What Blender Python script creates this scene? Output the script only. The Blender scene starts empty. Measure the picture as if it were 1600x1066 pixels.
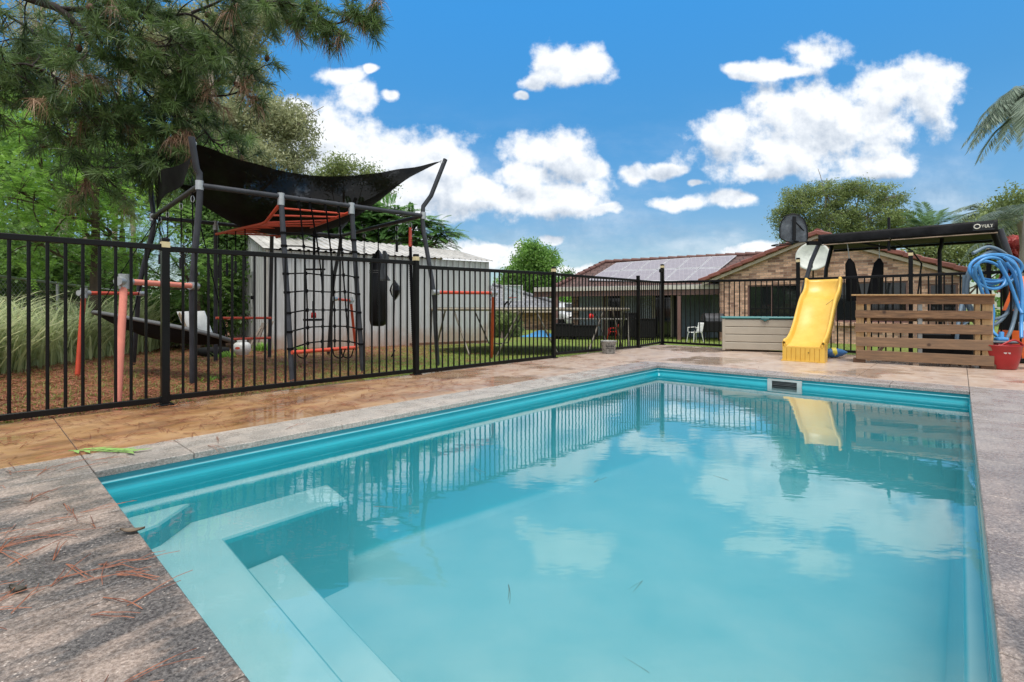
import bpy, math, random
import numpy as np
from mathutils import Vector, Matrix
SC = bpy.context.scene
COL = SC.collection
R = math.radians
random.seed(7)
RNG = np.random.default_rng(11)

# ---------------------------------------------------------------- camera
F, CX, HY, H0 = 770.0, 800.0, 482.0, 0.75      # focal length in photo pixels, principal column, horizon row, eye height
cam_d = bpy.data.cameras.new('camera')
cam = bpy.data.objects.new('camera', cam_d)
COL.objects.link(cam)
cam.location = (0, 0, H0)
cam.rotation_euler = (R(90), 0, 0)
cam_d.sensor_width = 36
cam_d.lens = F / 1600 * 36
cam_d.shift_y = -(533 - HY) / 1600
cam_d.clip_start = 0.05
cam_d.clip_end = 5000
SC.camera = cam

# ---------------------------------------------------------------- exposure, sun
SUN_EL, SUN_AZ = 70.0, 182.0                     # azimuth measured clockwise from +Y: behind the viewer, a little to the right
SC.view_settings.view_transform = 'Standard'
SC.view_settings.look = 'None'
SC.view_settings.gamma = 1
SC.view_settings.exposure = 0.80
sun_d = bpy.data.lights.new('sun', 'SUN')
sun_d.energy = 2.05
sun_d.angle = R(28)
sun_d.color = (1.0, 0.94, 0.85)
sun = bpy.data.objects.new('sun', sun_d)
COL.objects.link(sun)
sd = Vector((math.sin(R(SUN_AZ)) * math.cos(R(SUN_EL)), math.cos(R(SUN_AZ)) * math.cos(R(SUN_EL)), math.sin(R(SUN_EL))))
sun.rotation_euler = sd.to_track_quat('Z', 'Y').to_euler()

# ---------------------------------------------------------------- world: sky and clouds
W = bpy.data.worlds.new('World')
SC.world = W
W.use_nodes = True
nt = W.node_tree
nt.nodes.clear()
def wn(t, **k):
    n = nt.nodes.new(t)
    for a, b in k.items():
        setattr(n, a, b)
    return n
def wl(a, b):
    nt.links.new(a, b)
def wm(op, a, b=None, c=None, clamp=False):
    n = wn('ShaderNodeMath', operation=op, use_clamp=clamp)
    for i, v in enumerate((a, b, c)):
        if v is None:
            continue
        if isinstance(v, (int, float)):
            n.inputs[i].default_value = v
        else:
            wl(v, n.inputs[i])
    return n.outputs[0]
def wv(op, a, b=None):
    n = wn('ShaderNodeVectorMath', operation=op)
    for i, v in enumerate((a, b)):
        if v is None:
            continue
        if isinstance(v, (tuple, list)):
            n.inputs[i].default_value = v
        else:
            wl(v, n.inputs[i])
    return n
sky = wn('ShaderNodeTexSky', sky_type='NISHITA')
sky.sun_disc = False
sky.sun_elevation = R(SUN_EL)
sky.sun_rotation = R(SUN_AZ)
sky.air_density = 1.15
sky.dust_density = 0.6
sky.ozone_density = 2.2
tc = wn('ShaderNodeTexCoord')
sep = wn('ShaderNodeSeparateXYZ')
wl(tc.outputs['Generated'], sep.inputs[0])
X_, Y_, Z_ = sep.outputs
yy = wm('MAXIMUM', Y_, 0.02)
# clouds are laid out on the dome by bearing and height (tangents), so they stay at infinity
cx = wm('DIVIDE', X_, yy)
cz = wm('DIVIDE', Z_, yy)
comb = wn('ShaderNodeCombineXYZ')
wl(cx, comb.inputs[0])
wl(cz, comb.inputs[1])
P0 = comb.outputs[0]
def wnoise(vec, scale, detail, rough=0.6, lac=2.0):
    n = wn('ShaderNodeTexNoise', noise_dimensions='3D')
    n.inputs['Scale'].default_value = scale
    n.inputs['Detail'].default_value = detail
    n.inputs['Roughness'].default_value = rough
    n.inputs['Lacunarity'].default_value = lac
    wl(vec, n.inputs['Vector'])
    return n
warp = wnoise(P0, 6.0, 3, 0.6)
w1 = wv('SUBTRACT', warp.outputs['Color'], (0.5, 0.5, 0.5))
w2 = wv('MULTIPLY', w1.outputs[0], (0.11, 0.075, 0))
Pw = wv('ADD', P0, w2.outputs[0]).outputs[0]
CL = [  # bearing and height as seen in the photo frame: x, y, radius x, radius y
 (893,103,56,30),(838,126,26,14),(817,151,12,7),(925,88,28,24),
 (530,110,34,16),(556,150,36,32),(618,148,16,10),(578,100,14,8),
 (500,205,88,46),(585,250,125,52),(690,262,60,36),(455,172,46,24),(640,296,150,30),(740,300,70,30),
 (858,236,62,36),(822,272,62,20),(914,264,34,22),(862,312,92,34),(790,318,80,26),(934,330,36,12),
 (985,270,34,19),(1040,264,38,14),
 (1165,114,38,13),(1218,106,58,16),(1278,84,44,22),
 (1290,185,130,52),(1400,140,92,36),(1235,238,130,40),(1360,254,72,22),(1135,212,52,36),(1452,152,46,44),(1190,268,70,16),
 (1080,316,62,12),(1142,315,32,14),(1098,290,12,6),
 (700,400,150,22),(900,420,80,12),(1010,425,90,8),(1165,388,66,10),(866,377,22,9),(770,388,34,10),(560,330,200,30),
]
m = None
GR = 1.16
CL = [(a, b, rx * GR, ry * GR) for (a, b, rx, ry) in CL]
for (a, b, rx, ry) in CL:
    c = ((a - CX) / F, (HY - b) / F, 0)
    s = wv('SUBTRACT', Pw, c)
    s = wv('MULTIPLY', s.outputs[0], (F / rx, F / ry, 0))
    l = wv('LENGTH', s.outputs[0]).outputs['Value']
    m = l if m is None else wm('SMOOTH_MIN', m, l, 0.25)
big = None
Pup = wv('ADD', Pw, (0.0, 0.040, 0)).outputs[0]
def blobdist(vec, items):
    q = None
    for (a, b, rx, ry) in items:
        s = wv('SUBTRACT', vec, ((a - CX) / F, (HY - b) / F, 0))
        s = wv('MULTIPLY', s.outputs[0], (F / rx, F / ry, 0))
        l = wv('LENGTH', s.outputs[0]).outputs['Value']
        q = l if q is None else wm('SMOOTH_MIN', q, l, 0.25)
    return q
BIG = [c for c in CL if c[2] > 50]
under = wm('SUBTRACT', blobdist(Pw, BIG), blobdist(Pup, BIG))      # positive where there is more cloud above
nA = wnoise(P0, 11.0, 10, 0.60)
nAo = wnoise(wv('ADD', P0, (0.010, 0.022, 0)).outputs[0], 11.0, 6, 0.58)
dens = wm('SUBTRACT', 1.14, m)
dens = wm('MINIMUM', dens, 0.9)
dens = wm('ADD', dens, wm('MULTIPLY', wm('SUBTRACT', nA.outputs[0], 0.5), 2.3))
mr = wn('ShaderNodeMapRange', interpolation_type='SMOOTHSTEP')
wl(dens, mr.inputs[0])
mr.inputs[1].default_value = 0.0
mr.inputs[2].default_value = 0.58
front = mr.outputs[0]
# the rest of the dome, overhead and behind: broken cloud
nG = wnoise(tc.outputs['Generated'], 3.2, 7, 0.6)
mg = wn('ShaderNodeMapRange', interpolation_type='SMOOTHSTEP')
wl(nG.outputs[0], mg.inputs[0])
mg.inputs[1].default_value = 0.30
mg.inputs[2].default_value = 0.52
# how far outside the photographed part of the sky
o1 = wn('ShaderNodeMapRange', interpolation_type='SMOOTHSTEP')
wl(cz, o1.inputs[0])
o1.inputs[1].default_value = 0.64
o1.inputs[2].default_value = 0.86
o2 = wn('ShaderNodeMapRange', interpolation_type='SMOOTHSTEP')
wl(wm('ABSOLUTE', cx), o2.inputs[0])
o2.inputs[1].default_value = 1.15
o2.inputs[2].default_value = 1.6
outm = wm('MAXIMUM', o1.outputs[0], o2.outputs[0])
outm = wm('MAXIMUM', outm, wm('LESS_THAN', Y_, 0.03))
cloud = wm('ADD', wm('MULTIPLY', front, wm('SUBTRACT', 1.0, outm)), wm('MULTIPLY', mg.outputs[0], outm), clamp=True)
veil_n = wnoise(wv('MULTIPLY', P0, (1.0, 2.4, 1.0)).outputs[0], 2.6, 6, 0.62)
vz = wn('ShaderNodeMapRange', interpolation_type='SMOOTHSTEP')
wl(cz, vz.inputs[0]); vz.inputs[1].default_value = 0.46; vz.inputs[2].default_value = 0.06
vn = wn('ShaderNodeMapRange', interpolation_type='SMOOTHSTEP')
wl(veil_n.outputs[0], vn.inputs[0]); vn.inputs[1].default_value = 0.40; vn.inputs[2].default_value = 0.72
veil = wm('MULTIPLY', wm('MULTIPLY', vz.outputs[0], vn.outputs[0]), 0.55)      # thin high cloud low in the sky
cloud = wm('MULTIPLY', wm('MAXIMUM', cloud, veil), 0.97)
# relief of the cloud: brighter towards the upper side, greyer underneath
rel = wm('MULTIPLY', wm('SUBTRACT', nA.outputs[0], nAo.outputs[0]), 1.5)
rel = wm('SUBTRACT', rel, wm('MULTIPLY', wm('MINIMUM', wm('MAXIMUM', under, -0.4), 0.9), 0.40))
core = wn('ShaderNodeMapRange')
wl(dens, core.inputs[0])
core.inputs[1].default_value = 0.35
core.inputs[2].default_value = 1.25
core.inputs[3].default_value = 1.0
core.inputs[4].default_value = 0.88
bright = wm('ADD', core.outputs[0], rel)
bright = wm('MINIMUM', wm('MAXIMUM', bright, 0.54), 1.06)
SKYS = 0.1
hsv = wn('ShaderNodeHueSaturation')
hsv.inputs['Saturation'].default_value = 1.12
hsv.inputs['Value'].default_value = 1.0
wl(sky.outputs[0], hsv.inputs['Color'])
ccol = wn('ShaderNodeCombineColor')
wl(wm('MULTIPLY', wm('POWER', bright, 1.25), 5.6), ccol.inputs[0])
wl(wm('MULTIPLY', wm('POWER', bright, 1.05), 5.8), ccol.inputs[1])
wl(wm('MULTIPLY', wm('POWER', bright, 0.8), 6.05), ccol.inputs[2])
mixc = wn('ShaderNodeMix', data_type='RGBA')
wl(cloud, mixc.inputs[0])
grade = wn('ShaderNodeValToRGB')          # how the blue deepens with height
while len(grade.color_ramp.elements) < 4: grade.color_ramp.elements.new(0.5)
for e_, (p_, c_) in zip(grade.color_ramp.elements, ((0.0, (.40, .46, .53)), (0.13, (.38, .46, .53)), (0.34, (.27, .59, .72)), (0.52, (.26, .78, .98)))):
    e_.position = p_; e_.color = (*c_, 1)
wl(wm('MAXIMUM', Z_, 0.0), grade.inputs[0])
tint_ = wn('ShaderNodeMix', data_type='RGBA', blend_type='MULTIPLY')
tint_.inputs[0].default_value = 1.0
wl(hsv.outputs[0], tint_.inputs[6]); wl(grade.outputs[0], tint_.inputs[7])
dbl = wv('MULTIPLY', tint_.outputs[2], (1.38, 1.36, 1.33))
wl(dbl.outputs[0], mixc.inputs[6])
wl(ccol.outputs[0], mixc.inputs[7])
bg = wn('ShaderNodeBackground')
wl(mixc.outputs[2], bg.inputs[0])
bg.inputs[1].default_value = SKYS
wo = wn('ShaderNodeOutputWorld')
wl(bg.outputs[0], wo.inputs[0])
W.cycles.sampling_method = 'MANUAL'
W.cycles.sample_map_resolution = 512
SC.cycles.max_bounces = 8
SC.cycles.volume_bounces = 2
SC.cycles.transparent_max_bounces = 24
SC.cycles.use_denoising = True

# ---------------------------------------------------------------- positions
def gp(px, py, z=0.0):                            # the point at height z seen at a photo pixel
    Y = F * (H0 - z) / (py - HY)
    return Vector(((px - CX) / F * Y, Y, z))
def dp(px, py, Y):                                # the point at distance Y seen at a photo pixel
    return Vector(((px - CX) / F * Y, Y, H0 + (HY - py) * Y / F))
A47 = R(47.7)
E1 = Vector((math.cos(A47), math.sin(A47), 0))    # along the pool, away
E2 = Vector((math.sin(A47), -math.cos(A47), 0))   # across the pool, to the right
PA = Vector((-1.921, 2.265, 0))                   # near left corner of the pool
PL, PW, WATER = 5.71, 3.005, -0.115
def pl(u, v, z=0.0):
    return PA + E1 * u + E2 * v + Vector((0, 0, z))
def uv_of(p):
    d = Vector((p[0] - PA.x, p[1] - PA.y, 0))
    return d.dot(E1), d.dot(E2)
def ground_z(x, y):
    u, v = uv_of((x, y))
    k = max(0.0, min(1.0, max(-1.7 - v, u - 9.3) / 1.0))
    return -0.03 * min(1, 1) - 0.033 * max(0.0, min(y, 17.4) - 6.9) * (k if k > 0 else 0)

# ---------------------------------------------------------------- object helpers
def link(o, parent=None):
    COL.objects.link(o)
    if parent is not None:
        o.parent = parent
    return o
def tag(o, label=None, cat=None, group=None, kind=None):
    if label: o['label'] = label
    if cat: o['category'] = cat
    if group: o['group'] = group
    if kind: o['kind'] = kind
    return o
def thing(name, label, cat, loc=(0, 0, 0), rz=0.0, group=None):
    o = bpy.data.objects.new(name, None)
    o.empty_display_size = 0.1
    o.location = loc
    o.rotation_euler = (0, 0, rz)
    COL.objects.link(o)
    return tag(o, label, cat, group)
def copy_tree(o, parent=None):
    c = o.copy()
    COL.objects.link(c)
    c.parent = parent
    for ch in list(o.children):
        copy_tree(ch, c)
    return c
def frame_of(d, up=Vector((0, 0, 1))):
    d = d.normalized()
    if abs(d.dot(up)) > 0.98:
        up = Vector((1, 0, 0)) if abs(d.x) < 0.9 else Vector((0, 1, 0))
    s = d.cross(up).normalized()
    return d, s, s.cross(d).normalized()
class MB:
    def __init__(s):
        s.v, s.f, s.sm = [], [], []
    def add(s, vs, fs, smooth=False):
        n = len(s.v)
        s.v += [tuple(p) for p in vs]
        s.f += [tuple(i + n for i in f) for f in fs]
        s.sm += [smooth] * len(fs)
        return s
    def box(s, c, size, rz=0.0, M=None, ch=0.0):
        hx, hy, hz = size[0] / 2, size[1] / 2, size[2] / 2
        if M is None:
            M = Matrix.Rotation(rz, 3, 'Z')
        c = Vector(c)
        if ch <= 0:
            P = [Vector((x, y, z)) for z in (-hz, hz) for y in (-hy, hy) for x in (-hx, hx)]
            s.add([c + M @ p for p in P], [(0, 2, 3, 1), (4, 5, 7, 6), (0, 1, 5, 4), (2, 6, 7, 3), (0, 4, 6, 2), (1, 3, 7, 5)])
            return s
        ch = min(ch, hx * .9, hy * .9, hz * .9)
        P, idx = [], {}
        for ax in range(3):
            for sx in (-1, 1):
                for sy in (-1, 1):
                    for sz in (-1, 1):
                        q = [sx * (hx - ch), sy * (hy - ch), sz * (hz - ch)]
                        q[ax] = (sx, sy, sz)[ax] * (hx, hy, hz)[ax]
                        idx[(ax, sx, sy, sz)] = len(P)
                        P.append(Vector(q))
        fs = []
        S = (-1, 1)
        for sg in S:
            fs.append([idx[(0, sg, a, b)] for a, b in ((-1, -1), (1, -1), (1, 1), (-1, 1))][::sg])
            fs.append([idx[(1, a, sg, b)] for a, b in ((-1, -1), (1, -1), (1, 1), (-1, 1))][::-sg])
            fs.append([idx[(2, a, b, sg)] for a, b in ((-1, -1), (1, -1), (1, 1), (-1, 1))][::sg])
        for a in S:
            for b in S:
                fs.append([idx[(0, a, b, -1)], idx[(0, a, b, 1)], idx[(1, a, b, 1)], idx[(1, a, b, -1)]][::a * b])
                fs.append([idx[(1, -1, a, b)], idx[(1, 1, a, b)], idx[(2, 1, a, b)], idx[(2, -1, a, b)]][::a * b])
                fs.append([idx[(2, a, -1, b)], idx[(2, a, 1, b)], idx[(0, a, 1, b)], idx[(0, a, -1, b)]][::a * b])
                for c2 in S:
                    fs.append([idx[(0, a, b, c2)], idx[(1, a, b, c2)], idx[(2, a, b, c2)]][::a * b * c2])
        s.add([c + M @ p for p in P], fs)
        return s
    def bar(s, a, b, w, h, up=Vector((0, 0, 1)), ch=0.0):
        a, b = Vector(a), Vector(b)
        d, sd_, u = frame_of(b - a, up)
        M = Matrix((d, sd_, u)).transposed()
        return s.box((a + b) / 2, ((b - a).length, w, h), M=M, ch=ch)
    def tube(s, pts, r, n=8, caps=True, smooth=True, closed=False):
        pts = [Vector(p) for p in pts]
        k = len(pts)
        rr = r if isinstance(r, (list, tuple)) else [r] * k
        V = []
        ref = None
        for i, p in enumerate(pts):
            if closed:
                t = (pts[(i + 1) % k] - pts[i - 1])
            else:
                t = pts[min(i + 1, k - 1)] - pts[max(i - 1, 0)]
            if t.length < 1e-9:
                t = Vector((0, 0, 1))
            t.normalize()
            if ref is None:
                _, ref, _ = frame_of(t)
            ref = (ref - t * ref.dot(t))
            if ref.length < 1e-6:
                _, ref, _ = frame_of(t)
            ref.normalize()
            b = t.cross(ref)
            for j in range(n):
                a = 2 * math.pi * j / n
                V.append(p + (ref * math.cos(a) + b * math.sin(a)) * rr[i])
        Fs = []
        for i in range(k if closed else k - 1):
            i2 = (i + 1) % k
            for j in range(n):
                j2 = (j + 1) % n
                Fs.append((i * n + j, i * n + j2, i2 * n + j2, i2 * n + j))
        s.add(V, Fs, smooth)
        if caps and not closed:
            s.add(V[:n], [tuple(range(n))[::-1]])
            s.add(V[-n:], [tuple(range(n))])
        return s
    def lathe(s, c, prof, n=20, axis=None, smooth=True):
        c = Vector(c)
        d, a, b = frame_of(Vector(axis) if axis else Vector((0, 0, 1)))
        V = []
        for (r, h) in prof:
            for j in range(n):
                t = 2 * math.pi * j / n
                V.append(c + d * h + (a * math.cos(t) + b * math.sin(t)) * r)
        Fs = [(i * n + j, i * n + (j + 1) % n, (i + 1) * n + (j + 1) % n, (i + 1) * n + j) for i in range(len(prof) - 1) for j in range(n)]
        Fs = [f[::-1] for f in Fs] if True else Fs
        s.add(V, Fs, smooth)
        return s
    def grid(s, fn, nu, nv, smooth=True):
        V = [fn(i / nu, j / nv) for j in range(nv + 1) for i in range(nu + 1)]
        w = nu + 1
        s.add(V, [(j * w + i, j * w + i + 1, (j + 1) * w + i + 1, (j + 1) * w + i) for j in range(nv) for i in range(nu)], smooth)
        return s
    def quad(s, a, b, c, d):
        return s.add([a, b, c, d], [(0, 1, 2, 3)])
    def prism(s, poly, off):
        """flat polygon of points extruded by the vector off"""
        n = len(poly)
        P = [Vector(p) for p in poly]
        off = Vector(off)
        s.add(P + [p + off for p in P], [tuple(range(n))[::-1], tuple(range(n, 2 * n))] + [(i, (i + 1) % n, n + (i + 1) % n, n + i) for i in range(n)])
        return s
    def build(s, name, mat, parent=None, loc=None, rz=0.0, world=True, solid=0.0, bevel=0.0, fixn=False):
        me = bpy.data.meshes.new(name)
        off = Vector((0, 0, 0))
        if parent is not None and world:
            p = parent
            while p is not None:
                off += p.location
                p = p.parent
        me.from_pydata([(v[0] - off.x, v[1] - off.y, v[2] - off.z) for v in s.v], [], s.f)
        me.polygons.foreach_set('use_smooth', s.sm)
        # planar UVs in metres
        uvl = me.uv_layers.new(name='uv')
        uvs = np.zeros((len(me.loops), 2), dtype=np.float32)
        for p in me.polygons:
            n = p.normal
            t = Vector((-n.y, n.x, 0))
            if t.length < 1e-3:
                t = Vector((1, 0, 0))
            t.normalize()
            b = n.cross(t)
            for li in p.loop_indices:
                co = me.vertices[me.loops[li].vertex_index].co
                uvs[li] = (co.dot(t), co.dot(b))
        uvl.data.foreach_set('uv', uvs.ravel())
        me.materials.append(mat)
        o = bpy.data.objects.new(name, me)
        if loc is not None:
            o.location = loc
        o.rotation_euler = (0, 0, rz)
        link(o, parent)
        if solid:
            md = o.modifiers.new('thick', 'SOLIDIFY'); md.thickness = solid; md.offset = 0
        if bevel:
            md = o.modifiers.new('bevel', 'BEVEL'); md.width = bevel; md.segments = 2; md.limit_method = 'ANGLE'
        return o
def raw_mesh(name, V, Fq, mat, parent=None, cols=None, smooth=False):
    """big meshes from numpy arrays, all faces the same size; V in world space"""
    V = np.asarray(V, dtype=np.float32)
    Fq = np.asarray(Fq, dtype=np.int32)
    if parent is not None:
        off = Vector((0, 0, 0)); p = parent
        while p is not None:
            off += p.location; p = p.parent
        V = V - np.array(off, dtype=np.float32)
    me = bpy.data.meshes.new(name)
    k = Fq.shape[1]
    me.vertices.add(len(V)); me.vertices.foreach_set('co', V.ravel())
    me.loops.add(Fq.size); me.loops.foreach_set('vertex_index', Fq.ravel())
    me.polygons.add(len(Fq))
    me.polygons.foreach_set('loop_start', np.arange(0, Fq.size, k, dtype=np.int32))
    me.polygons.foreach_set('loop_total', np.full(len(Fq), k, dtype=np.int32))
    if cols is not None:                         # one random number per face, for natural leaf to leaf variety
        at = me.attributes.new('tint', 'FLOAT', 'FACE')
        at.data.foreach_set('value', np.asarray(cols, dtype=np.float32))
    me.update(calc_edges=True)
    me.materials.append(mat)
    o = bpy.data.objects.new(name, me)
    return link(o, parent)

# ---------------------------------------------------------------- materials
class NT:
    def __init__(s, name):
        s.m = bpy.data.materials.new(name)
        s.m.use_nodes = True
        s.t = s.m.node_tree
        s.t.nodes.clear()
        s.out = s.t.nodes.new('ShaderNodeOutputMaterial')
    def n(s, t, **k):
        n = s.t.nodes.new(t)
        for a, b in k.items():
            setattr(n, a, b)
        return n
    def l(s, a, b):
        s.t.links.new(a, b)
    def setin(s, node, key, v):
        if v is None: return
        if hasattr(v, 'is_linked') or hasattr(v, 'links'):
            s.l(v, node.inputs[key])
        else:
            if isinstance(v, (tuple, list)) and len(v) == 3 and node.inputs[key].type == 'RGBA':
                v = (*v, 1)
            node.inputs[key].default_value = v
    def coord(s, which='Object', scale=None, rot=None):
        c = s.n('ShaderNodeTexCoord').outputs[which]
        if scale is not None or rot is not None:
            mp = s.n('ShaderNodeMapping')
            s.l(c, mp.inputs[0])
            if scale is not None: mp.inputs['Scale'].default_value = scale
            if rot is not None: mp.inputs['Rotation'].default_value = rot
            c = mp.outputs[0]
        return c
    def pos(s):
        return s.n('ShaderNodeNewGeometry').outputs['Position']
    def noise(s, vec, scale, detail=4, rough=0.6, out=0):
        n = s.n('ShaderNodeTexNoise')
        s.l(vec, n.inputs['Vector'])
        n.inputs['Scale'].default_value = scale
        n.inputs['Detail'].default_value = detail
        n.inputs['Roughness'].default_value = rough
        return n.outputs[out]
    def vor(s, vec, scale, feature='F1', out=0, rnd=1.0):
        n = s.n('ShaderNodeTexVoronoi', feature=feature)
        s.l(vec, n.inputs['Vector'])
        n.inputs['Scale'].default_value = scale
        n.inputs['Randomness'].default_value = rnd
        return n.outputs[out]
    def ramp(s, fac, stops, interp='LINEAR'):
        n = s.n('ShaderNodeValToRGB')
        n.color_ramp.interpolation = interp
        e = n.color_ramp.elements
        while len(e) < len(stops):
            e.new(0.5)
        for i, (p, c) in enumerate(stops):
            e[i].position = p
            e[i].color = (*c, 1) if len(c) == 3 else c
        s.l(fac, n.inputs[0])
        return n.outputs[0]
    def mr(s, v, a, b, c=0.0, d=1.0, smooth=False):
        n = s.n('ShaderNodeMapRange')
        if smooth: n.interpolation_type = 'SMOOTHSTEP'
        s.l(v, n.inputs[0])
        for i, q in enumerate((a, b, c, d)):
            n.inputs[i + 1].default_value = q
        return n.outputs[0]
    def math(s, op, a, b=None, clamp=False):
        n = s.n('ShaderNodeMath', operation=op, use_clamp=clamp)
        for i, v in enumerate((a, b)):
            if v is None: continue
            if isinstance(v, (int, float)): n.inputs[i].default_value = v
            else: s.l(v, n.inputs[i])
        return n.outputs[0]
    def mix(s, fac, a, b, mode='MIX'):
        n = s.n('ShaderNodeMix', data_type='RGBA', blend_type=mode)
        for i, v in ((0, fac), (6, a), (7, b)):
            if isinstance(v, (int, float)): n.inputs[i].default_value = v
            elif isinstance(v, (tuple, list)): n.inputs[i].default_value = (*v, 1) if len(v) == 3 else v
            else: s.l(v, n.inputs[i])
        return n.outputs[2]
    def bump(s, h, strength=0.3, dist=0.01):
        n = s.n('ShaderNodeBump')
        n.inputs['Strength'].default_value = strength
        n.inputs['Distance'].default_value = dist
        s.l(h, n.inputs['Height'])
        return n.outputs[0]
    def pbr(s, color, rough=0.6, metal=0.0, normal=None, spec=0.5, **kw):
        p = s.n('ShaderNodeBsdfPrincipled')
        s.setin(p, 'Base Color', color)
        s.setin(p, 'Roughness', rough)
        s.setin(p, 'Metallic', metal)
        s.setin(p, 'Specular IOR Level', spec)
        if normal is not None: s.l(normal, p.inputs['Normal'])
        for k, v in kw.items():
            s.setin(p, k.replace('_', ' '), v)
        return p
    def done(s, sh):
        s.l(sh if not hasattr(sh, 'outputs') else sh.outputs[0], s.out.inputs[0])
        return s.m
def mul(c, k):
    return tuple(min(1.0, x * k) for x in c[:3])
def plain(name, col, rough=0.5, metal=0.0, var=0.18, sc=6.0, bump=0.0, bs=60.0, col2=None, stretch=None, spec=0.5):
    t = NT(name)
    c = t.coord('Object', scale=stretch)
    n1 = t.noise(c, sc, 6, 0.65)
    f = t.mr(n1, 0.3, 0.7)
    color = t.mix(f, mul(col, 1 - var), col2 if col2 else mul(col, 1 + var))
    rr = t.mr(n1, 0.3, 0.7, max(0.02, rough - 0.08), min(1, rough + 0.1))
    nrm = t.bump(t.noise(c, bs, 4, 0.6), bump, 0.004) if bump else None
    return t.done(t.pbr(color, rr, metal, nrm, spec))
def leafmat(name, dark, light, trans=0.3, rough=0.5, gloss=0.4):
    t = NT(name)
    a = t.n('ShaderNodeAttribute', attribute_name='tint').outputs['Fac']
    p = t.pos()
    n1 = t.noise(p, 1.3, 3, 0.6)
    f = t.math('ADD', t.math('MULTIPLY', a, 0.75), t.math('MULTIPLY', t.math('SUBTRACT', n1, 0.4), 0.9), clamp=True)
    c = t.mix(f, dark, light)
    b = t.pbr(c, rough, spec=gloss)
    tr = t.n('ShaderNodeBsdfTranslucent')
    t.l(t.mix(0.5, c, mul(light, 1.3)), tr.inputs[0])
    mx = t.n('ShaderNodeMixShader')
    mx.inputs[0].default_value = trans
    t.l(b.outputs[0], mx.inputs[1]); t.l(tr.outputs[0], mx.inputs[2])
    return t.done(mx)
MT = {}
MT['black_paint'] = plain('black powder coat', (0.0035, 0.0035, 0.0042), 0.34, var=0.3, sc=3, spec=.22)
MT['cream_cap'] = plain('cream band', (0.62, 0.52, 0.30), 0.5)
MT['cream'] = plain('cream aluminium', (0.45, 0.40, 0.29), 0.5)
MT['grey_tube'] = plain('dark grey tube', (0.042, 0.045, 0.054), 0.42, var=0.35, sc=5, spec=.3)
MT['black_tube'] = plain('black tube', (0.006, 0.006, 0.008), 0.45, spec=.25)
MT['galv'] = plain('galvanised clamp', (0.42, 0.44, 0.45), 0.42, 0.6, sc=14)
MT['orange'] = plain('orange red powder coat', (0.62, 0.085, 0.045), 0.42, var=0.15, sc=6)
MT['pink_foam'] = plain('faded pink foam', (0.70, 0.24, 0.18), 0.75, var=0.14, sc=5, bump=0.3, bs=30)
MT['black_rope'] = plain('black rope', (0.004, 0.004, 0.005), 0.85, spec=.15)
MT['black_vinyl'] = plain('black vinyl', (0.004, 0.004, 0.005), 0.34, spec=.3, var=0.3, sc=4, bump=0.25, bs=12)
MT['white_plastic'] = plain('white plastic', (0.66, 0.66, 0.64), 0.4, var=0.08)
MT['dark_void'] = plain('dark recess', (0.016, 0.016, 0.017), 0.8)
MT['rubber'] = plain('black rubber', (0.006, 0.006, 0.007), 0.7, spec=.25, bump=0.4, bs=30)
MT['bark'] = plain('bark', (0.085, 0.060, 0.045), 0.9, var=0.4, sc=9, bump=0.9, bs=22, stretch=(1, 1, 0.25))
MT['gum_bark'] = plain('pale gum bark', (0.32, 0.27, 0.22), 0.8, var=0.35, sc=5, bump=0.5, bs=16, stretch=(1, 1, 0.3))
MT['teal_plastic'] = plain('teal plastic lid', (0.02, 0.16, 0.16), 0.4)
MT['beige_plastic'] = plain('beige resin', (0.40, 0.355, 0.285), 0.5, var=0.07, sc=3)
MT['red_plastic'] = plain('red rubber tub', (0.34, 0.010, 0.012), 0.35, var=0.12)
MT['blue_hose'] = plain('blue hose', (0.055, 0.25, 0.55), 0.35, var=0.15, sc=8)
MT['grey_hose'] = plain('blue grey hose', (0.13, 0.19, 0.25), 0.4, var=0.2, sc=8)
MT['orange_cone'] = plain('fluorescent orange', (0.80, 0.14, 0.02), 0.5)
MT['red'] = plain('red plastic', (0.6, 0.015, 0.012), 0.4)
MT['tarp_blue'] = plain('blue tarp', (0.05, 0.26, 0.55), 0.5)
# ================================================================ pool, paving, lawn
FAR_U = 9.25                                     # the paving ends under the far fence
LEFT_V = -1.66
# ---- granite
t = NT('flamed granite')
P_ = t.pos()
loc = t.n('ShaderNodeMapping'); t.l(P_, loc.inputs[0]); loc.inputs['Rotation'].default_value = (0, 0, -A47)
Lc = loc.outputs[0]
st = t.n('ShaderNodeMapping'); t.l(Lc, st.inputs[0]); st.inputs['Scale'].default_value = (1.0, 2.6, 1)
patch = t.noise(st.outputs[0], 2.3, 6, 0.62)
patch2 = t.noise(Lc, 5.5, 5, 0.65)
grain = t.noise(P_, 240, 3, 0.7)
grain2 = t.noise(P_, 95, 4, 0.75)
speck = t.vor(P_, 75)
base = t.ramp(t.math('ADD', t.math('MULTIPLY', patch, 0.75), t.math('MULTIPLY', patch2, 0.25)),
              [(0.42, (0.040, 0.035, 0.032)), (0.48, (0.075, 0.065, 0.057)), (0.515, (0.19, 0.145, 0.115)), (0.59, (0.43, 0.32, 0.25))])
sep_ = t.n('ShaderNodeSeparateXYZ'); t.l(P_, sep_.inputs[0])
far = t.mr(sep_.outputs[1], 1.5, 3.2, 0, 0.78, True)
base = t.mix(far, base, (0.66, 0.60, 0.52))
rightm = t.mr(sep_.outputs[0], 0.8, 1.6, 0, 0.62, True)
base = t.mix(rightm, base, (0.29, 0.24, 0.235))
base = t.mix(t.mr(grain2, 0.40, 0.66), t.mix(0.5, base, (0.02, 0.02, 0.025)), t.mix(0.25, base, (0.6, 0.56, 0.54)))
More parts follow.
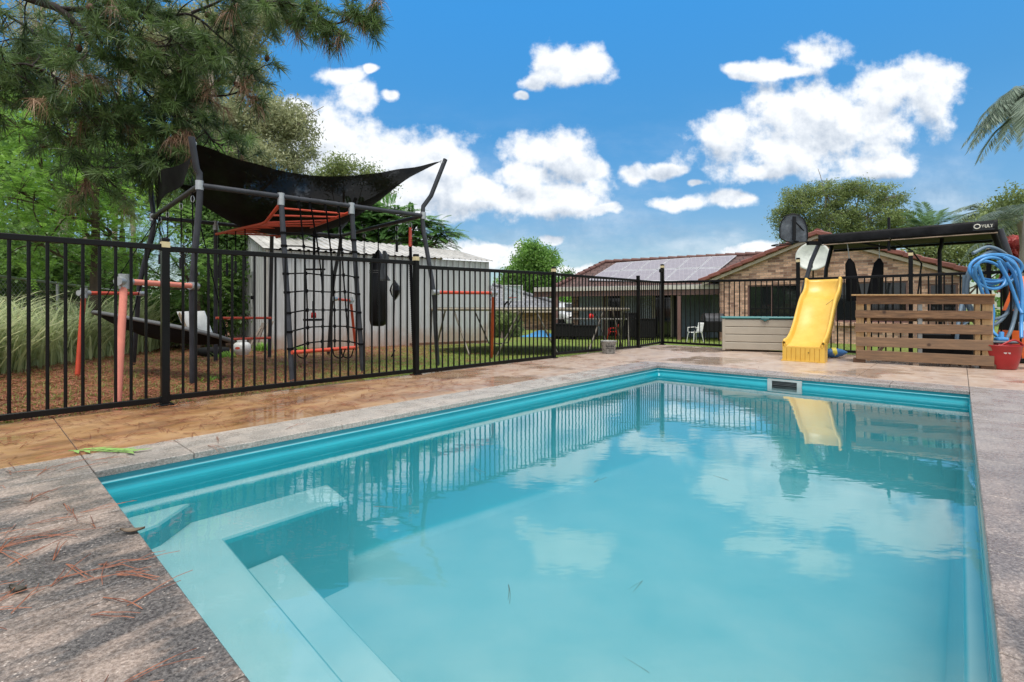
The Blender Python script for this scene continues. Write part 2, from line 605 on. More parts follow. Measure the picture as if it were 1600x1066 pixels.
base = t.mix(t.mr(grain, 0.64, 0.74, 0, 0.6), base, (0.60, 0.52, 0.45))
base = t.mix(t.mr(grain, 0.42, 0.32, 0, 0.8), base, (0.018, 0.018, 0.022))
base = t.mix(t.math('MULTIPLY', t.mr(speck, 0.22, 0.12, 0, 0.75), t.mr(patch2, .45, .6, .15, 1)), base, (0.66, 0.57, 0.50))
bl = t.math('ADD', t.math('MULTIPLY', grain2, 0.7), t.math('MULTIPLY', patch2, 1.0))
bl = t.math('ADD', bl, t.math('MULTIPLY', grain, 0.35))
wet = t.mr(patch2, 0.42, 0.62, 0.20, 0.50)
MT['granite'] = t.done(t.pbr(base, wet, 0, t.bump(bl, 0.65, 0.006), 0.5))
# ---- wet sandstone
t = NT('wet sandstone')
P_ = t.pos()
loc = t.n('ShaderNodeMapping'); t.l(P_, loc.inputs[0]); loc.inputs['Rotation'].default_value = (0, 0, -A47)
Lc = loc.outputs[0]
st = t.n('ShaderNodeMapping'); t.l(Lc, st.inputs[0]); st.inputs['Scale'].default_value = (1.0, 2.2, 1)
a = t.noise(st.outputs[0], 1.5, 6, 0.6)
b = t.noise(Lc, 6.0, 6, 0.7)
g = t.noise(P_, 120, 3, 0.7)
vein = t.n('ShaderNodeTexWave', wave_type='BANDS', bands_direction='Y')
t.l(Lc, vein.inputs[0]); vein.inputs['Scale'].default_value = 1.3; vein.inputs['Distortion'].default_value = 14; vein.inputs['Detail'].default_value = 4
vein.inputs['Detail Scale'].default_value = 1.4
c = t.ramp(a, [(0.33, (0.13, 0.060, 0.028)), (0.46, (0.34, 0.175, 0.070)), (0.58, (0.48, 0.285, 0.130)), (0.74, (0.54, 0.36, 0.22))])
c = t.mix(t.mr(b, 0.40, 0.62, 0, 0.35), c, (0.40, 0.25, 0.17))
c = t.mix(t.mr(vein.outputs[0], 0.55, 0.85, 0, 0.12), c, (0.20, 0.10, 0.05))
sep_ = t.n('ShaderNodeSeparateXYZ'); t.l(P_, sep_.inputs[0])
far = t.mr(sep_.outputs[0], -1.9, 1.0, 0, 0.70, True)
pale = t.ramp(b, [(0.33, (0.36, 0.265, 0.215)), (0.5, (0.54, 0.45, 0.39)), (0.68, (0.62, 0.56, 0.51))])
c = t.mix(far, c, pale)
c = t.mix(t.mr(g, 0.3, 0.7, 0.0, 0.35), c, t.mix(0.5, c, (0.05, 0.03, 0.02)))
pud = t.noise(Lc, 0.95, 3, 0.5)
pm = t.mr(pud, 0.50, 0.60, 0, 1, True)
c = t.mix(t.math('MULTIPLY', pm, 0.35), c, t.mix(0.5, c, (0.10, 0.05, 0.03)))
ro = t.math('SUBTRACT', 0.34, t.math('MULTIPLY', pm, 0.27))
hb = t.math('ADD', t.math('MULTIPLY', b, 0.8), t.math('MULTIPLY', g, 0.25))
bp = t.n('ShaderNodeBump'); bp.inputs['Distance'].default_value = 0.006
t.l(hb, bp.inputs['Height']); t.l(t.math('SUBTRACT', 0.28, t.math('MULTIPLY', pm, 0.26)), bp.inputs['Strength'])
MT['sandstone'] = t.done(t.pbr(c, ro, 0, bp.outputs[0], 0.55))
MT['grout'] = plain('dark joint', (0.075, 0.060, 0.05), 0.8, var=0.3, sc=30)

def slab(mb, u0, u1, v0, v1, z0, z1, gap=0.0025, ch=0.003):
    u0, u1, v0, v1 = u0 + gap, u1 - gap, v0 + gap, v1 - gap
    lo = [pl(u0, v0, z0), pl(u1, v0, z0), pl(u1, v1, z0), pl(u0, v1, z0)]
    m1 = [pl(u0, v0, z1 - ch), pl(u1, v0, z1 - ch), pl(u1, v1, z1 - ch), pl(u0, v1, z1 - ch)]
    hi = [pl(u0 + ch, v0 + ch, z1), pl(u1 - ch, v0 + ch, z1), pl(u1 - ch, v1 - ch, z1), pl(u0 + ch, v1 - ch, z1)]
    mb.add(lo + m1 + hi, [(3, 2, 1, 0), (11, 10, 9, 8)[::-1]] + [(i, (i + 1) % 4, 4 + (i + 1) % 4, 4 + i) for i in range(4)] + [(4 + i, 4 + (i + 1) % 4, 8 + (i + 1) % 4, 8 + i) for i in range(4)])
rg = random.Random(3)
CW = 0.38
gm = MB()
us = [-4.0, -3.2, -2.4, -1.6, -0.8, 0.0, 0.4, 1.23, 2.05, 2.9, 3.7, 4.5, 5.3, PL + CW]
for a, b in zip(us[:-1], us[1:]):
    slab(gm, a, b, -CW, 0, -0.032, 0)
v = 0.0
vs = [0.0, 0.62, 1.22, 1.83, 2.43, PW]
for a, b in zip(vs[:-1], vs[1:]):
    slab(gm, PL, PL + CW, a, b, -0.032, 0)
vs = [0.0, 0.62, 1.24, 1.86, 2.48, PW, 3.6]
k = 0
for a, b in zip(vs[:-1], vs[1:]):
    u = 0.0
    while u > -4:
        L = 0.9 if u < 0 else rg.choice((0.6, 0.9))
        slab(gm, max(-4, u - L), u, a, b, -0.032, 0)
        u -= L
for (va, vb) in ((PW, PW + 0.6), (PW + 0.6, PW + 1.2), (PW + 1.2, PW + 1.8), (PW + 1.8, PW + 2.4)):
    u = PL + CW
    while u > 0.01:
        L = min(u, 0.62)
        slab(gm, u - L, u, va, vb, -0.032, 0)
        u -= L
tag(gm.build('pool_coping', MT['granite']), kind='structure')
sm_ = MB()
# sandstone pavers: left strip, far terrace, right terrace
us = [-4.0, -2.8, -1.4, 0.0, 1.23, 2.46, 3.7, 4.95, PL + CW]
for a, b in zip(us[:-1], us[1:]):
    slab(sm_, a, b, LEFT_V, -CW, -0.032, 0)
ul = [PL + CW, 7.15, 8.2, FAR_U]
vl = [LEFT_V, -CW, 0.9, 2.1, PW, 4.3, 5.6, 7.0]
for i, (a, b) in enumerate(zip(ul[:-1], ul[1:])):
    for c_, d_ in zip(vl[:-1], vl[1:]):
        slab(sm_, a, b, c_, d_, -0.032, 0)
for a, b in zip([0, 1.5, 3, 4.5], [1.5, 3, 4.5, PL + CW]):
    slab(sm_, a, b, PW + 2.4, 7.0, -0.032, 0)
tag(sm_.build('patio_paving', MT['sandstone']), kind='structure')
bm_ = MB()
def ring_rects(z, u0, u1, v0, v1, hu0, hu1, hv0, hv1):
    return [(u0, hu0, v0, v1), (hu1, u1, v0, v1), (hu0, hu1, v0, hv0), (hu0, hu1, hv1, v1)]
for (a, b, c_, d_) in ring_rects(0, -4, FAR_U, LEFT_V, 7.0, -0.03, PL + 0.03, -0.03, PW + 0.03):
    slab(bm_, a, b, c_, d_, -0.2, -0.006, gap=0.0, ch=0.001)
tag(bm_.build('paving_bed', MT['grout']), kind='structure')

# ---- pool shell
t = NT('pool gelcoat')
P_ = t.pos()
n1 = t.noise(P_, 2.2, 4, 0.55)
c = t.mix(t.mr(n1, 0.35, 0.65), (0.008, 0.29, 0.36), (0.013, 0.33, 0.40))
spots = t.vor(P_, 16)
c = t.mix(t.mr(spots, 0.045, 0.02, 0, 0.6), c, (0.05, 0.22, 0.22))
g = t.noise(P_, 60, 3, 0.7)
c = t.mix(t.mr(g, 0.60, 0.75, 0, 0.12), c, (0.2, 0.42, 0.40))
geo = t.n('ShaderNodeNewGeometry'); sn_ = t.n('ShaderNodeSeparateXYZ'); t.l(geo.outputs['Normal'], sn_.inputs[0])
level_light = t.mr(sn_.outputs[2], .55, .95, 0, 1)      # light painted into the colour: level faces paler than the walls
c = t.mix(t.math('MULTIPLY', level_light, t.mr(n1, .3, .7, .55, .9)), c, (0.40, 0.53, 0.53))
MT['gelcoat'] = t.done(t.pbr(c, 0.22, 0, None, 0.5))
def shell_ring(o, z, r=0.05, n=5):
    """rounded rectangle inset by o"""
    pts = []
    for (cu, cv, a0) in ((PL - o - r, PW - o - r, 0), (o + r, PW - o - r, 90), (o + r, o + r, 180), (PL - o - r, o + r, 270)):
        for k in range(n + 1):
            a = R(a0 + 90 * k / n)
            u_ = cu + r * math.cos(a); v_ = cv + r * math.sin(a)
            pts.append((u_, v_))
    out = []
    for i, (a_, b_) in enumerate(pts):
        c_, d_ = pts[(i + 1) % len(pts)]
        m_ = 24 if math.hypot(c_ - a_, d_ - b_) > 1 else 1
        for k in range(m_):
            u_ = a_ + (c_ - a_) * k / m_; v_ = b_ + (d_ - b_) * k / m_
            out.append(pl(u_, v_, z if not callable(z) else z(u_)))
    return out
def floor_z(u):
    return -0.84 - 0.26 * max(0, min(1, (u - 1.6) / 3.4))
prof = [(-0.02, -0.03, .02), (-0.018, -0.034, .02), (-0.018, -0.058, .02), (0.000, -0.062, .03), (0.003, -0.068, .03), (-0.004, -0.074, .03), (-0.004, -0.098, .03), (0.004, -0.104, .03),
        (0.004, -0.16, .05), (0.006, -0.185, .06), (0.010, -0.196, .06), (0.040, -0.202, .06), (0.050, -0.210, .07), (0.054, -0.24, .08)]
rings = [shell_ring(o, z, r) for (o, z, r) in prof]
for k in range(1, 6):
    s_ = k / 5
    rings.append(shell_ring(0.056 + 0.05 * s_, (lambda s_: (lambda u: -0.24 + (floor_z(u) + 0.06 + 0.24) * s_))(s_), 0.09))
for k in range(1, 5):
    a = R(90 * k / 4)
    rings.append(shell_ring(0.106 + 0.09 * (1 - math.cos(a)), (lambda a: (lambda u: floor_z(u) + 0.06 * (1 - math.sin(a))))(a), 0.10))
pm = MB()
n = len(rings[0])
pm.add([p for r_ in rings for p in r_], [(i * n + j, (i + 1) * n + j, (i + 1) * n + (j + 1) % n, i * n + (j + 1) % n) for i in range(len(rings) - 1) for j in range(n)], True)
def floor_pt(a, b):
    u_ = 0.19 + (PL - 0.38) * a; v_ = 0.19 + (PW - 0.38) * b
    return pl(u_, v_, floor_z(u_) + 0.0005)
pm.grid(floor_pt, 40, 10)
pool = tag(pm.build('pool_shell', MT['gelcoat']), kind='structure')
# moulded steps and bench in the near left corner
def step_poly(poly, z, name):
    mb = MB()
    n = len(poly)
    r = 0.025
    cx_ = sum(p[0] for p in poly) / n; cy_ = sum(p[1] for p in poly) / n
    levels = [(0, -1.2), (0, z - 0.03), (0.006, z - 0.012), (0.016, z - 0.003), (0.032, z)]
    V = []
    for (ins, zz) in levels:
        for i in range(n):
            p0, p1, p2 = Vector(poly[i - 1]), Vector(poly[i]), Vector(poly[(i + 1) % n])
            e1 = (p1 - p0).normalized(); e2 = (p2 - p1).normalized()
            n1_ = Vector((-e1.y, e1.x)); n2_ = Vector((-e2.y, e2.x))
            m_ = (n1_ + n2_); m_ = m_ / max(0.3, m_.dot(n1_))
            q = p1 + m_ * ins
            V.append(pl(q.x, q.y, zz))
    Fs = [(k * n + i, k * n + (i + 1) % n, (k + 1) * n + (i + 1) % n, (k + 1) * n + i) for k in range(len(levels) - 1) for i in range(n)]
    Fs.append(tuple(range((len(levels) - 1) * n, len(levels) * n)))
    mb.add(V, Fs, False)
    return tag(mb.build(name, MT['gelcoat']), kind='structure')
step_poly([(0.02, 0.02), (1.12, 0.02), (1.07, 0.36), (0.43, 0.38), (0.36, 1.6), (0.29, PW - 0.02), (0.02, PW - 0.02)], -0.335, 'pool_bench')
step_poly([(0.30, 0.42), (0.70, 0.38), (0.61, 1.5), (0.50, PW - 0.04), (0.22, PW - 0.04)], -0.50, 'pool_step')
step_poly([(0.01, 0.01), (0.42, 0.01), (0.20, 0.24), (0.01, 0.30)], -0.235, 'pool_corner_step')

# ---- water
t = NT('pool water')
P_ = t.pos()
mp = t.n('ShaderNodeMapping'); t.l(P_, mp.inputs[0]); mp.inputs['Rotation'].default_value = (0, 0, R(12)); mp.inputs['Scale'].default_value = (0.55, 1.25, 1)
n1 = t.noise(mp.outputs[0], 9, 2, 0.5)
n2 = t.noise(mp.outputs[0], 30, 2, 0.5)
n3 = t.noise(P_, 1.1, 2, 0.5)
amp = t.mr(n3, 0.35, 0.65, 0.35, 1.0)
h = t.math('MULTIPLY', t.math('ADD', n1, t.math('MULTIPLY', n2, 0.22)), amp)
nrm = t.bump(h, 0.020, 0.05)
fr = t.n('ShaderNodeFresnel'); fr.inputs[0].default_value = 1.33
t.l(nrm, fr.inputs['Normal'])
tr = t.n('ShaderNodeBsdfTransparent'); tr.inputs[0].default_value = (0.97, 0.99, 0.995, 1)
gl = t.n('ShaderNodeBsdfAnisotropic'); gl.inputs['Roughness'].default_value = 0.0
gl.inputs['Color'].default_value = (1, 1, 1, 1)
t.l(nrm, gl.inputs['Normal'])
mx = t.n('ShaderNodeMixShader')
t.l(t.math('MULTIPLY', fr.outputs[0], 1.5, clamp=True), mx.inputs[0]); t.l(tr.outputs[0], mx.inputs[1]); t.l(gl.outputs[0], mx.inputs[2])
vs_ = t.n('ShaderNodeVolumePrincipled')           # haze added inside the water, standing in for the milky sky reflection
vs_.inputs['Color'].default_value = (0.26, 0.80, 0.86, 1)
vs_.inputs['Density'].default_value = 0.42
vs_.inputs['Anisotropy'].default_value = 0.2
t.l(vs_.outputs[0], t.out.inputs[1])
MT['water'] = t.done(mx)
wm_ = MB()
wt_ = [pl(-.03, PW + .03, WATER), pl(PL + .03, PW + .03, WATER), pl(PL + .03, -.03, WATER), pl(-.03, -.03, WATER)]
wb_ = [Vector((p.x, p.y, -1.3)) for p in wt_]
wm_.add(wt_ + wb_, [(0, 1, 2, 3), (7, 6, 5, 4), (0, 4, 5, 1), (1, 5, 6, 2), (2, 6, 7, 3), (3, 7, 4, 0)])
tag(wm_.build('water', MT['water']), kind='structure')

# ---- skimmer in the far wall
u0 = PL - 0.006
sa = gp(1211, 594); sv0, sv1 = 1.33, 1.67
sk = thing('pool_skimmer', 'pale grey skimmer box with a dark mouth set in the far pool wall', 'skimmer', pl(PL, (sv0 + sv1) / 2, WATER))
mb = MB()
cz0, cz1 = -0.165, -0.045
for (a, b, c_, d_) in ((sv0, sv1, cz1 - 0.018, cz1), (sv0, sv1, cz0, cz0 + 0.018), (sv0, sv0 + 0.045, cz0 + .018, cz1 - .018), (sv1 - 0.045, sv1, cz0 + .018, cz1 - .018)):
    P = [pl(u0 - 0.018, a, c_), pl(u0 - 0.018, b, c_), pl(u0 - 0.018, b, d_), pl(u0 - 0.018, a, d_)]
    mb.prism(P, E1 * 0.03)
mb.build('frame', plain('pale grey plastic', (0.40, 0.43, 0.42), 0.4), sk)
mb = MB()
mb.prism([pl(u0 - 0.004, sv0 + .04, cz0 + .01), pl(u0 - 0.004, sv1 - .04, cz0 + .01), pl(u0 - 0.004, sv1 - .04, cz1 - .01), pl(u0 - 0.004, sv0 + .04, cz1 - .01)], E1 * 0.004)
mb.build('mouth', MT['dark_void'], sk)
mb = MB()
for z_ in (-0.075, -0.09, -0.105):
    mb.bar(pl(u0 - 0.008, sv0 + .05, z_), pl(u0 - 0.008, sv1 - .05, z_), 0.006, 0.004)
mb.build('weir_flap', plain('grey flap', (0.12, 0.13, 0.13), 0.4), sk)

# ---- lawn: one sheet to the horizon with the paving cut out
def axis(lo, hi, cuts, step, far_step):
    s = set(cuts)
    x = lo
    while x < hi:
        s.add(round(x, 3)); x += step
    s.add(hi)
    y, k = hi, far_step
    while y < 900:
        y += k; k *= 1.6; s.add(y)
    y, k = lo, far_step
    while y > -900:
        y -= k; k *= 1.6; s.add(y)
    return sorted(s)
ua = axis(-6, 26, (-4.0, FAR_U), 0.8, 3)
va = axis(-16, 12, (LEFT_V, 7.0), 0.8, 3)
V, Fs, idx = [], [], {}
for i, u in enumerate(ua):
    for j, v in enumerate(va):
        p = pl(u, v)
        p.z = ground_z(p.x, p.y) + (0.012 * math.sin(p.x * 3.1) * math.cos(p.y * 2.3) if (v < LEFT_V - 0.5 or u > FAR_U + 0.5) else 0) 
        idx[i, j] = len(V); V.append(p)
for i in range(len(ua) - 1):
    for j in range(len(va) - 1):
        if ua[i] >= -4.0 - 1e-6 and ua[i + 1] <= FAR_U + 1e-6 and va[j] >= LEFT_V - 1e-6 and va[j + 1] <= 7.0 + 1e-6:
            continue
        Fs.append((idx[i, j], idx[i + 1, j], idx[i + 1, j + 1], idx[i, j + 1])[::-1])
t = NT('lawn')
P_ = t.pos()
n1 = t.noise(P_, 1.1, 6, 0.65); n2 = t.noise(P_, 14, 5, 0.7); n3 = t.noise(P_, 70, 3, 0.7)
gr = t.ramp(n2, [(0.3, (0.08, 0.12, 0.025)), (0.55, (0.18, 0.25, 0.05)), (0.75, (0.32, 0.34, 0.10))])
br = t.ramp(n2, [(0.3, (0.085, 0.035, 0.020)), (0.5, (0.22, 0.095, 0.055)), (0.7, (0.36, 0.22, 0.12))])
sp = t.n('ShaderNodeSeparateXYZ'); t.l(P_, sp.inputs[0])
zone = t.math('ADD', t.mr(sp.outputs[0], -2.9, -1.2, 1, 0), t.math('MULTIPLY', t.math('SUBTRACT', n1, 0.5), 2.4), clamp=True)
c = t.mix(zone, gr, br)
MT['lawn'] = t.done(t.pbr(c, 0.9, 0, t.bump(t.math('ADD', n2, n3), 0.7, 0.03), 0.2))
mb = MB(); mb.add(V, Fs, True)
tag(mb.build('lawn', MT['lawn']), kind='structure')

# ---- grass blades on the lawn
def blades(N, region, hmin, hmax, w, seed, lean=0.5):
    r = np.random.default_rng(seed)
    P = region(r, N)
    N = len(P)
    h = r.uniform(hmin, hmax, N)
    az = r.uniform(0, 2 * np.pi, N)
    ln = r.uniform(0.1, lean, N) * h
    side = np.stack([np.cos(az), np.sin(az), np.zeros(N)], 1) * (w / 2) * r.uniform(.6, 1.4, (N, 1))
    fw = np.stack([-np.sin(az), np.cos(az), np.zeros(N)], 1)
    mid = P + fw * (ln * 0.35)[:, None] + np.array([0, 0, 1]) * (h * 0.6)[:, None]
    top = P + fw * ln[:, None] * 1.2 + np.array([0, 0, 1]) * h[:, None]
    V = np.stack([P - side, P + side, mid + side * .7, mid - side * .7, top], 1).reshape(-1, 3)
    b = np.arange(N)[:, None] * 5
    tri = np.concatenate([b + [0, 1, 2], b + [0, 2, 3], b + [3, 2, 4]], 0)
    tint = np.tile(r.uniform(0, 1, N), 3)
    return V, tri, tint
def lawn_points(r, N):
    """denser near the viewer, beyond both fences"""
    Yd = 3.2 + 15 * r.uniform(0, 1, N) ** 1.5
    pxs = r.uniform(-30, 1330, N)
    X = (pxs - CX) / F * Yd
    P = np.stack([X, Yd, np.zeros(N)], 1)
    d = P[:, :2] - np.array([PA.x, PA.y])
    u = d @ np.array([E1.x, E1.y]); v = d @ np.array([E2.x, E2.y])
    ok = ((v < LEFT_V - 0.015) | (u > FAR_U + 0.02))
    P = P[ok]
    P[:, 2] = [ground_z(p[0], p[1]) - 0.004 for p in P]
    return P
MT['lawn_blade'] = leafmat('lawn blade', (0.12, 0.19, 0.03), (0.36, 0.43, 0.12), 0.35)
V, T_, c_ = blades(85000, lawn_points, 0.018, 0.055, 0.006, 5, 0.9)
cen = V.reshape(-1, 5, 3)[:, 0, :]
keep = (cen[:, 0] + RNG.normal(0, .7, len(cen)) > -2.2) | (RNG.uniform(0, 1, len(cen)) < 0.75)
nb = len(cen)
km = np.tile(keep, 3)
tag(raw_mesh('lawn_grass', V, T_[km], MT['lawn_blade'], cols=c_[km]), kind='stuff')
# fallen needles and dry blades on the ground below the pine
def needles_mesh(P, L, w, seed, zamp=0.004, spread=0.12, curve=0.25):
    r = np.random.default_rng(seed)
    N = len(P)
    az = r.uniform(0, 2 * np.pi, N)
    Vs, Fq = [], []
    base = 0
    K = 5
    for f in range(2):
        a = az + (f * r.uniform(0.03, spread * 2, N))
        cv = r.normal(0, curve, N)
        ln = r.uniform(0.65, 1.15, N) * L
        pos = P.copy()
        rows = []
        for k in range(K):
            s = k / (K - 1)
            aa = a + cv * s
            dirv = np.stack([np.cos(aa), np.sin(aa), np.zeros(N)], 1)
            if k: pos = pos + dirv * (ln / (K - 1))[:, None]
            sd_ = np.stack([-np.sin(aa), np.cos(aa), np.zeros(N)], 1) * (w / 2) * (1 - 0.5 * s)
            q = pos.copy(); q[:, 2] += zamp * (0.3 + np.sin(s * 3.0) * r.uniform(0, 1.6, N))
            rows += [q - sd_, q + sd_ + np.array([0, 0, w * 0.35])]
        arr = np.stack(rows, 1)
        Vs.append(arr.reshape(-1, 3))
        b = np.arange(N)[:, None] * (2 * K) + base
        for k in range(K - 1):
            Fq.append(b + [2 * k, 2 * k + 1, 2 * k + 3, 2 * k + 2])
        base += N * 2 * K
    V = np.concatenate(Vs); Q = np.concatenate(Fq)
    return V, Q, r.uniform(0, 1, len(Q))
MT['needle_dry'] = leafmat('dry needle', (0.11, 0.035, 0.020), (0.38, 0.145, 0.075), 0.1)
r = np.random.default_rng(21)
P = lawn_points(r, 20000)
P = P[(P[:, 0] + r.normal(0, .8, len(P)) < -1.6)]
P[:, 2] += 0.012
V, Q, c_ = needles_mesh(P, 0.16, 0.006, 22, 0.02, 0.2, 0.4)
tag(raw_mesh('fallen_needles_on_lawn', V, Q, MT['needle_dry'], cols=c_), kind='stuff')
# needles lying on the paving, thickest on the near left slabs and along the left strip
def deck_pts(r, n, u0, u1, v0, v1):
    u = r.uniform(u0, u1, n); v = r.uniform(v0, v1, n)
    return np.array([tuple(pl(a, b, 0.002)) for a, b in zip(u, v)])
Ps = [deck_pts(r, 330, -1.2, 6.0, -1.6, -0.38), deck_pts(r, 420, -0.6, 3.0, -1.6, -0.5), deck_pts(r, 34, -0.1, 5.8, -0.36, -0.04), deck_pts(r, 150, -1.3, -0.1, -0.5, 1.9),
      deck_pts(r, 40, 6.0, 9.0, -1.4, 2.8), deck_pts(r, 26, 0.3, 5.5, PW + .12, PW + 1.2), deck_pts(r, 26, 5.8, 6.3, 0, PW)]
cl = []
for (a, b) in ((-0.35, 0.75), (-0.62, 0.9), (-0.2, 0.3), (-0.55, 0.35)):
    q = deck_pts(r, 7, -.03, .03, -.03, .03)
    q += np.array(tuple(E1 * a + E2 * b))
    cl.append(q)
V, Q, c_ = needles_mesh(np.concatenate(Ps + cl + [deck_pts(r, 70, -1.0, -0.06, -0.4, 1.5)]), 0.16, 0.0028, 31, 0.007)
tag(raw_mesh('fallen_pine_needles', V, Q, MT['needle_dry'], cols=c_), kind='stuff')
# needles floating on the water and a few sunk to the floor
Pw = np.array([tuple(pl(a, b, WATER + 0.001)) for a, b in ((0.8, 1.05), (0.75, 1.9), (1.7, 1.6), (1.45, 1.0), (2.2, 2.0), (0.7, 2.4), (3.0, 1.1), (1.05, 2.2))])
V, Q, c_ = needles_mesh(Pw, 0.10, 0.0022, 41, 0.0005, 0.25)
MT['needle_sunk'] = plain('wet needle', (0.05, 0.10, 0.09), 0.4)
tag(raw_mesh('floating_pine_needles', V, Q, MT['needle_sunk']), kind='stuff')
def flat_leaf(name, label, p, L, w, rz, mat, curl=0.012, group=None):
    mb = MB()
    M = Matrix.Rotation(rz, 3, 'Z')
    def fn(a, b):
        x = (a - .5) * L
        hw = w / 2 * math.sin(math.pi * min(1, max(0, a * 0.98 + 0.01))) ** 0.8
        y = (b - .5) * 2 * hw
        return Vector(p) + M @ Vector((x, y, 0.004 + curl * (abs(b - .5) * 2) ** 2 + curl * 1.2 * (2 * a - 1) ** 2))
    mb.grid(fn, 10, 4)
    mb.tube([Vector(p) + M @ Vector((-L / 2, 0, .01)), Vector(p) + M @ Vector((-L * 0.75, 0.004, .004))], 0.0012, 5)
    return tag(mb.build(name, mat), label, 'leaf', group)
bl_ = plain('brown leaf', (0.11, 0.075, 0.045), 0.5, bump=0.3)
flat_leaf('dry_leaf', 'curled brown leaf lying at the near edge of the pool', gp(207, 833), 0.075, 0.03, R(10), bl_, 0.007)
flat_leaf('dry_leaf', 'dark curled leaf lying on the grey granite slabs away from the water', gp(28, 926), 0.06, 0.024, R(-12), plain('dark leaf', (0.035, 0.03, 0.02), 0.5), 0.007)
gsp = thing('leaf_sprig', 'fresh green leafy sprig dropped on the grey coping at the pool corner', 'leaf sprig', gp(165, 713, 0))
mb = MB(); mg_ = plain('fresh leaf', (0.22, 0.38, 0.10), 0.5, spec=.3)
a0, a1 = gp(107, 704, .004), gp(205, 707, .006)
mb.tube([a0, (a0 + a1) / 2 + Vector((0, -.01, .006)), a1], 0.0022, 6)
mb.build('stem', mg_, gsp)
rr_ = random.Random(4)
mb = MB()
for k in range(17):
    s_ = k / 16
    p = a0.lerp(a1, 0.1 + 0.88 * s_)
    an = rr_.choice((-1, 1)) * rr_.uniform(0.35, 1.1) + math.atan2((a1 - a0).y, (a1 - a0).x)
    L = rr_.uniform(0.06, 0.12)
    M = Matrix.Rotation(an, 3, 'Z')
    w = 0.012
    mb.add([p + M @ Vector(q) for q in ((0, 0, .003), (L * .4, w, .008), (L * .45, 0, .005), (L * .4, -w, .007), (L, 0, .005))], [(0, 2, 1), (0, 3, 2), (1, 2, 4), (2, 3, 4)], True)
mb.build('leaflets', mg_, gsp)
# ================================================================ pool fences
FP0 = Vector((-2.69, 3.82, 0)); FD = Vector((0.6754, 0.7374, 0))       # left fence line
FQ0 = Vector((3.09, 10.13, 0)); FE = Vector((0.7374, -0.6754, 0))      # far fence line
def on_line(P0, D, px):
    r = (px - CX) / F
    t = (r * P0.y - P0.x) / (D.x - r * D.y)
    return t
def zat(p, py):
    return H0 + (HY - py) * p.y / F
def fence_post(parent, p, zt, rz, w=0.05, cap=True, zb=-0.02):
    mb = MB()
    zc = zt - (0.075 if cap else 0.004)
    mb.box((p.x, p.y, (zb + zc) / 2), (w, w, zc - zb), rz)
    mb.box((p.x, p.y, 0.006), (w + 0.05, w + 0.05, 0.012), rz, ch=0.003)
    if not cap:
        mb.box((p.x, p.y, zc + 0.002), (w + 0.004, w + 0.004, 0.006), rz)
    post = mb.build('post', MT['black_paint'], parent)
    if cap:
        mb = MB(); mb.box((p.x, p.y, zc + 0.022), (w + 0.003, w + 0.003, 0.044), rz); mb.build('cap_band', MT['cream_cap'], post)
        mb = MB(); mb.box((p.x, p.y, zc + 0.059), (w + 0.002, w + 0.002, 0.03), rz, ch=0.006); mb.build('cap', MT['black_paint'], post)
    return post
def fence_panel(parent, a, b, zt0, zt1, zb0, zb1, gap=0.092, name='panel', skip=0.03):
    d = (b - a); L = d.length; d = d.normalized()
    a2, b2 = a + d * skip, b - d * skip
    A_, B_ = a2 + Vector((0, 0, zt0)), b2 + Vector((0, 0, zt1))
    C_, D_ = a2 + Vector((0, 0, zb0)), b2 + Vector((0, 0, zb1))
    pan = bpy.data.objects.new(name, None); pan.empty_display_size = .1; link(pan, parent); pan.location = (A_ + B_) / 2 - parent.location
    for nm_, a_, b_ in (('top_rail', A_, B_), ('bottom_rail', C_, D_)):
        mb = MB(); mb.bar(a_, b_, 0.028, 0.042, ch=0.004)
        for q, dd in ((a_, d), (b_, -d)):
            mb.box(q - dd * 0.004, (0.02, 0.04, 0.05), math.atan2(d.y, d.x))
        mb.build(nm_, MT['black_paint'], pan)
    n = max(1, int(round(L / gap)) - 1)
    src = None
    for k in range(1, n + 1):
        s = k / (n + 1)
        top = A_.lerp(B_, s); bot = C_.lerp(D_, s)
        m2 = MB(); m2.tube([bot + Vector((0, 0, .01)), top - Vector((0, 0, .01))], 0.0102, 8, caps=False)
        m2.build('baluster', MT['black_paint'], pan)
    return pan
rzf = math.atan2(FD.y, FD.x)
t_px = lambda px: on_line(FP0, FD, px)
def LP(px): return FP0 + FD * t_px(px)
lf = thing('pool_fence', 'long black tubular pool fence along the lawn side with cream banded posts', 'fence', LP(650))
pm1 = FP0 - FD * 2.42
posts = [(pm1, 1.30, True)] + [(LP(px), zat(LP(px), py), True) for px, py in ((258, 372), (650, 397), (865, 417))] + [(LP(997), zat(LP(997), 431), False)]
for p, zt, cap in posts:
    fence_post(lf, p, zt, rzf, w=0.052, cap=cap)
rails = [((pm1, LP(258)), (1.205, zat(LP(258), 387), .05, zat(LP(258), 624))),
         ((LP(258), LP(650)), (zat(LP(258), 389), zat(LP(650), 411), zat(LP(258), 622), zat(LP(650), 579))),
         ((LP(650), LP(865)), (zat(LP(650), 417), zat(LP(865), 428), zat(LP(650), 581.5), zat(LP(865), 557))),
         ((LP(865), LP(997)), (zat(LP(865), 428.5), zat(LP(997), 438.5), zat(LP(865), 553), zat(LP(997), 541.5)))]
for (a, b), z in rails:
    fence_panel(lf, a, b, *z)
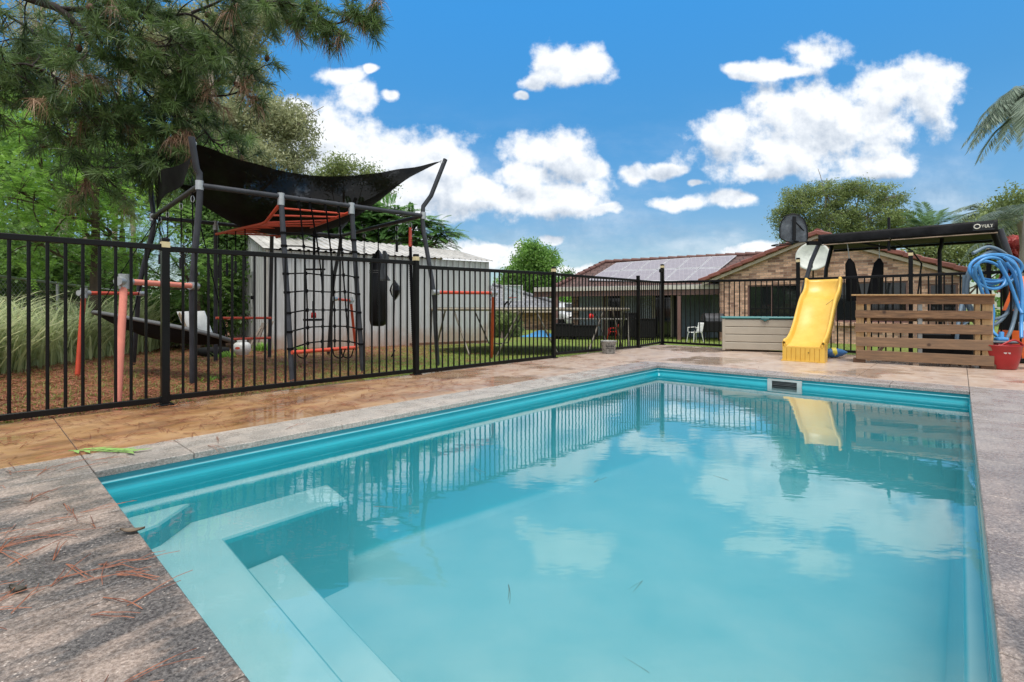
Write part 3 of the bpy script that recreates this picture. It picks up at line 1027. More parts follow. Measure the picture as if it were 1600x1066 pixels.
# gate between the last two posts
pg = LP(1016)
gate = thing('pool_gate', 'narrow black pool gate hung beside the tall latch post at the fence corner', 'gate', pg)
a, b = LP(997), FQ0
fence_panel(gate, a, b, zat(a, 439), zat(b, 441.5), zat(a, 541), zat(b, 535), skip=0.05)
mb = MB()
for q, s_ in ((a, 1), (b, -1)):
    p_ = q + FD * 0.055 * s_
    mb.bar(p_ + Vector((0, 0, .03)), p_ + Vector((0, 0, 1.28)), 0.026, 0.026)
mb.build('stile', MT['black_paint'], gate)
mb = MB()
mb.box(a + FD * 0.03 - E2 * 0.0 + Vector((0, 0, 0.42)), (0.09, 0.05, 0.07), rzf, ch=.006)
mb.box(a + FD * 0.03 + Vector((0, 0, 0.2)), (0.07, 0.04, 0.06), rzf, ch=.006)
mb.build('hinge', MT['rubber'], gate)
# far fence
ff = thing('pool_fence', 'black tubular pool fence in front of the brick house and behind the yellow slide', 'fence', FQ0 + FE * 2.6)
rzq = math.atan2(FE.y, FE.x)
def QP(px): return FQ0 + FE * on_line(FQ0, FE, px)
fence_post(ff, FQ0, zat(FQ0, 413), rzq, w=0.06)
mb = MB()
pl_ = FQ0 - FD * 0.06
mb.bar(pl_ + Vector((0, 0, 0.75)), pl_ + Vector((0, 0, 1.52)), 0.035, 0.03)
mb.box(pl_ - FD * 0.01 + Vector((0, 0, 1.52)), (0.07, 0.05, 0.07), rzf, ch=.008)
mb.build('latch', MT['black_paint'], ff)
fq = [(1247, 403), (1423, 392), (1545, 381)]
for px, py in fq:
    p = QP(px); fence_post(ff, p, zat(p, py), rzq, w=0.052)
pend = QP(1545) + FE * 2.4
fence_post(ff, pend, 1.62, rzq, w=0.052)
cc = [FQ0] + [QP(px) for px, _ in fq] + [pend]
tops = [(441, 1035), (436.5, 1247), (430.5, 1423), (426, 1545)]
for k in range(4):
    a, b = cc[k], cc[k + 1]
    za = zat(a, tops[k][0]); zb_ = zat(b, tops[k + 1][0]) if k < 3 else za
    fence_panel(ff, a, b, za, zb_, 0.055, 0.05 if k else 0.045, gap=0.096)
# ================================================================ climbing frame and what hangs on it
ZJ = 1.95
J1 = Vector((-3.05, 4.81, ZJ)); J2 = Vector((-1.17, 6.49, ZJ + .02)); J3 = Vector((-2.85, 8.17, ZJ)); J4 = Vector((-4.73, 6.49, ZJ))
gymc = (J1 + J3) / 2
gym = thing('jungle_gym', 'dark grey tubular climbing frame with orange monkey bars on the lawn behind the fence', 'climbing frame', (gymc.x, gymc.y, -0.05))
TR = 0.029
def clamp(mb, p, axis, r=0.042, L=0.10):
    d = Vector(axis).normalized()
    mb.tube([Vector(p) - d * L / 2, Vector(p) + d * L / 2], r, 10)
def smooth_path(pts, n=6):
    """Catmull-Rom through the points"""
    pts = [Vector(p) for p in pts]
    out = []
    P = [pts[0] * 2 - pts[1]] + pts + [pts[-1] * 2 - pts[-2]]
    for i in range(1, len(P) - 2):
        for k in range(n):
            t_ = k / n
            a, b, c_, d_ = P[i - 1], P[i], P[i + 1], P[i + 2]
            out.append(0.5 * ((2 * b) + (c_ - a) * t_ + (2 * a - 5 * b + 4 * c_ - d_) * t_ ** 2 + (3 * b - a - 3 * c_ + d_) * t_ ** 3))
    out.append(pts[-1])
    return out
def corner_pole(base, j, tip, mid):
    pts = [base, mid, j + Vector((0, 0, -0.12)), j + Vector((0, 0, 0.16)), tip]
    mb = MB(); mb.tube(smooth_path([base, base.lerp(mid, .5) , mid, j + Vector((0, 0, -0.16)), j + Vector((0, 0, 0.12))], 5)[:-1] + [j + Vector((0, 0, 0.12)), j.lerp(tip, .35), tip], TR, 10)
    pole = mb.build('pole', MT['grey_tube'], gym)
    m2 = MB(); clamp(m2, j, (0, 0, 1), 0.037, 0.09)
    m2.build('clamp', MT['galv'], pole)
    return pole
b1 = gp(301, 603, -0.03); b1 = Vector((b1.x, b1.y, -0.03))
t1 = dp(299, 214, 4.74)
corner_pole(b1, J1, t1, dp(301, 440, 4.84))
b2 = gp(684, 571, -0.03)
t2 = dp(696, 249, 6.55)
corner_pole(b2, J2, t2, dp(677, 452, 6.55))
b4 = gp(208, 572, -0.05)
t4 = dp(233, 262, 6.6)
corner_pole(b4, J4, t4, dp(219, 440, 6.5))
b3 = gp(513, 554, -0.09)
t3 = dp(556, 310, 8.4)
corner_pole(b3, J3, t3, dp(521, 440, 8.3))
for a, b in ((J1, J2), (J2, J3), (J3, J4), (J4, J1)):
    mb = MB(); mb.tube([a, b], TR * 0.93, 10); mb.build('beam', MT['grey_tube'], gym)
def near_beam(px):
    t_ = on_line(J1, (J2 - J1), px); return J1.lerp(J2, t_)
def back_beam(px):
    t_ = on_line(J4, (J3 - J4), px); return J4.lerp(J3, t_)
def right_beam(px):
    t_ = on_line(J2, (J3 - J2), px); return J2.lerp(J3, t_)
def left_beam(px):
    t_ = on_line(J4, (J1 - J4), px); return J4.lerp(J1, t_)
P1, P2 = near_beam(439), near_beam(549)
P1b, P2b = gp(457, 597, -.03), gp(567, 583, -.03)
B1, B2 = back_beam(337), back_beam(425)
B1b, B2b = gp(337, 566, -.04), gp(421, 560, -.05)
for tp, bt in ((P1, P1b), (P2, P2b), (B1, B1b), (B2, B2b)):
    mb = MB(); mb.tube([tp, tp.lerp(bt, .5) + (bt - tp).normalized() * 0 , bt], TR * 0.95, 10)
    pl2 = mb.build('leg', MT['grey_tube'], gym)
    mb = MB(); clamp(mb, tp - Vector((0, 0, .03)), (0, 0, 1), 0.037, 0.13)
    mb.build('clamp', MT['galv'], pl2)
# monkey bar ladder
mk = thing('monkey_bars', None, None, P1); del_keys = None
mk.parent = gym; mk.location = P1 - gym.location
MKL = [P1 + Vector((0, 0, -.07)), dp(414, 349, 5.66), dp(338, 366, 6.95)]
MKR = [P2 + Vector((0, 0, -.07)), dp(494, 352, 6.35), dp(432, 371, 7.45)]
def along(P, s):
    L = [(P[i + 1] - P[i]).length for i in range(len(P) - 1)]; d = s * sum(L)
    for i, l in enumerate(L):
        if d <= l: return P[i].lerp(P[i + 1], d / l)
        d -= l
    return P[-1].copy()
for P in (MKL, MKR):
    mb = MB(); mb.tube([P[0], P[0].lerp(P[1], .93), P[1] + (P[2] - P[1]) * .05, P[2]], 0.019, 8); mb.build('side_rail', MT['orange'], mk)
for k in range(10):
    s = (.05, .13, .21, .29, .38, .48, .58, .69, .80, .91)[k]
    mb = MB(); mb.tube([along(MKL, s), along(MKR, s)], 0.011, 8); mb.build('rung', MT['orange'], mk)
# outrigger bars
def outrigger(p0, end, foot, mat, r, matl=None, rl=None):
    mb = MB(); mb.tube([p0, end], r, 10); bar = mb.build('bar', mat, gym)
    mb = MB(); clamp(mb, p0, end - p0, r * 1.55, 0.10); mb.build('clamp', MT['galv'], bar)
    mb = MB(); clamp(mb, end, (0, 0, 1), r * 1.6, 0.12); clamp(mb, end, end - p0, r * 1.5, 0.13)
    mb.build('clamp', MT['galv'], bar)
    if foot is not None:
        mid = end.lerp(foot, .5)
        mb = MB(); mb.tube(smooth_path([end, mid, foot]), rl or r, 10); mb.build('bar_leg', matl or mat, gym)
pp = dp(302, 447, 4.83)
outrigger(pp, dp(194, 440, 3.98), gp(183, 640, -.02), MT['pink_foam'], 0.025, MT['pink_foam'], 0.027)
outrigger(dp(221, 459, 6.5), dp(131, 458, 5.7), gp(121, 588, -.03), MT['orange'], 0.022, MT['orange'], 0.025)
outrigger(dp(680, 457, 6.52), dp(771, 458, 7.3), gp(768, 558, -.05), MT['orange'], 0.024, MT['orange'], 0.026)
outrigger(dp(523, 467, 8.3), dp(548, 470, 8.9), gp(556, 547, -.1), MT['orange'], 0.024, MT['orange'], 0.026)
for (a, b, m, r) in ((dp(337, 497, 6.97), dp(424, 497, 7.47), 'orange', .018), (dp(337, 531, 6.97), dp(423, 528, 7.47), 'orange', .018), (dp(456, 551, 5.13), dp(557, 543, 5.85), 'orange', .021)):
    mb = MB(); mb.tube([a, b], r, 8); mb.build('bar', MT[m], gym)
a, b = dp(253, 342, 6.6), dp(247, 390, 6.5)
# ---- cargo net between the two near legs, bellied away from the viewer
cn = thing('cargo_net', 'black rope cargo net laced between the two middle legs of the climbing frame', 'cargo net', P1.lerp(P2, .5))
topx = [467, 484, 508, 529]; botpx = [(481, 543), (503, 540), (523, 537), (545, 535)]
midb = [(472, 437), (493, 422), (513, 424), (535, 436)]
vert = []
back = Vector((-0.69, 0.72, 0))
for k in range(4):
    tp = near_beam(topx[k])
    bl2 = [0.30, 0.62, 0.62, 0.30][k]
    pts = [tp + Vector((0, 0, .03))]
    bx, by = botpx[k]
    for s in range(1, 9):
        q = s / 8
        Yd = tp.y + bl2 * (math.sin(min(1, q * 1.3) * math.pi / 2)) * .72
        px = topx[k] + (bx - topx[k]) * q + [4, 9, 5, 0][k] * math.sin(math.pi * q)
        zt, zb = tp.z, 0.27
        z = zt + (zb - zt) * q
        pts.append(Vector(((px - CX) / F * Yd, Yd, z)))
    vert.append(pts)
    mb = MB(); mb.tube(pts, 0.009, 6); v_ = mb.build('rope', MT['black_rope'], cn)
    mb = MB(); mb.tube([tp + Vector((0, 0, .035)), tp + Vector((0, 0, -.10))], 0.015, 6); mb.build('strap', MT['black_rope'], v_)
for z in (1.56, 1.42, 1.12, 0.92, 0.70, 0.50, 0.32):
    s1 = (P1.z - z) / (P1.z - P1b.z); s2 = (P2.z - z) / (P2.z - P2b.z)
    L_ = P1.lerp(P1b, s1); R_ = P2.lerp(P2b, s2)
    pts = [L_]
    for pts_v in vert:
        for i in range(len(pts_v) - 1):
            if pts_v[i].z >= z >= pts_v[i + 1].z:
                f_ = (pts_v[i].z - z) / (pts_v[i].z - pts_v[i + 1].z)
                q = pts_v[i].lerp(pts_v[i + 1], f_); q.z += 0.03; pts.append(q)
                break
    pts.append(R_)
    mb = MB(); mb.tube(smooth_path(pts, 4), 0.0085, 6)
    for p in (L_, R_):
        mb.tube([p + Vector((0, 0, .012)), p - Vector((0, 0, .012))], 0.036, 8)
    for p in pts[1:-1]:
        mb.tube([p + Vector((0, 0, .02)), p - Vector((0, 0, .02))], 0.016, 6)
    mb.build('rope', MT['black_rope'], cn)
for px in (463, 520, 533):
    a = dp(px, 545, 5.5)
    mb = MB(); mb.tube(smooth_path([a, a + Vector((.02, 0, -.08)), a + Vector((.10, 0, -.10)), a + Vector((.14, 0, 0.0))], 5), 0.007, 6); mb.build('tie_cord', MT['black_rope'], cn)
# ---- hanging grips under the monkey bars
for k, px in enumerate((357, 374, 389, 401)):
    s = 0.95 - k * 0.15
    p = along(MKL, s)
    L = 0.62 - 0.03 * k
    g_ = thing('hanging_strap', 'black webbing strap hanging from the %s orange monkey bar rail' % ['far end of the', 'far half of the', 'middle of the', 'near half of the'][k], 'strap', p, group='straps hanging from the monkey bars')
    mb = MB(); mb.tube([p, p - Vector((0, 0, L * .72))], 0.0065, 6); mb.build('webbing', MT['black_rope'], g_)
    mb = MB(); mb.tube([p - Vector((0, 0, L * .72)), p - Vector((0, 0, L))], 0.016, 8); mb.build('grip', MT['black_tube'], g_)
def hang(name, label, px, p, L, gripL, n, group=None, orange=False):
    g_ = thing(name, label, 'hanging hold', p, group=group)
    mb = MB()
    for i in range(n):
        mb.tube([p + Vector((0.012 * i, 0, 0)), p + Vector((0.012 * i, 0, -L))], 0.006, 6)
    mb.build('cord', MT['black_rope'], g_)
    mb = MB()
    for i in range(2):
        c_ = p - Vector((0, 0, 0.06 + i * (L - 0.12)))
        mb.tube([c_ + Vector((0.018 * math.cos(a), 0, 0.035 * math.sin(a))) for a in [k * math.pi / 4 for k in range(8)]], 0.0045, 5, closed=True)
    mb.build('snap_hook', MT['galv'], g_)
    mb = MB(); mb.tube([p - Vector((0, 0, L)), p - Vector((0, 0, L + gripL))], 0.019, 8); mb.build('grip', MT['orange'] if orange else MT['black_tube'], g_)
    return g_
for k, (px, L) in enumerate(((250, 0.5), (262, 0.44), (283, 0.62), (301, 0.78))):
    p = left_beam(px); p.z -= .03
    hang('hanging_hold', 'black grip clipped to the pine side beam, %s the near corner' % ['farthest from', 'second farthest from', 'second closest to', 'closest to'][k], px, p, L, 0.12, 1, 'grips hanging on the pine side beam')
for k, (px, L) in enumerate(((569, 0.34), (593, 0.12), (620, 0.25))):
    p = right_beam(px); p.z -= .03
    if k == 1: continue
    hang('hanging_hold', 'slim black grip on a hook %s the black punching bag' % ['just beyond', '', 'between the climbing rope and'][k], px, p, L, 0.14, 1)
# T-bar trapeze in the net
p = along(MKR, 0.45)
tz = thing('disc_swing', 'small flat black disc seat on a rope seen through the cargo net', 'swing', (p.x, p.y, .66))
tc_ = dp(490, 497, 6.4)
topt = Vector((tc_.x, tc_.y, 1.76))
mb = MB(); mb.tube([topt, tc_], 0.010, 6); mb.build('rope', MT['black_rope'], tz)
mb = MB(); mb.tube([tc_ + Vector((-.0, 0, .22)), tc_ + Vector((0, 0, .02))], 0.018, 8); mb.build('sleeve', MT['black_tube'], tz)
mb = MB(); mb.lathe(tc_ - Vector((0, 0, .01)), [(0, 0), (.125, 0), (.13, -.012), (.125, -.026), (0, -.026)], 20); mb.build('seat', MT['black_tube'], tz)
mb = MB(); mb.lathe(tc_, [(0, .07), (.03, .07), (.034, .0), (.0, 0)], 10); mb.build('knot', MT['red'], tz)
tz2 = thing('trapeze_bar', 'short black crossbar on a cord level with the top of the cargo net', 'trapeze', dp(492, 421, 6.3))
c0 = dp(492, 421, 6.3)
mb = MB(); mb.tube([Vector((c0.x, c0.y, 1.75)), c0], 0.007, 6); mb.build('cord', MT['black_rope'], tz2)
mb = MB(); mb.tube([c0 - Vector((.13, 0, 0)), c0 + Vector((.13, 0, 0))], 0.012, 8); mb.build('crossbar', MT['black_tube'], tz2)
# ---- punching bag
p = right_beam(591)
pbx = thing('punching_bag', 'tall black punching bag with strap harness hanging from the climbing frame', 'punching bag', (p.x, p.y, 0.5))
zt, zb = zat(p, 411), zat(p, 510)
rr_ = 0.128
mb = MB(); mb.lathe((p.x, p.y, 0), [(0, zb), (rr_ * .55, zb + .004), (rr_ * .88, zb + .03), (rr_, zb + .09), (rr_, (zt + zb) / 2), (rr_ * .96, zt), (rr_ * .80, zt + .05), (rr_ * .5, zt + .10), (0.03, zt + .17), (0, zt + .17)], 24)
bag = mb.build('bag', MT['black_vinyl'], pbx)
mb = MB()
for z_ in (zt - .12, zt - .15): mb.lathe((p.x, p.y, 0), [(rr_ + .002, z_ - .006), (rr_ + .004, z_), (rr_ + .002, z_ + .006)], 24)
mb.build('band', plain('grey band', (.12, .12, .12), .5), bag)
mb = MB()
for a in range(4):
    q = Vector((math.cos(a * math.pi / 2 + .4), math.sin(a * math.pi / 2 + .4), 0))
    mb.tube([Vector((p.x, p.y, zt - .02)) + q * rr_ * .98, Vector((p.x, p.y, zt + .08)) + q * rr_ * .66, Vector((p.x, p.y, zt + .20))], 0.008, 6)
mb.tube([Vector((p.x, p.y, zt + .18)), p], 0.009, 6)
mb.build('harness', MT['black_rope'], pbx)
# grey cloth hooked beside the bag
q = right_beam(602) + Vector((0.05, -0.25, 0)); q = Vector((q.x, q.y, zat(q, 392)))
cloth = MB()
cloth.grid(lambda a, b: q + Vector((0.03 * math.sin(b * 7) * a + (a - .5) * 0.10 * (0.35 + b), -0.012 * math.cos(a * 9), -b * 0.42)), 8, 12)
tag(cloth.build('grey_cloth', plain('grey mesh cloth', (.10, .11, .12), .85), solid=0.004), 'crumpled grey cloth hooked up next to the punching bag', 'cloth')
# ---- speed ball with its cords
p = right_beam(617)
zt, zb = zat(p, 437), zat(p, 471)
sb = thing('speed_ball', 'small black and silver double end ball on elastic cords beside the punching bag', 'speed ball', (p.x, p.y, 0))
mb = MB(); mb.lathe((p.x, p.y, 0), [(0, zb), (.015, zb + .03), (.055, zb + .09), (.078, (zt + zb) / 2), (.060, zt - .09), (.016, zt - .03), (0, zt)], 6, smooth=False)
ball = mb.build('ball', MT['black_vinyl'], sb)
mb = MB()
for a in (0.4, 2.5, 4.4):
    pts = []
    for (r_, z_) in ((.018, zb + .03), (.057, zb + .09), (.080, (zt + zb) / 2), (.062, zt - .09), (.018, zt - .03)):
        pts.append(Vector((p.x + r_ * math.cos(a), p.y + r_ * math.sin(a), z_)))
    mb.tube(pts, 0.008, 5)
mb.build('panel_trim', plain('silver trim', (.5, .5, .46), .4), ball)
mb = MB(); mb.tube([Vector((p.x, p.y, ZJ)), Vector((p.x, p.y, zt))], .003, 5); mb.tube(smooth_path([Vector((p.x, p.y, zb)), Vector((p.x - .02, p.y, 0.25)), Vector((p.x - .03, p.y, .05))]), .003, 5); mb.build('cord', MT['black_rope'], sb)
mb = MB(); mb.tube([Vector((p.x - .05, p.y, .06)), Vector((p.x - .0, p.y, .16))], .010, 5); mb.build('anchor', MT['black_tube'], sb)
# ---- climbing rope
p = right_beam(641)
cr = thing('climbing_rope', 'thick black climbing rope with an orange sleeve on top, near corner of the frame', 'climbing rope', (p.x, p.y, 0))
pts = [Vector((p.x + 0.035 * s_ + 0.02 * s_ ** 2, p.y, ZJ - .25 - 1.62 * s_)) for s_ in [k / 12 for k in range(13)]]
mb = MB(); mb.tube(pts, 0.020, 8)
for k in range(1, 60):
    s_ = k / 60; q = pts[0].lerp(pts[-1], s_)
    q = Vector((p.x + 0.035 * s_ + 0.02 * s_ ** 2, p.y, ZJ - .25 - 1.62 * s_))
    mb.tube([q + Vector((-.018, -.006, -.012)), q + Vector((.018, -.012, .012))], .011, 5)
mb.build('rope', MT['black_rope'], cr)
mb = MB(); mb.tube([Vector((p.x, p.y, ZJ - .10)), Vector((p.x, p.y, ZJ - .36))], [.02, .026], 8); mb.build('sleeve', MT['orange'], cr)
mb = MB(); mb.tube([Vector((p.x + .022 * math.cos(a), p.y, ZJ - .07 + .04 * math.sin(a))) for a in [k * math.pi / 4 for k in range(8)]], 0.005, 5, closed=True); mb.build('hook', MT['galv'], cr)
# ---- nest swing
sc_ = dp(254, 509, 5.65)
A_, B_ = dp(163, 494, 5.95), dp(350, 529, 5.15)
cen = (A_ + B_) / 2
sw = thing('platform_swing', 'long black platform swing with padded grey rim hung tilted under the frame', 'swing', cen)
d_ = (B_ - A_); L = d_.length; d_.normalize()
vw = (cen - Vector((0, 0, H0))).normalized(); s_ = (vw - d_ * vw.dot(d_) + Vector((0, 0, -.07))).normalized()
n_ = d_.cross(s_).normalized()
if n_.z < 0: n_ = -n_
def rim(a):
    ca, sa_ = math.cos(a), math.sin(a)
    e = 0.55
    x = math.copysign(abs(ca) ** e, ca) * L / 2; y = math.copysign(abs(sa_) ** e, sa_) * 0.24
    return cen + d_ * x + s_ * y
rp = [rim(2 * math.pi * k / 40) for k in range(40)]
mb = MB(); mb.tube(rp, 0.023, 8, closed=True); mb.build('rim', plain('padded grey rim', (.10, .105, .11), .6), sw)
mb = MB()
rings_ = [[cen + (p - cen) * f_ - n_ * (0.0) + Vector((0, 0, -0.15 * (1 - f_ ** 2.2))) for p in rp] for f_ in (1, .9, .75, .55, .3, .05)]
n0 = 40
mb.add([p for r_ in rings_ for p in r_], [(i * n0 + j, i * n0 + (j + 1) % n0, (i + 1) * n0 + (j + 1) % n0, (i + 1) * n0 + j) for i in range(5) for j in range(n0)], True)
mb.build('fabric', MT['black_rope'], sw, solid=0.006)
hk = [left_beam(252), left_beam(300)]
for i, k in enumerate((5, 15, 25, 35)):
    tgt = hk[1] if i in (0, 3) else hk[0]
    mb = MB(); mb.tube([rp[k], tgt], 0.006, 6); mb.build('rope', MT['black_rope'], sw)
# ---- shade sail
sail = MB()
C1, C2, C3, C4 = dp(304, 225, 4.78), dp(690, 253, 6.52), dp(552, 322, 8.35), dp(237, 267, 6.55)
def sail_pt(a, b):
    # a from C1 to C2 (near edge), b towards C4..C3
    p = (C1 * (1 - a) + C2 * a) * (1 - b) + (C4 * (1 - a) + C3 * a) * b
    ea = 4 * a * (1 - a); eb = 4 * b * (1 - b)
    p.z -= 0.21 * ea * (1 - b) ** 1.5 + 0.50 * ea * b ** 1.2 + 0.26 * eb * (1 - a) + 0.16 * eb * a + 0.26 * ea * eb
    cc_ = (C1 + C2 + C3 + C4) / 4
    k = 0.30 * ea * (abs(b - .5) * 2) ** 2 + 0.28 * eb * (abs(a - .5) * 2) ** 2
    p.x += (cc_.x - p.x) * k * 0.6; p.y += (cc_.y - p.y) * k * 0.6
    p.z += 0.012 * math.sin(a * 40) * (abs(a - .5) * 2) ** 2
    return p
sail.grid(sail_pt, 40, 26)
t = NT('shade cloth')
P_ = t.pos(); nn = t.noise(P_, 5, 5, 0.7)
b_ = t.pbr(t.mix(t.mr(nn, .4, .7), (0.003, 0.003, 0.0035), (0.009, 0.009, 0.010)), 0.85, spec=.15)
tp_ = t.n('ShaderNodeBsdfTransparent')
mx = t.n('ShaderNodeMixShader')
t.l(t.mr(t.noise(P_, 1.6, 5, 0.75), .56, .84, .02, .22), mx.inputs[0])
t.l(b_.outputs[0], mx.inputs[1]); t.l(tp_.outputs[0], mx.inputs[2])
MT['shade'] = t.done(mx)
ss = thing('shade_sail', 'black shade cloth sail stretched between the bent poles over the climbing frame', 'shade sail', cc0 if False else (C1 + C2 + C3 + C4) / 4)
sail.build('cloth', MT['shade'], ss)
fl = MB()
tri = [dp(300, 243, 4.9), dp(237, 267, 6.5), dp(243, 327, 6.45), dp(287, 287, 5.3)]
fl.grid(lambda a, b: (tri[0] * (1 - a) + tri[1] * a) * (1 - b) + (tri[3] * (1 - a) + tri[2] * a) * b + Vector((0, .03 * math.sin(8 * a), -.05 * math.sin(math.pi * a) * (1 - b) + .04 * math.sin(math.pi * a) * b)), 12, 8)
fl.build('hanging_corner', MT['shade'], ss)
for a, b in ((C1, t1), (C2, t2), (C4, t4), (C3, t3)):
    mb = MB(); mb.tube([a, b + Vector((0, 0, -.02))], 0.005, 5); mb.tube([a + Vector((.02 * math.cos(q), 0, .02 * math.sin(q))) for q in [k * math.pi / 4 for k in range(8)]], 0.004, 5, closed=True); mb.build('tie', MT['galv'], ss)
# ---- things on the ground behind the frame
p = gp(333, 556, -.05)
mb = MB()
ty = thing('tyre', 'old black tyre lying flat on the grass by the gas bottle', 'tyre', p)
mb.lathe((p.x, p.y, p.z), [(.12, .03), (.18, .0), (.24, .02), (.255, .07), (.24, .125), (.18, .14), (.12, .11), (.12, .03)], 28)
mb.build('tyre_wall', MT['rubber'], ty)
p = gp(378, 554, -.05)
gb = thing('gas_bottle', 'squat pale grey gas bottle with an orange mark standing on the grass', 'gas bottle', p)
mb = MB(); mb.lathe(p, [(.10, 0), (.11, .03), (.135, .05), (.14, .10), (.138, .16), (.11, .20), (.05, .225), (0, .23)], 24); body = mb.build('tank', MT['white_plastic'], gb)
mb = MB(); mb.lathe(p, [(.075, .205), (.08, .27), (.075, .275), (.07, .22)], 16); mb.build('collar', MT['white_plastic'], gb)
mb = MB(); mb.tube([p + Vector((0, 0, .22)), p + Vector((0, 0, .265))], .02, 8); mb.build('valve', MT['galv'], gb)
mb = MB(); q = p + Vector((0, -.1385, .12)); mb.prism([q + Vector((.04 * math.cos(a), 0.004, .022 * math.sin(a))) for a in [k * math.pi / 8 for k in range(16)]], (0, -.006, 0)); mb.build('mark', MT['orange'], gb)
# leaning white boards
a, b, c_, e_ = dp(276, 487, 7.6), dp(318, 486, 7.7), dp(333, 527, 7.3), dp(292, 527, 7.3)
wb = thing('white_board', 'white panel leaning behind the platform swing', 'board', (e_ + c_) / 2)
mb = MB(); mb.prism([a, b, c_, e_], (0.0, 0.03, 0)); mb.build('panel', MT['white_plastic'], wb)
mb = MB(); mb.bar(dp(280, 490, 7.55), dp(297, 527, 7.25), .02, .05); mb.build('edge_strip', plain('raw timber', (.38, .27, .17), .8), wb)
mb = MB(); mb.bar(dp(300, 500, 7.4), dp(312, 524, 7.2), .02, .03); mb.build('strap', MT['rubber'], wb)
# planks leaning against the shed
for k, (x0, y0, x1, y1, w_) in enumerate(((396, 548, 412, 505, .09), (386, 550, 408, 512, .05), (405, 548, 424, 502, .12))):
    a = gp(x0, y0, -.09); b = dp(x1, y1, a.y + .25)
    mb = MB(); mb.bar(a, b, w_, .025)
    tag(mb.build('plank', plain('weathered plank', (.17 + .05 * k, .14 + .04 * k, .12 + .03 * k), .85, bump=.5)), ['broad weathered plank leaning on the shed, in the middle', 'narrow grey batten leaning on the shed nearest the gas bottle', 'wide plank leaning flush to the shed corner'][k], 'plank', 'planks leaning on the shed')
# ================================================================ shed, trampoline, objects on the terrace
# ---- corrugated shed
t = NT('weathered white steel')
P_ = t.pos()
n1 = t.noise(P_, 1.2, 5, 0.7)
mp = t.n('ShaderNodeMapping'); t.l(P_, mp.inputs[0]); mp.inputs['Scale'].default_value = (7, 7, .5)
n2 = t.noise(mp.outputs[0], 2.0, 5, 0.7)
c = t.mix(t.mr(n2, .35, .7), (0.56, 0.58, 0.59), (0.40, 0.405, 0.405))
sp = t.n('ShaderNodeSeparateXYZ'); t.l(P_, sp.inputs[0])
low = t.mr(t.math('ADD', sp.outputs[2], t.math('MULTIPLY', t.math('SUBTRACT', n1, .5), 1.2)), -.05, .25, .75, 0)
c = t.mix(low, c, (0.42, 0.31, 0.24))
MT['shed'] = t.done(t.pbr(c, 0.5, 0.1, t.bump(n1, .2, .01)))
MT['shed_roof'] = plain('weathered roof steel', (0.46, 0.445, 0.42), 0.5, .2, var=.28, sc=2)
def corr(mb, a, b, za, zb, ta, tb, nrm, period=0.19, amp=0.042, rib=0.35):
    """ribbed wall sheet from a to b; bottoms za,zb; tops ta,tb"""
    a, b = Vector((a[0], a[1], 0)), Vector((b[0], b[1], 0))
    L = (b - a).length
    n = max(1, int(L / period))
    pts = []
    for k in range(n):
        for s, o in ((0, 0), (.55, 0), (.64, 1), (.91, 1)):
            pts.append(((k + s) / n, o * amp))
    pts.append((1, 0))
    V = []
    for s, o in pts:
        p = a.lerp(b, s) + nrm * o
        V += [Vector((p.x, p.y, za + (zb - za) * s)), Vector((p.x, p.y, ta + (tb - ta) * s))]
    mb.add(V, [(2 * i, 2 * i + 2, 2 * i + 3, 2 * i + 1) for i in range(len(pts) - 1)])
SA = Vector((-5.30, 10.66, 0)); SB = Vector((-.72, 14.6, 0))
sdv = (SB - SA).normalized(); snv = Vector((-sdv.y, sdv.x, 0))    # snv points away from the viewer
SD = 3.6
SC_ = SA + snv * SD; SDp = SB + snv * SD
zA, zB = -.16, -.28
ztA, ztB = 2.02, 2.12
shed = thing('garden_shed', 'long weathered white corrugated steel shed with a low pitched roof', 'shed', (SA + SB) / 2)
mb = MB(); corr(mb, SA, SB, zA, zB, ztA, ztB, -snv); mb.build('wall', MT['shed'], shed)
ridgeA, ridgeB = SA + snv * SD / 2, SB + snv * SD / 2
mb = MB(); corr(mb, ridgeA, SA, zA, zA, ztA + .55, ztA, -sdv, .19); corr(mb, SC_, ridgeA, zA, zA, ztA, ztA + .55, -sdv, .19); mb.build('gable_wall', MT['shed'], shed)
mb = MB(); corr(mb, SB, SDp, zB, zB, ztB, ztB, sdv); corr(mb, SDp, SC_, zB, zA, ztB, ztA, snv); mb.build('wall', MT['shed'], shed)
# roof sheets with ribs running up the slope
def roof_sheet(mb, e0, e1, r0, r1, period=.19, amp=.025):
    n = int((e1 - e0).length / period)
    pts = []
    for k in range(n):
        for s, o in ((0, 0), (.6, 0), (.68, 1), (.92, 1)):
            pts.append(((k + s) / n, o * amp))
    pts.append((1, 0))
    V = []
    for s, o in pts:
        V += [e0.lerp(e1, s) + Vector((0, 0, o)), r0.lerp(r1, s) + Vector((0, 0, o))]
    mb.add(V, [(2 * i, 2 * i + 2, 2 * i + 3, 2 * i + 1) for i in range(len(pts) - 1)])
up = lambda p, z: Vector((p.x, p.y, z))
ov = snv * -.12
mb = MB(); roof_sheet(mb, up(SA + ov - sdv * .1, ztA + .02), up(SB + ov + sdv * .1, ztB + .02), up(ridgeA - sdv * .1, ztA + .62), up(ridgeB + sdv * .1, ztB + .50)); mb.build('roof', MT['shed_roof'], shed)
mb = MB(); roof_sheet(mb, up(SC_ - ov - sdv * .1, ztA + .02), up(SDp - ov + sdv * .1, ztB + .02), up(ridgeA - sdv * .1, ztA + .62), up(ridgeB + sdv * .1, ztB + .50)); mb.build('roof', MT['shed_roof'], shed)
for q, zt_ in ((SA, ztA), (SB, ztB)):
    mb = MB(); mb.bar(up(q - snv * .035, -.2), up(q - snv * .035, zt_), .07, .03); mb.build('corner_flashing', MT['shed_roof'], shed)
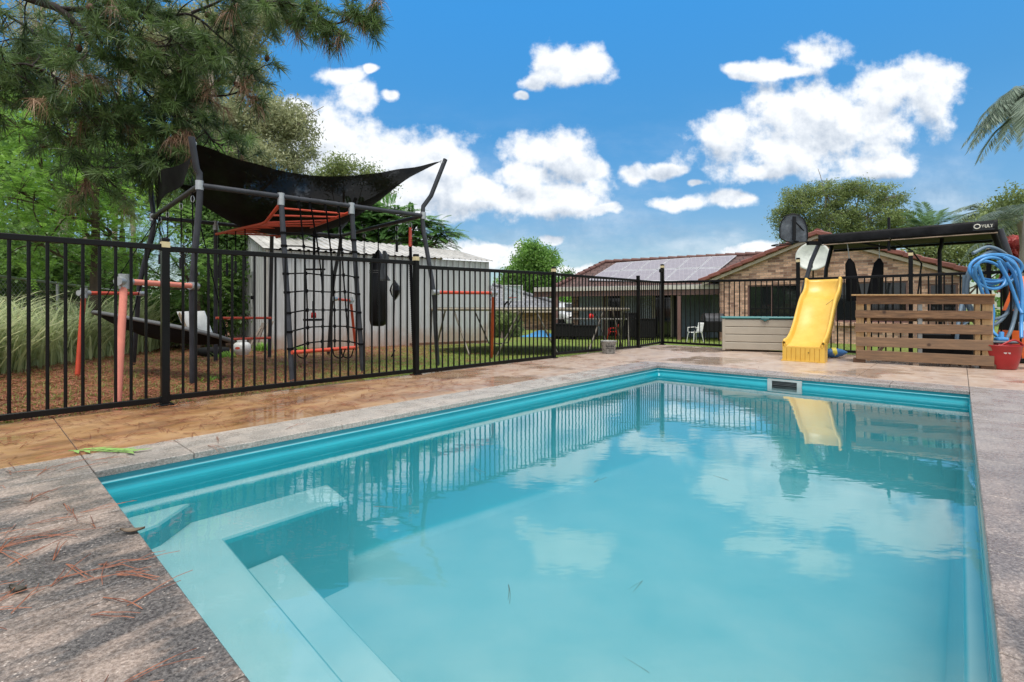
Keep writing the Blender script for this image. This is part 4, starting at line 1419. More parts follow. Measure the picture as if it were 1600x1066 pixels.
mb = MB(); dcen = SA + snv * 1.0
mb.box(up(dcen - sdv * .05, 1.35), (.03, .12, .5), math.atan2(sdv.y, sdv.x)); mb.build('door_bar', MT['galv'], shed)
mb = MB(); mb.box(up(dcen - sdv * .06, 1.0), (.05, .12, .08), math.atan2(sdv.y, sdv.x)); mb.build('door_latch', MT['black_tube'], shed)
# boards along the shed foot
for k, (x0, y0, x1, y1, w_) in enumerate(((641, 542, 760, 537, .10), (705, 533, 745, 529, .07))):
    a = gp(x0, y0, -.2); b = gp(x1, y1, -.2)
    mb = MB(); mb.bar(a + Vector((0, 0, .06)), b + Vector((0, 0, .06)), .10, .06 + .05 * k)
    tag(mb.build('timber_board', plain('old brown board', (.16, .085, .055), .85, bump=.4)), ['long rust brown board lying along the foot of the shed', 'short stack of brown boards by the shed end wall'][k], 'board')
# ---- trampoline
TC = Vector((.36, 10.5, 0)); TRr = 2.06; tz_ = .735
tr_ = thing('trampoline', 'round trampoline without a net, thin faded rim and crossed steel legs', 'trampoline', up(TC, -.13))
circ = lambda r_, z, n=56: [TC + Vector((r_ * math.cos(2 * math.pi * k / n), r_ * math.sin(2 * math.pi * k / n), z)) for k in range(n)]
mb = MB(); mb.tube(circ(TRr, tz_), .030, 8, closed=True); mb.build('frame', plain('faded steel', (.34, .30, .24), .5), tr_)
mb = MB()
ra, rb = circ(TRr + .02, tz_ + .032), circ(TRr - .24, tz_ + .035)
mb.add(ra + rb, [(k, (k + 1) % 56, 56 + (k + 1) % 56, 56 + k) for k in range(56)]); mb.build('pad', plain('faded pad', (.36, .31, .22), .8), tr_)
mb = MB(); mb.add(circ(TRr - .23, tz_ + .012), [tuple(range(56))]); mb.build('mat', MT['black_rope'], tr_)
MT['leg_steel'] = plain('leg steel', (.20, .18, .15), .5, .3, var=.4)
for a in (20, 110, 200, 290, 245, 335):
    A0, A1 = R(a - 19), R(a + 19)
    f = lambda an, r_, z: TC + Vector((r_ * math.cos(an), r_ * math.sin(an), z))
    gz = -.15
    mb = MB()
    mb.tube([f(A0, TRr, tz_), f(R(a - 7), TRr + .02, gz + .03), f(R(a), TRr + .02, gz), f(R(a + 7), TRr + .02, gz + .03), f(A1, TRr, tz_)], .017, 8)
    mb.build('leg', MT['leg_steel'], tr_)
# ---- bucket by the fence
p = gp(951, 552.5)
bk = thing('bucket', 'small mortar stained grey bucket standing on the paving by the fence', 'bucket', p)
t = NT('stained bucket'); P_ = t.pos(); nn = t.noise(P_, 26, 5, .75)
MT['stained'] = t.done(t.pbr(t.ramp(nn, [(.35, (.06, .06, .055)), (.5, (.27, .27, .25)), (.7, (.42, .41, .38))]), .8, 0, t.bump(nn, .4, .005)))
mb = MB(); mb.lathe(p, [(0, 0), (.098, 0), (.102, .01), (.128, .20), (.136, .205), (.136, .215), (.122, .213), (.095, .02), (0, .02)], 24); bo = mb.build('body', MT['stained'], bk)
mb = MB(); mb.tube([p + Vector((.137 * math.cos(a), .137 * math.sin(a), .185 - .03 * math.sin(a) )) for a in [math.pi + k * math.pi / 8 for k in range(9)]], .003, 5); mb.build('handle', MT['galv'], bk)
mb = MB()
for k in range(5):
    mb.box(p + Vector((-.06 + .028 * k, -.1215 + .25 * (k - 2) ** 2 * .003, .125)), (.014, .004, .022 + .008 * (k % 2)), .12 * (k - 2))
    mb.box(p + Vector((-.05 + .025 * k, -.1175 + .25 * (k - 2) ** 2 * .003, .09)), (.014, .004, .014), .12 * (k - 2))
mb.build('faded_print', plain('faded ink', (.03, .03, .03), .7), bo)
# ---- storage box
bA = gp(1128, 548.5); bw, bd, bh = 1.36, .60, .575
drr = Vector((1.10, -.42, 0)).normalized(); rzb = math.atan2(drr.y, drr.x); dnb = Vector((-drr.y, drr.x, 0))
bc = bA + drr * bw / 2 + dnb * bd / 2
sb_ = thing('storage_box', 'beige resin deck storage box with a teal green lid beside the slide', 'storage box', bc, rzb)
def lbox(name, mat, par, c, s, ch=.006):
    mb = MB(); mb.box(c, s, ch=ch); return mb.build(name, mat, par, world=False)
lbox('body', MT['beige_plastic'], sb_, (0, 0.01, bh / 2 + .02), (bw - .05, bd - .06, bh - .04), .02)
for k in range(4):
    h_ = (bh - .045) / 4
    z_ = .03 + h_ * (k + .5)
    lbox('side_plank', MT['beige_plastic'], sb_, (0, -bd / 2 + .018 , z_), (bw - .09, .03, h_ - .008), .008)
for sx in (-1, 1):
    lbox('corner_post', MT['beige_plastic'], sb_, (sx * (bw / 2 - .03), -bd / 2 + .022, bh / 2 + .005), (.055, .045, bh - .01), .012)
lid = lbox('lid', MT['teal_plastic'], sb_, (0, 0, bh + .012), (bw + .02, bd + .03, .035), .014)
mb = MB(); mb.box((0, -bd / 2 - .016, bh - .012), (.13, .02, .03), ch=.006); mb.box((0, -bd / 2 - .02, bh - .035), (.05, .016, .03), ch=.006); mb.build('latch', plain('dark teal', (.012, .09, .09), .4), lid, world=False, loc=None)
# ---- yellow slide leaning on the far fence
t = NT('yellow plastic'); P_ = t.coord('Object'); nn = t.noise(P_, 7, 5, .7); n2 = t.noise(P_, 60, 3, .7)
c = t.mix(t.mr(nn, .35, .7), (.66, .385, .050), (.72, .46, .085)); c = t.mix(t.mr(n2, .62, .75, 0, .25), c, (.62, .40, .12))
MT['yellow'] = t.done(t.pbr(c, .36, 0, t.bump(nn, .08, .01)))
sl0 = gp(1223, 562.5); sl1 = gp(1289, 568.5)
sw_ = .50
bcn = (sl0 + sl1) / 2
ddir = E1.copy(); dside = E2.copy()
sl = thing('slide', 'yellow wavy plastic slide leaning up against the black fence', 'slide', bcn)
top_p = dp(1287, 437, 7.95)
run = (Vector((top_p.x, top_p.y, 0)) - bcn).dot(ddir); rise = top_p.z
lat = (Vector((top_p.x, top_p.y, 0)) - bcn).dot(dside)
prof = [(0.00, .205), (.06, .215), (.16, .25), (.28, .33), (.42, .47), (.55, .64), (.66, .78), (.74, .855), (.82, .90), (.88, .945), (.93, 1.0), (.97, 1.08), (1.0, 1.19)]
prof = [(x * run, z / 1.19 * rise) for x, z in prof]
pf = smooth_path([Vector((x, 0, z)) for x, z in prof], 3)
cs = [(-.5, -.035), (-.5, .075), (-.485, .095), (-.455, .098), (-.432, .075), (-.415, .02), (-.39, .004), (0, 0), (.39, .004), (.415, .02), (.432, .075), (.455, .098), (.485, .095), (.5, .075), (.5, -.035)]
V = []
for i, q in enumerate(pf):
    tg = (pf[min(i + 1, len(pf) - 1)] - pf[max(i - 1, 0)]).normalized()
    nn_ = Vector((-tg.z, 0, tg.x))
    s_ = i / (len(pf) - 1)
    for (y, h) in cs:
        hh = h * (1.0 if i else .7)
        w_ = sw_ * (1.0 if s_ > .1 else 1.04)
        loc_ = q + nn_ * hh
        V.append(bcn + ddir * loc_.x + dside * (y * w_ + lat * s_) + Vector((0, 0, loc_.z)))
m_ = len(cs)
mb = MB(); mb.add(V, [(i * m_ + j, i * m_ + j + 1, (i + 1) * m_ + j + 1, (i + 1) * m_ + j) for i in range(len(pf) - 1) for j in range(m_ - 1)], True)
mb.build('chute', MT['yellow'], sl, solid=.006)
# boxed foot of the slide with ribs
mb = MB()
fw = sw_ * .5 * 1.04
def fp(x, y, z): return bcn + ddir * x + dside * y + Vector((0, 0, z))
prs = []
nrib = 9
for k in range(nrib):
    y0 = -fw + 2 * fw * k / nrib; y1 = -fw + 2 * fw * (k + 1) / nrib
    prs += [(y0 + .001, -.004), (y1 - .006, -.004), (y1 - .004, .006), (y1 - .001, .006)]
V = []
for y, x in prs: V += [fp(x - .012, y, .0), fp(x, y, .205)]
mb.add(V, [(2 * i, 2 * i + 2, 2 * i + 3, 2 * i + 1) for i in range(len(prs) - 1)])
for sy in (-1, 1):
    poly = [fp(-.012, sy * fw, 0), fp(.24, sy * fw * .97, 0.0), fp(.26, sy * fw * .97, .27), fp(.1, sy * fw, .26), fp(0, sy * fw, .25)]
    mb.prism(poly, dside * sy * -.006)
for sy in (-1, 1): mb.box(fp(.028, sy * (fw - .030), .215), (.066, .055, .085), math.atan2(E1.y, E1.x), ch=.02)
mb.box(fp(.02, 0, .196), (.05, fw * 2 - .02, .03), math.atan2(E1.y, E1.x), ch=.008)
mb.build('foot', MT['yellow'], sl)
mb = MB(); mb.bar(fp(-.022, -fw - .012, .008), fp(-.022, fw + .012, .008), .024, .016); mb.build('foot_lip', MT['yellow'], sl)
mb = MB(); mb.lathe(fp(-.016, .07, .13), [(0, 0), (.008, 0), (.008, .004), (0, .005)], 10, axis=-ddir); mb.build('screw', MT['black_tube'], sl)
mb = MB()
a = fp(run * .62, .10, 0); 
mb.tube([fp(prof[6][0], .12, prof[6][1] + .012), fp(prof[7][0], .19, prof[7][1] + .012)], .003, 5); mb.build('stuck_needle', MT['needle_sunk'], sl)
# ---- blue ball behind the slide
p = gp(1301, 560, 0); p = p + ddir * .12
bb = thing('toy_rocket_ball', 'pointed blue foam ball with a yellow patch lying behind the slide foot', 'ball', p)
ax = Vector((.95, -.25, .05))
mb = MB(); mb.lathe(p + Vector((0, 0, .075)) - ax.normalized() * .17, [(0, 0), (.03, .02), (.058, .07), (.072, .14), (.070, .20), (.052, .27), (.026, .32), (.008, .345), (0, .35)], 20, axis=ax); bq = mb.build('ball', plain('blue foam', (.03, .12, .30), .5), bb)
mb = MB(); mb.lathe(p + Vector((0, 0, .079)) - ax.normalized() * .17, [(.0715, .13), (.0735, .16), (.0715, .19)], 20, axis=ax); mb.build('patch', plain('yellow foam', (.6, .5, .05), .5), bq)
# ---- pallet bar
t = NT('pallet timber'); P_ = t.coord('Object')
mp = t.n('ShaderNodeMapping'); t.l(P_, mp.inputs[0]); mp.inputs['Rotation'].default_value = (0, 0, -math.atan2(-.88, 1.10)); 
mp2 = t.n('ShaderNodeMapping'); t.l(mp.outputs[0], mp2.inputs[0]); mp2.inputs['Scale'].default_value = (.9, 6, 9)
g1 = t.noise(mp2.outputs[0], 5, 6, .7); g2 = t.noise(P_, 2.4, 4, .6); ob = t.n('ShaderNodeObjectInfo').outputs['Random']
wv_ = t.n('ShaderNodeTexWave', wave_type='RINGS'); t.l(mp2.outputs[0], wv_.inputs[0]); wv_.inputs['Scale'].default_value = .8; wv_.inputs['Distortion'].default_value = 6; wv_.inputs['Detail'].default_value = 3
c = t.ramp(g1, [(.34, (.050, .022, .009)), (.5, (.19, .092, .038)), (.66, (.34, .185, .085))])
c = t.mix(t.mr(wv_.outputs[0], .2, .8, 0, .35), c, (.13, .065, .03))
c = t.mix(t.mr(g2, .35, .65, 0, .55), c, t.mix(.6, c, (.10, .065, .04)))
c = t.mix(t.math('MULTIPLY', ob, .55), c, t.mix(.55, (.30, .155, .06), (.20, .17, .14)))
knots = t.vor(P_, 4.0)
c = t.mix(t.mr(knots, .12, .05, 0, .85), c, (.04, .018, .01))
MT['pallet'] = t.done(t.pbr(c, .72, 0, t.bump(g1, .45, .004)))
MT['pallet_end'] = plain('pale pallet block', (.42, .26, .12), .75, var=.25, sc=7, bump=.4, stretch=(6, 6, .8))
qA = gp(1337, 566.5); qB = gp(1552, 577.5)
qd = (qB - qA).normalized(); rzp = math.atan2(qd.y, qd.x); qn = Vector((-qd.y, qd.x, 0)); Lp = (qB - qA).length
pal = thing('pallet_bar', 'stained timber pallet stood on edge as a low bar with a plank top', 'pallet', qA.lerp(qB, .5))
rows = [(462, 476), (484, 497), (504, 519), (525, 541), (546, 562)]
rj = random.Random(8)
for k, (y0, y1) in enumerate(rows):
    z1 = zat(qA, y0 + 1); z0 = zat(qA, y1)
    zc = (z0 + z1) / 2; hh = z1 - z0 - .004
    e0, e1_ = rj.uniform(-.012, .012), rj.uniform(-.012, .012)
    mb = MB()
    dz = rj.uniform(-.006, .006)
    mb.bar(qA - qd * (.0 + e0) + Vector((0, 0, zc - dz)) + qn * -.006 * 0, qB + qd * e1_ + Vector((0, 0, zc + dz)), .022, hh, ch=.003)
    mb.build('front_board', MT['pallet'], pal)
for s_, w_ in ((.035, .09), (.105, .04), (.965, .10), (.90, .05), (.5, .045)):
    c_ = qA + qd * (s_ * Lp) + qn * .062
    for zz in ((.075, .86),):
        mb = MB(); mb.box(up(c_, (zz[0] + zz[1]) / 2 - .02), (w_ , .095, zz[1] - zz[0] + .04), rzp, ch=.004); mb.build('upright', MT['pallet_end'] if s_ != .5 else plain('grey upright', (.30, .31, .30), .8), pal)
for s_ in (.03, .97):
    for z_ in (.03, ):
        mb = MB(); mb.box(up(qA + qd * (s_ * Lp) + qn * .06, z_), (.14, .12, .06), rzp, ch=.005); mb.build('foot_block', plain('dark block', (.09, .045, .025), .8, bump=.3), pal)
for z_ in (.28, .62):
    mb = MB(); mb.bar(up(qA + qn * .125 + qd * .02, z_), up(qB + qn * .125 - qd * .02, z_), .02, .085); mb.build('rear_board', MT['pallet'], pal)
for k, (a_, b_) in enumerate(((-.07, .09), (.095, .22))):
    mb = MB(); mb.bar(up(qA - qd * .05 + qn * (a_ + b_) / 2, .935 + .003 * k), up(qB + qd * .01 + qn * (a_ + b_) / 2, .915 + .003 * k), b_ - a_, .018, ch=.002); mb.build('top_plank', MT['pallet_end'], pal)
# bits behind and below the pallet
wt = MB(); p0 = qA + qd * .14 * Lp + qn * .3
a, b = up(p0, .03), up(qA + qd * .24 * Lp + qn * .35, .24)
wt.bar(a, b, .04, .035)
tag(wt.build('timber_offcut', plain('pale offcut', (.33, .23, .15), .8, bump=.4)), 'pale timber offcut propped on the paving behind the pallet', 'timber')
p = gp(1401, 567)
mb = MB(); mb.lathe(p + Vector((0, .07, .038)), [(0, -.038), (.024, -.03), (.037, -.008), (.037, .008), (.024, .03), (0, .038)], 16); tag(mb.build('white_ball', MT['white_plastic']), 'small white ball on the paving under the pallet edge', 'ball')
for k, (s_, hh, w_) in enumerate(((.66, .42, .34), (.84, .5, .26))):
    c_ = qA + qd * s_ * Lp + qn * .62
    nm = thing('pump_box', ['black pool pump housing behind the middle of the pallet', 'black filter drum behind the right end of the pallet'][k].replace('right end', 'tub end'), 'pool pump', c_)
    mb = MB(); mb.box(up(c_, hh / 2), (w_, .3, hh), rzp, ch=.03); mb.build('housing', MT['rubber'], nm)
    mb = MB(); mb.tube([up(c_, hh - .02), up(c_ + qd * .12, hh + .10), up(c_ + qd * .3, hh * .6)], .02, 8); mb.build('pipe', MT['grey_hose'], nm)
# crumpled hose and leaves between pallet and tub
for k in range(4):
    p = qA + qd * (Lp * (.72 + .07 * k)) + qn * .12
    flat_leaf('dry_leaf', 'curled dry leaf under the pallet, number %s from the red tub' % ['four', 'three', 'two', 'one'][k] if False else ['brown leaf caught under the middle of the pallet', 'brown leaf lying farther along under the pallet', 'brown leaf close to the pallet end block', 'brown leaf between pallet and red tub'][k], up(p, .004), .09, .035, rj.uniform(0, 3), bl_, .03)
# ---- red tub
tA = gp(1585, 579)
p = Vector((tA.x, tA.y + .19, 0))
tub = thing('tub', 'round red flexible tub with rope like handles and a white printed square', 'tub', p)
mb = MB(); mb.lathe(p, [(0, .0), (.150, 0), (.165, .015), (.195, .16), (.212, .285), (.222, .29), (.222, .30), (.208, .298), (.190, .16), (.158, .02), (0, .018)], 32); bo = mb.build('body', MT['red_plastic'], tub)
for a0 in (math.pi, 0):
    pts = []
    for k in range(11):
        s_ = k / 10
        a = -math.pi / 2 + (s_ - .5) * 1.5 + (math.pi if a0 == 0 else 0)
        r_ = .214 - .06 * math.sin(math.pi * s_) * .5
        pts.append(p + Vector((r_ * math.cos(a), r_ * math.sin(a), .29 + .075 * math.sin(math.pi * s_))))
    mb = MB(); mb.tube(pts, .011, 8); mb.build('handle', MT['red_plastic'], tub)
# printed white square with blocky marks, wrapped on the curved side
def on_tub(a, z): 
    r_ = .165 + (.212 - .165) * (z - .015) / .27 + .0025
    return p + Vector((r_ * math.cos(a), r_ * math.sin(a), z))
mb = MB()
pat = ["1111111", "1010001", "1010111", "1110101", "1000101", "1011101", "1111111"]
ac = -math.pi / 2 - .42
for i, row in enumerate(pat):
    for j, ch_ in enumerate(row):
        if ch_ == '1':
            a_ = ac + (j - 3.5) * .048; z_ = .215 - i * .013
            mb.quad(on_tub(a_, z_), on_tub(a_ + .048, z_), on_tub(a_ + .048, z_ - .013), on_tub(a_, z_ - .013))
mb.build('print', plain('white print', (.6, .55, .53), .6), bo)
# pool cleaner head on the tub
cp = p + Vector((.02, .02, .31))
cl_ = thing('pool_cleaner', 'grey pool cleaner head with blue fitting resting across the red tub', 'pool cleaner', cp)
mb = MB(); mb.box(cp + Vector((0, 0, .02)), (.34, .16, .035), -.3, ch=.012); mb.build('plate', plain('slate plastic', (.09, .11, .13), .5), cl_)
mb = MB(); mb.box(cp + Vector((.03, 0, .055)), (.12, .09, .045), -.3, ch=.012); mb.tube([cp + Vector((.03, 0, .07)), cp + Vector((.05, .02, .14))], .026, 10); mb.build('neck', MT['blue_hose'], cl_)
# ---- hoses looped over the fence post
pp_ = QP(1545)
def coil(name, label, mat, px0, Yd, loops, r, extra):
    h = thing(name, label, 'hose', up(dp(px0, 560, Yd), 0))
    for (cx_, cy_, rx, ry, tilt, dy) in loops:
        c_ = dp(cx_, cy_, Yd + dy)
        k_ = Yd / F
        pts = []
        for k in range(36):
            a = 2 * math.pi * k / 36
            x = rx * math.cos(a); y = ry * math.sin(a)
            xr = x * math.cos(tilt) - y * math.sin(tilt); yr = x * math.sin(tilt) + y * math.cos(tilt)
            pts.append(c_ + Vector((xr * k_, .06 * math.sin(a * 1.0 + cx_), yr * k_)))
        mb = MB(); mb.tube(pts, r, 9, closed=True); mb.build('loop', mat, h)
    for path in extra:
        mb = MB(); mb.tube(smooth_path([dp(*q) for q in path], 6), r, 9); mb.build('run', mat, h)
    return h
coil('hose', 'fat blue pool hose looped over the fence post above the red tub', MT['blue_hose'], 1560, 6.55, [(1551, 420, 31, 21, .12, 0), (1548, 424, 28, 20, -.25, -.05), (1556, 418, 35, 20, -.1, .05), (1546, 430, 22, 22, .6, -.03), (1552, 424, 33, 25, .35, .09)], .019,
     [[(1522, 416, 6.5), (1532, 450, 6.5), (1543, 480, 6.52), (1548, 510, 6.5), (1556, 524, 6.4), (1572, 530, 6.2)],
      [(1527, 412, 6.45), (1540, 450, 6.48), (1552, 485, 6.5), (1550, 515, 6.45), (1563, 529, 6.3)],
      [(1570, 402, 6.45), (1590, 420, 6.4), (1597, 455, 6.35), (1596, 500, 6.3), (1596, 528, 6.2)],
      [(1572, 410, 6.5), (1585, 430, 6.45), (1596, 470, 6.4), (1604, 500, 6.35)],
      [(1560, 408, 6.4), (1577, 440, 6.38), (1590, 475, 6.36), (1597, 490, 6.3)]])
coil('hose', 'blue grey hose hung in tall loops on the fence post behind the blue hose', MT['grey_hose'], 1540, 6.72, [(1548, 452, 42, 58, 0, 0), (1550, 448, 36, 52, .08, .06)], .022,
     [[(1507, 430, 6.75), (1506, 470, 6.75), (1508, 510, 6.7), (1513, 535, 6.6)],
      [(1590, 440, 6.7), (1588, 480, 6.7), (1580, 515, 6.65), (1566, 540, 6.5), (1560, 555, 6.45)],
      [(1520, 396, 6.65), (1545, 386, 6.65), (1572, 398, 6.65), (1590, 425, 6.65), (1592, 470, 6.65)],
      [(1506, 460, 6.7), (1498, 500, 6.6), (1494, 540, 6.5)]])
mb = MB(); q0 = dp(1596, 503, 6.3)
cf = tag(MB().tube([q0, q0 + Vector((0, 0, -.11))], .026, 10).build('hose_cuff', MT['white_plastic']), 'white cuff joining the hanging end of the blue pool hose', 'hose cuff')
# ---- orange striped cone behind the hoses
q = QP(1600) + E1 * .5
tcn = thing('traffic_cone', 'orange cone with dark bands standing behind the hoses at the fence', 'cone', q)
mb = MB(); mb.lathe(q, [(.19, .72), (.05, 1.2), (.0, 1.21)], 20); mb.build('cone', MT['orange_cone'], tcn)
mb = MB(); mb.lathe(q, [(.23, .44), (.19, .72)], 20); mb.build('band', MT['rubber'], tcn)
mb = MB(); mb.lathe(q, [(.30, .02), (.27, .22), (.23, .44)], 20); mb.build('skirt', MT['orange_cone'], tcn)
mb = MB(); mb.box(up(q, .012), (.62, .62, .025), rzq, ch=.01); mb.build('base', MT['rubber'], tcn)
# ---- shaded trampoline stand with canopy, beyond the fence
cnl, cnr = dp(1279, 375, 9.3), dp(1559, 353, 7.45)
back_ = E1 * 1.5
cy = thing('canopy_frame', 'long black canopy with a white logo panel on padded poles behind the fence', 'canopy', up((cnl + cnr) / 2 + back_ / 2, -.1))
t = NT('black canopy vinyl'); P_ = t.pos(); nn = t.noise(P_, 6, 5, .65)
MT['canopy'] = t.done(t.pbr(t.mix(t.mr(nn, .35, .7), (.005, .005, .006), (.014, .014, .016)), .6, 0, t.bump(nn, .5, .02), .2))
bh_ = .18
def cpt(a, b, dz=0.0): 
    q = cnl.lerp(cnr, a) + back_ * b
    q.z += dz - .13 * b + .02 * math.sin(a * 9) * (1 - abs(2 * b - 1)) - .05 * math.sin(math.pi * b)
    return q
mb = MB(); mb.grid(lambda a, b: cpt(a, b, bh_ / 2 - .01), 30, 10); mb.build('roof_cloth', MT['canopy'], cy, solid=.008)
mb = MB()
mb.grid(lambda a, b: cnl.lerp(cnr, a) + Vector((0, 0, bh_ / 2 - bh_ * b)) + E1 * (-.018 - .012 * math.sin(b * 3) - .006 * math.sin(a * 31 + b * 3)), 50, 5)
val = mb.build('valance', MT['canopy'], cy, solid=.01)
mb = MB(); mb.grid(lambda a, b: cnl.lerp(cnr, a) + E1 * -.024 + Vector((0, 0, -bh_ / 2 - .006 + .018 * (1 - b) - .018)), 30, 1); mb.build('hem', plain('frayed tan hem', (.30, .22, .16), .9), val, solid=.006)
mb = MB(); mb.tube([cnl + back_ - Vector((0, 0, .08)), cnr + back_ - Vector((0, 0, .08))], .025, 8); mb.tube([cnl, cnr], .028, 8); mb.build('roof_bar', MT['black_tube'], cy)
def pole(p0, p1, r, mat):
    mb = MB(); mb.tube(p0 if isinstance(p0, list) else [p0, p1], r, 10); mb.build('pole', mat, cy)
gz_ = -.12
pole([dp(1281, 378, 9.25), dp(1268, 408, 9.25), dp(1256, 450, 9.2), Vector((dp(1243, 505, 9.2).x, 9.2, gz_))], None, .038, MT['grey_tube'])
pole([dp(1300, 384, 9.9), dp(1291, 420, 9.9), Vector((dp(1283, 450, 9.9).x, 9.9, gz_))], None, .036, MT['black_tube'])
pole([dp(1550, 358, 7.6), dp(1566, 400, 7.7), Vector((dp(1580, 460, 7.7).x, 7.7, gz_))], None, .040, MT['black_tube'])
pole([dp(1562, 358, 7.45), dp(1584, 420, 7.4), Vector((dp(1604, 480, 7.4).x, 7.4, gz_))], None, .040, MT['grey_tube'])
pole([dp(1472, 372, 8.6), dp(1471, 384, 8.6), dp(1468, 392, 8.6), Vector((dp(1470, 460, 8.6).x, 8.6, gz_))], None, .030, MT['black_tube'])
pole([dp(1390, 372, 8.3), dp(1392, 376, 8.5), dp(1425, 392, 8.7), dp(1440, 412, 8.7), dp(1433, 470, 8.7)], None, .013, MT['black_tube'])
pole([dp(1389, 340, 8.5), dp(1389, 392, 8.5)], None, .022, MT['black_tube'])
pole([dp(1340, 378, 8.9), dp(1400, 390, 8.6)], None, .018, MT['black_tube'])
# trampoline bed under the canopy
ub = MB(); ubc = (cnl + cnr) / 2 + E1 * 1.2
# logo: ring and lettering on a panel near the end of the valance
Lv = (cnr - cnl)
lp0 = cnl.lerp(cnr, .885) + E1 * -.038; lp1 = cnl.lerp(cnr, .985) + E1 * -.038
mb = MB(); mb.prism([lp0 + Vector((0, 0, -.055)), lp1 + Vector((0, 0, -.055)), lp1 + Vector((0, 0, .075)), lp0 + Vector((0, 0, .075))], E1 * .004)
lg = mb.build('logo_panel', plain('black panel', (.018, .018, .02), .4), cy)
MT['logo_white'] = plain('white print', (.75, .73, .64), .5)
ld = (lp1 - lp0); Wl = ld.length; ld.normalize()
lo = lp0 + E1 * -.005
def lpnt(x, z): return lo + ld * (x * Wl) + Vector((0, 0, z + .008 - 0))
mb = MB()
rc = .033
mb.tube([lpnt(.20, 0) + ld * rc * 1.05 * math.cos(a) + Vector((0, 0, rc * math.sin(a))) for a in [2 * math.pi * k / 20 for k in range(20)]], .0075, 6, closed=True)
def stroke(*pts): mb.tube([lpnt(x, z) for x, z in pts], .0055, 6)
stroke((.42, .022), (.465, -.024), (.51, .022))
stroke((.57, .022), (.57, -.016), (.60, -.024), (.64, -.024), (.67, -.016), (.67, .022))
stroke((.72, .022), (.72, -.022), (.80, -.022))
stroke((.82, .022), (.87, 0), (.92, .022)); stroke((.87, 0), (.87, -.024))
mb.build('logo', MT['logo_white'], lg)
# closed safety net straps hanging from the canopy
for k, (x0, x1, xb, Yd) in enumerate(((1324, 1327, 1335, 9.0), (1374, 1374, 1366, 8.8))):
    a = dp(x0, 380, Yd); b = dp(x1, 404, Yd)
    nm = thing('rolled_net', ['rolled black net hanging below the canopy, nearer the slide', 'rolled black net hanging below the canopy, farther from the slide'][k], 'rolled net', b, group='rolled nets under the canopy')
    mb = MB(); mb.tube([a, b], .008, 6); mb.build('cord', MT['galv'], nm)
    e = dp(xb, 470, Yd)
    mb = MB(); mb.tube([b, b.lerp(e, .12), b.lerp(e, .5), e], [.02, .075, .10, .13], 10); mb.build('net', MT['black_rope'], nm)
# ---- basketball backboard seen from behind, on its own pole
bbp = dp(1238, 358, 9.0)
bk2 = thing('basketball_hoop', 'fan shaped grey basketball backboard with a black ring above the slide', 'basketball hoop', up(dp(1266, 480, 9.2), -.1))
t = NT('scratched backboard'); P_ = t.pos(); nn = t.noise(P_, 9, 6, .75)
MT['board'] = t.done(t.pbr(t.ramp(nn, [(.35, (.035, .042, .052)), (.55, (.085, .10, .12)), (.7, (.15, .17, .19))]), .5))
def bpt(px, py, Y=9.0): return dp(px, py, Y)
outl = [(1219, 372), (1218, 358), (1221, 346), (1228, 338), (1238, 334), (1248, 336), (1256, 343), (1261, 355), (1262, 368), (1261, 378), (1240, 379), (1228, 377)]
mb = MB(); mb.prism([bpt(x, y, 9.0 - (x - 1240) * .0035) for x, y in outl], (.012, .03, 0)); bd_ = mb.build('backboard', MT['board'], bk2)
mb = MB(); mb.tube([bpt(x, y, 8.985 - (x - 1240) * .0035) for x, y in outl], .010, 6, closed=True)
mb.box(bpt(1241, 357, 8.96), (.05, .03, .43), -.2)
mb.tube([bpt(1243, 347, 8.95), bpt(1261, 366, 8.95)], .010, 6)
mb.tube([bpt(1241, 377, 8.95), bpt(1263, 378, 9.05)], .014, 6)
mb.build('bracket', MT['black_tube'], bd_)
mb = MB(); rcx = bpt(1224, 382, 8.98)
mb.tube([rcx + Vector((.19 * math.cos(a), .19 * math.sin(a) * 1.0, .0 + .015 * math.cos(a))) for a in [2 * math.pi * k / 28 for k in range(28)]], .011, 6, closed=True); mb.build('ring', MT['black_tube'], bd_)
mb = MB(); mb.bar(bpt(1262, 380, 9.05), bpt(1282, 380, 9.2), .05, .07); mb.build('arm', MT['black_tube'], bk2)
# ---- plastic chair and barbecue in the patio shade, red chair
def chair(name, label, c, rz, mat, h=.44, sc_=1.0):
    g_ = thing(name, label, 'chair', c, rz)
    mb = MB(); mb.grid(lambda a, b: Vector(((a - .5) * .44, (b - .5) * .42, h - .02 * math.sin(math.pi * a))), 6, 6); mb.build('seat', mat, g_, world=False, solid=.012)
    mb = MB(); mb.grid(lambda a, b: Vector(((a - .5) * .44 * (1 - .15 * b), .21 + .10 * b + .03 * math.cos(math.pi * (a - .5)), h + .42 * b)), 6, 6); mb.build('backrest', mat, g_, world=False, solid=.012)
    for sx in (-1, 1):
        for sy in (-1, 1):
            mb = MB(); mb.tube([Vector((sx * .20, sy * .19, h)), Vector((sx * .25, sy * .25, 0))], [.02, .014], 8); mb.build('leg', mat, g_, world=False)
        mb = MB(); mb.tube([Vector((sx * .23, -.2, h + .02)), Vector((sx * .26, -.18, h + .2)), Vector((sx * .25, .22, h + .22))], .016, 6); mb.build('arm', mat, g_, world=False)
    g_.scale = (sc_, sc_, sc_)
    return g_
gh = -.376
chair('patio_chair', 'white plastic garden chair on the lawn edge of the patio', Vector((dp(1086, 0, 15.6).x, 15.6, -.32)), R(-75), MT['white_plastic'], .44, .72)
p = Vector((dp(1114, 0, 16.2).x, 16.2, -.33))
bq_ = thing('barbecue', 'hooded dark barbecue on a stand by the brick wall corner', 'barbecue', p)
mb = MB(); mb.box(p + Vector((0, 0, .48)), (.60, .5, .34), ch=.02); mb.build('cabinet', MT['rubber'], bq_)
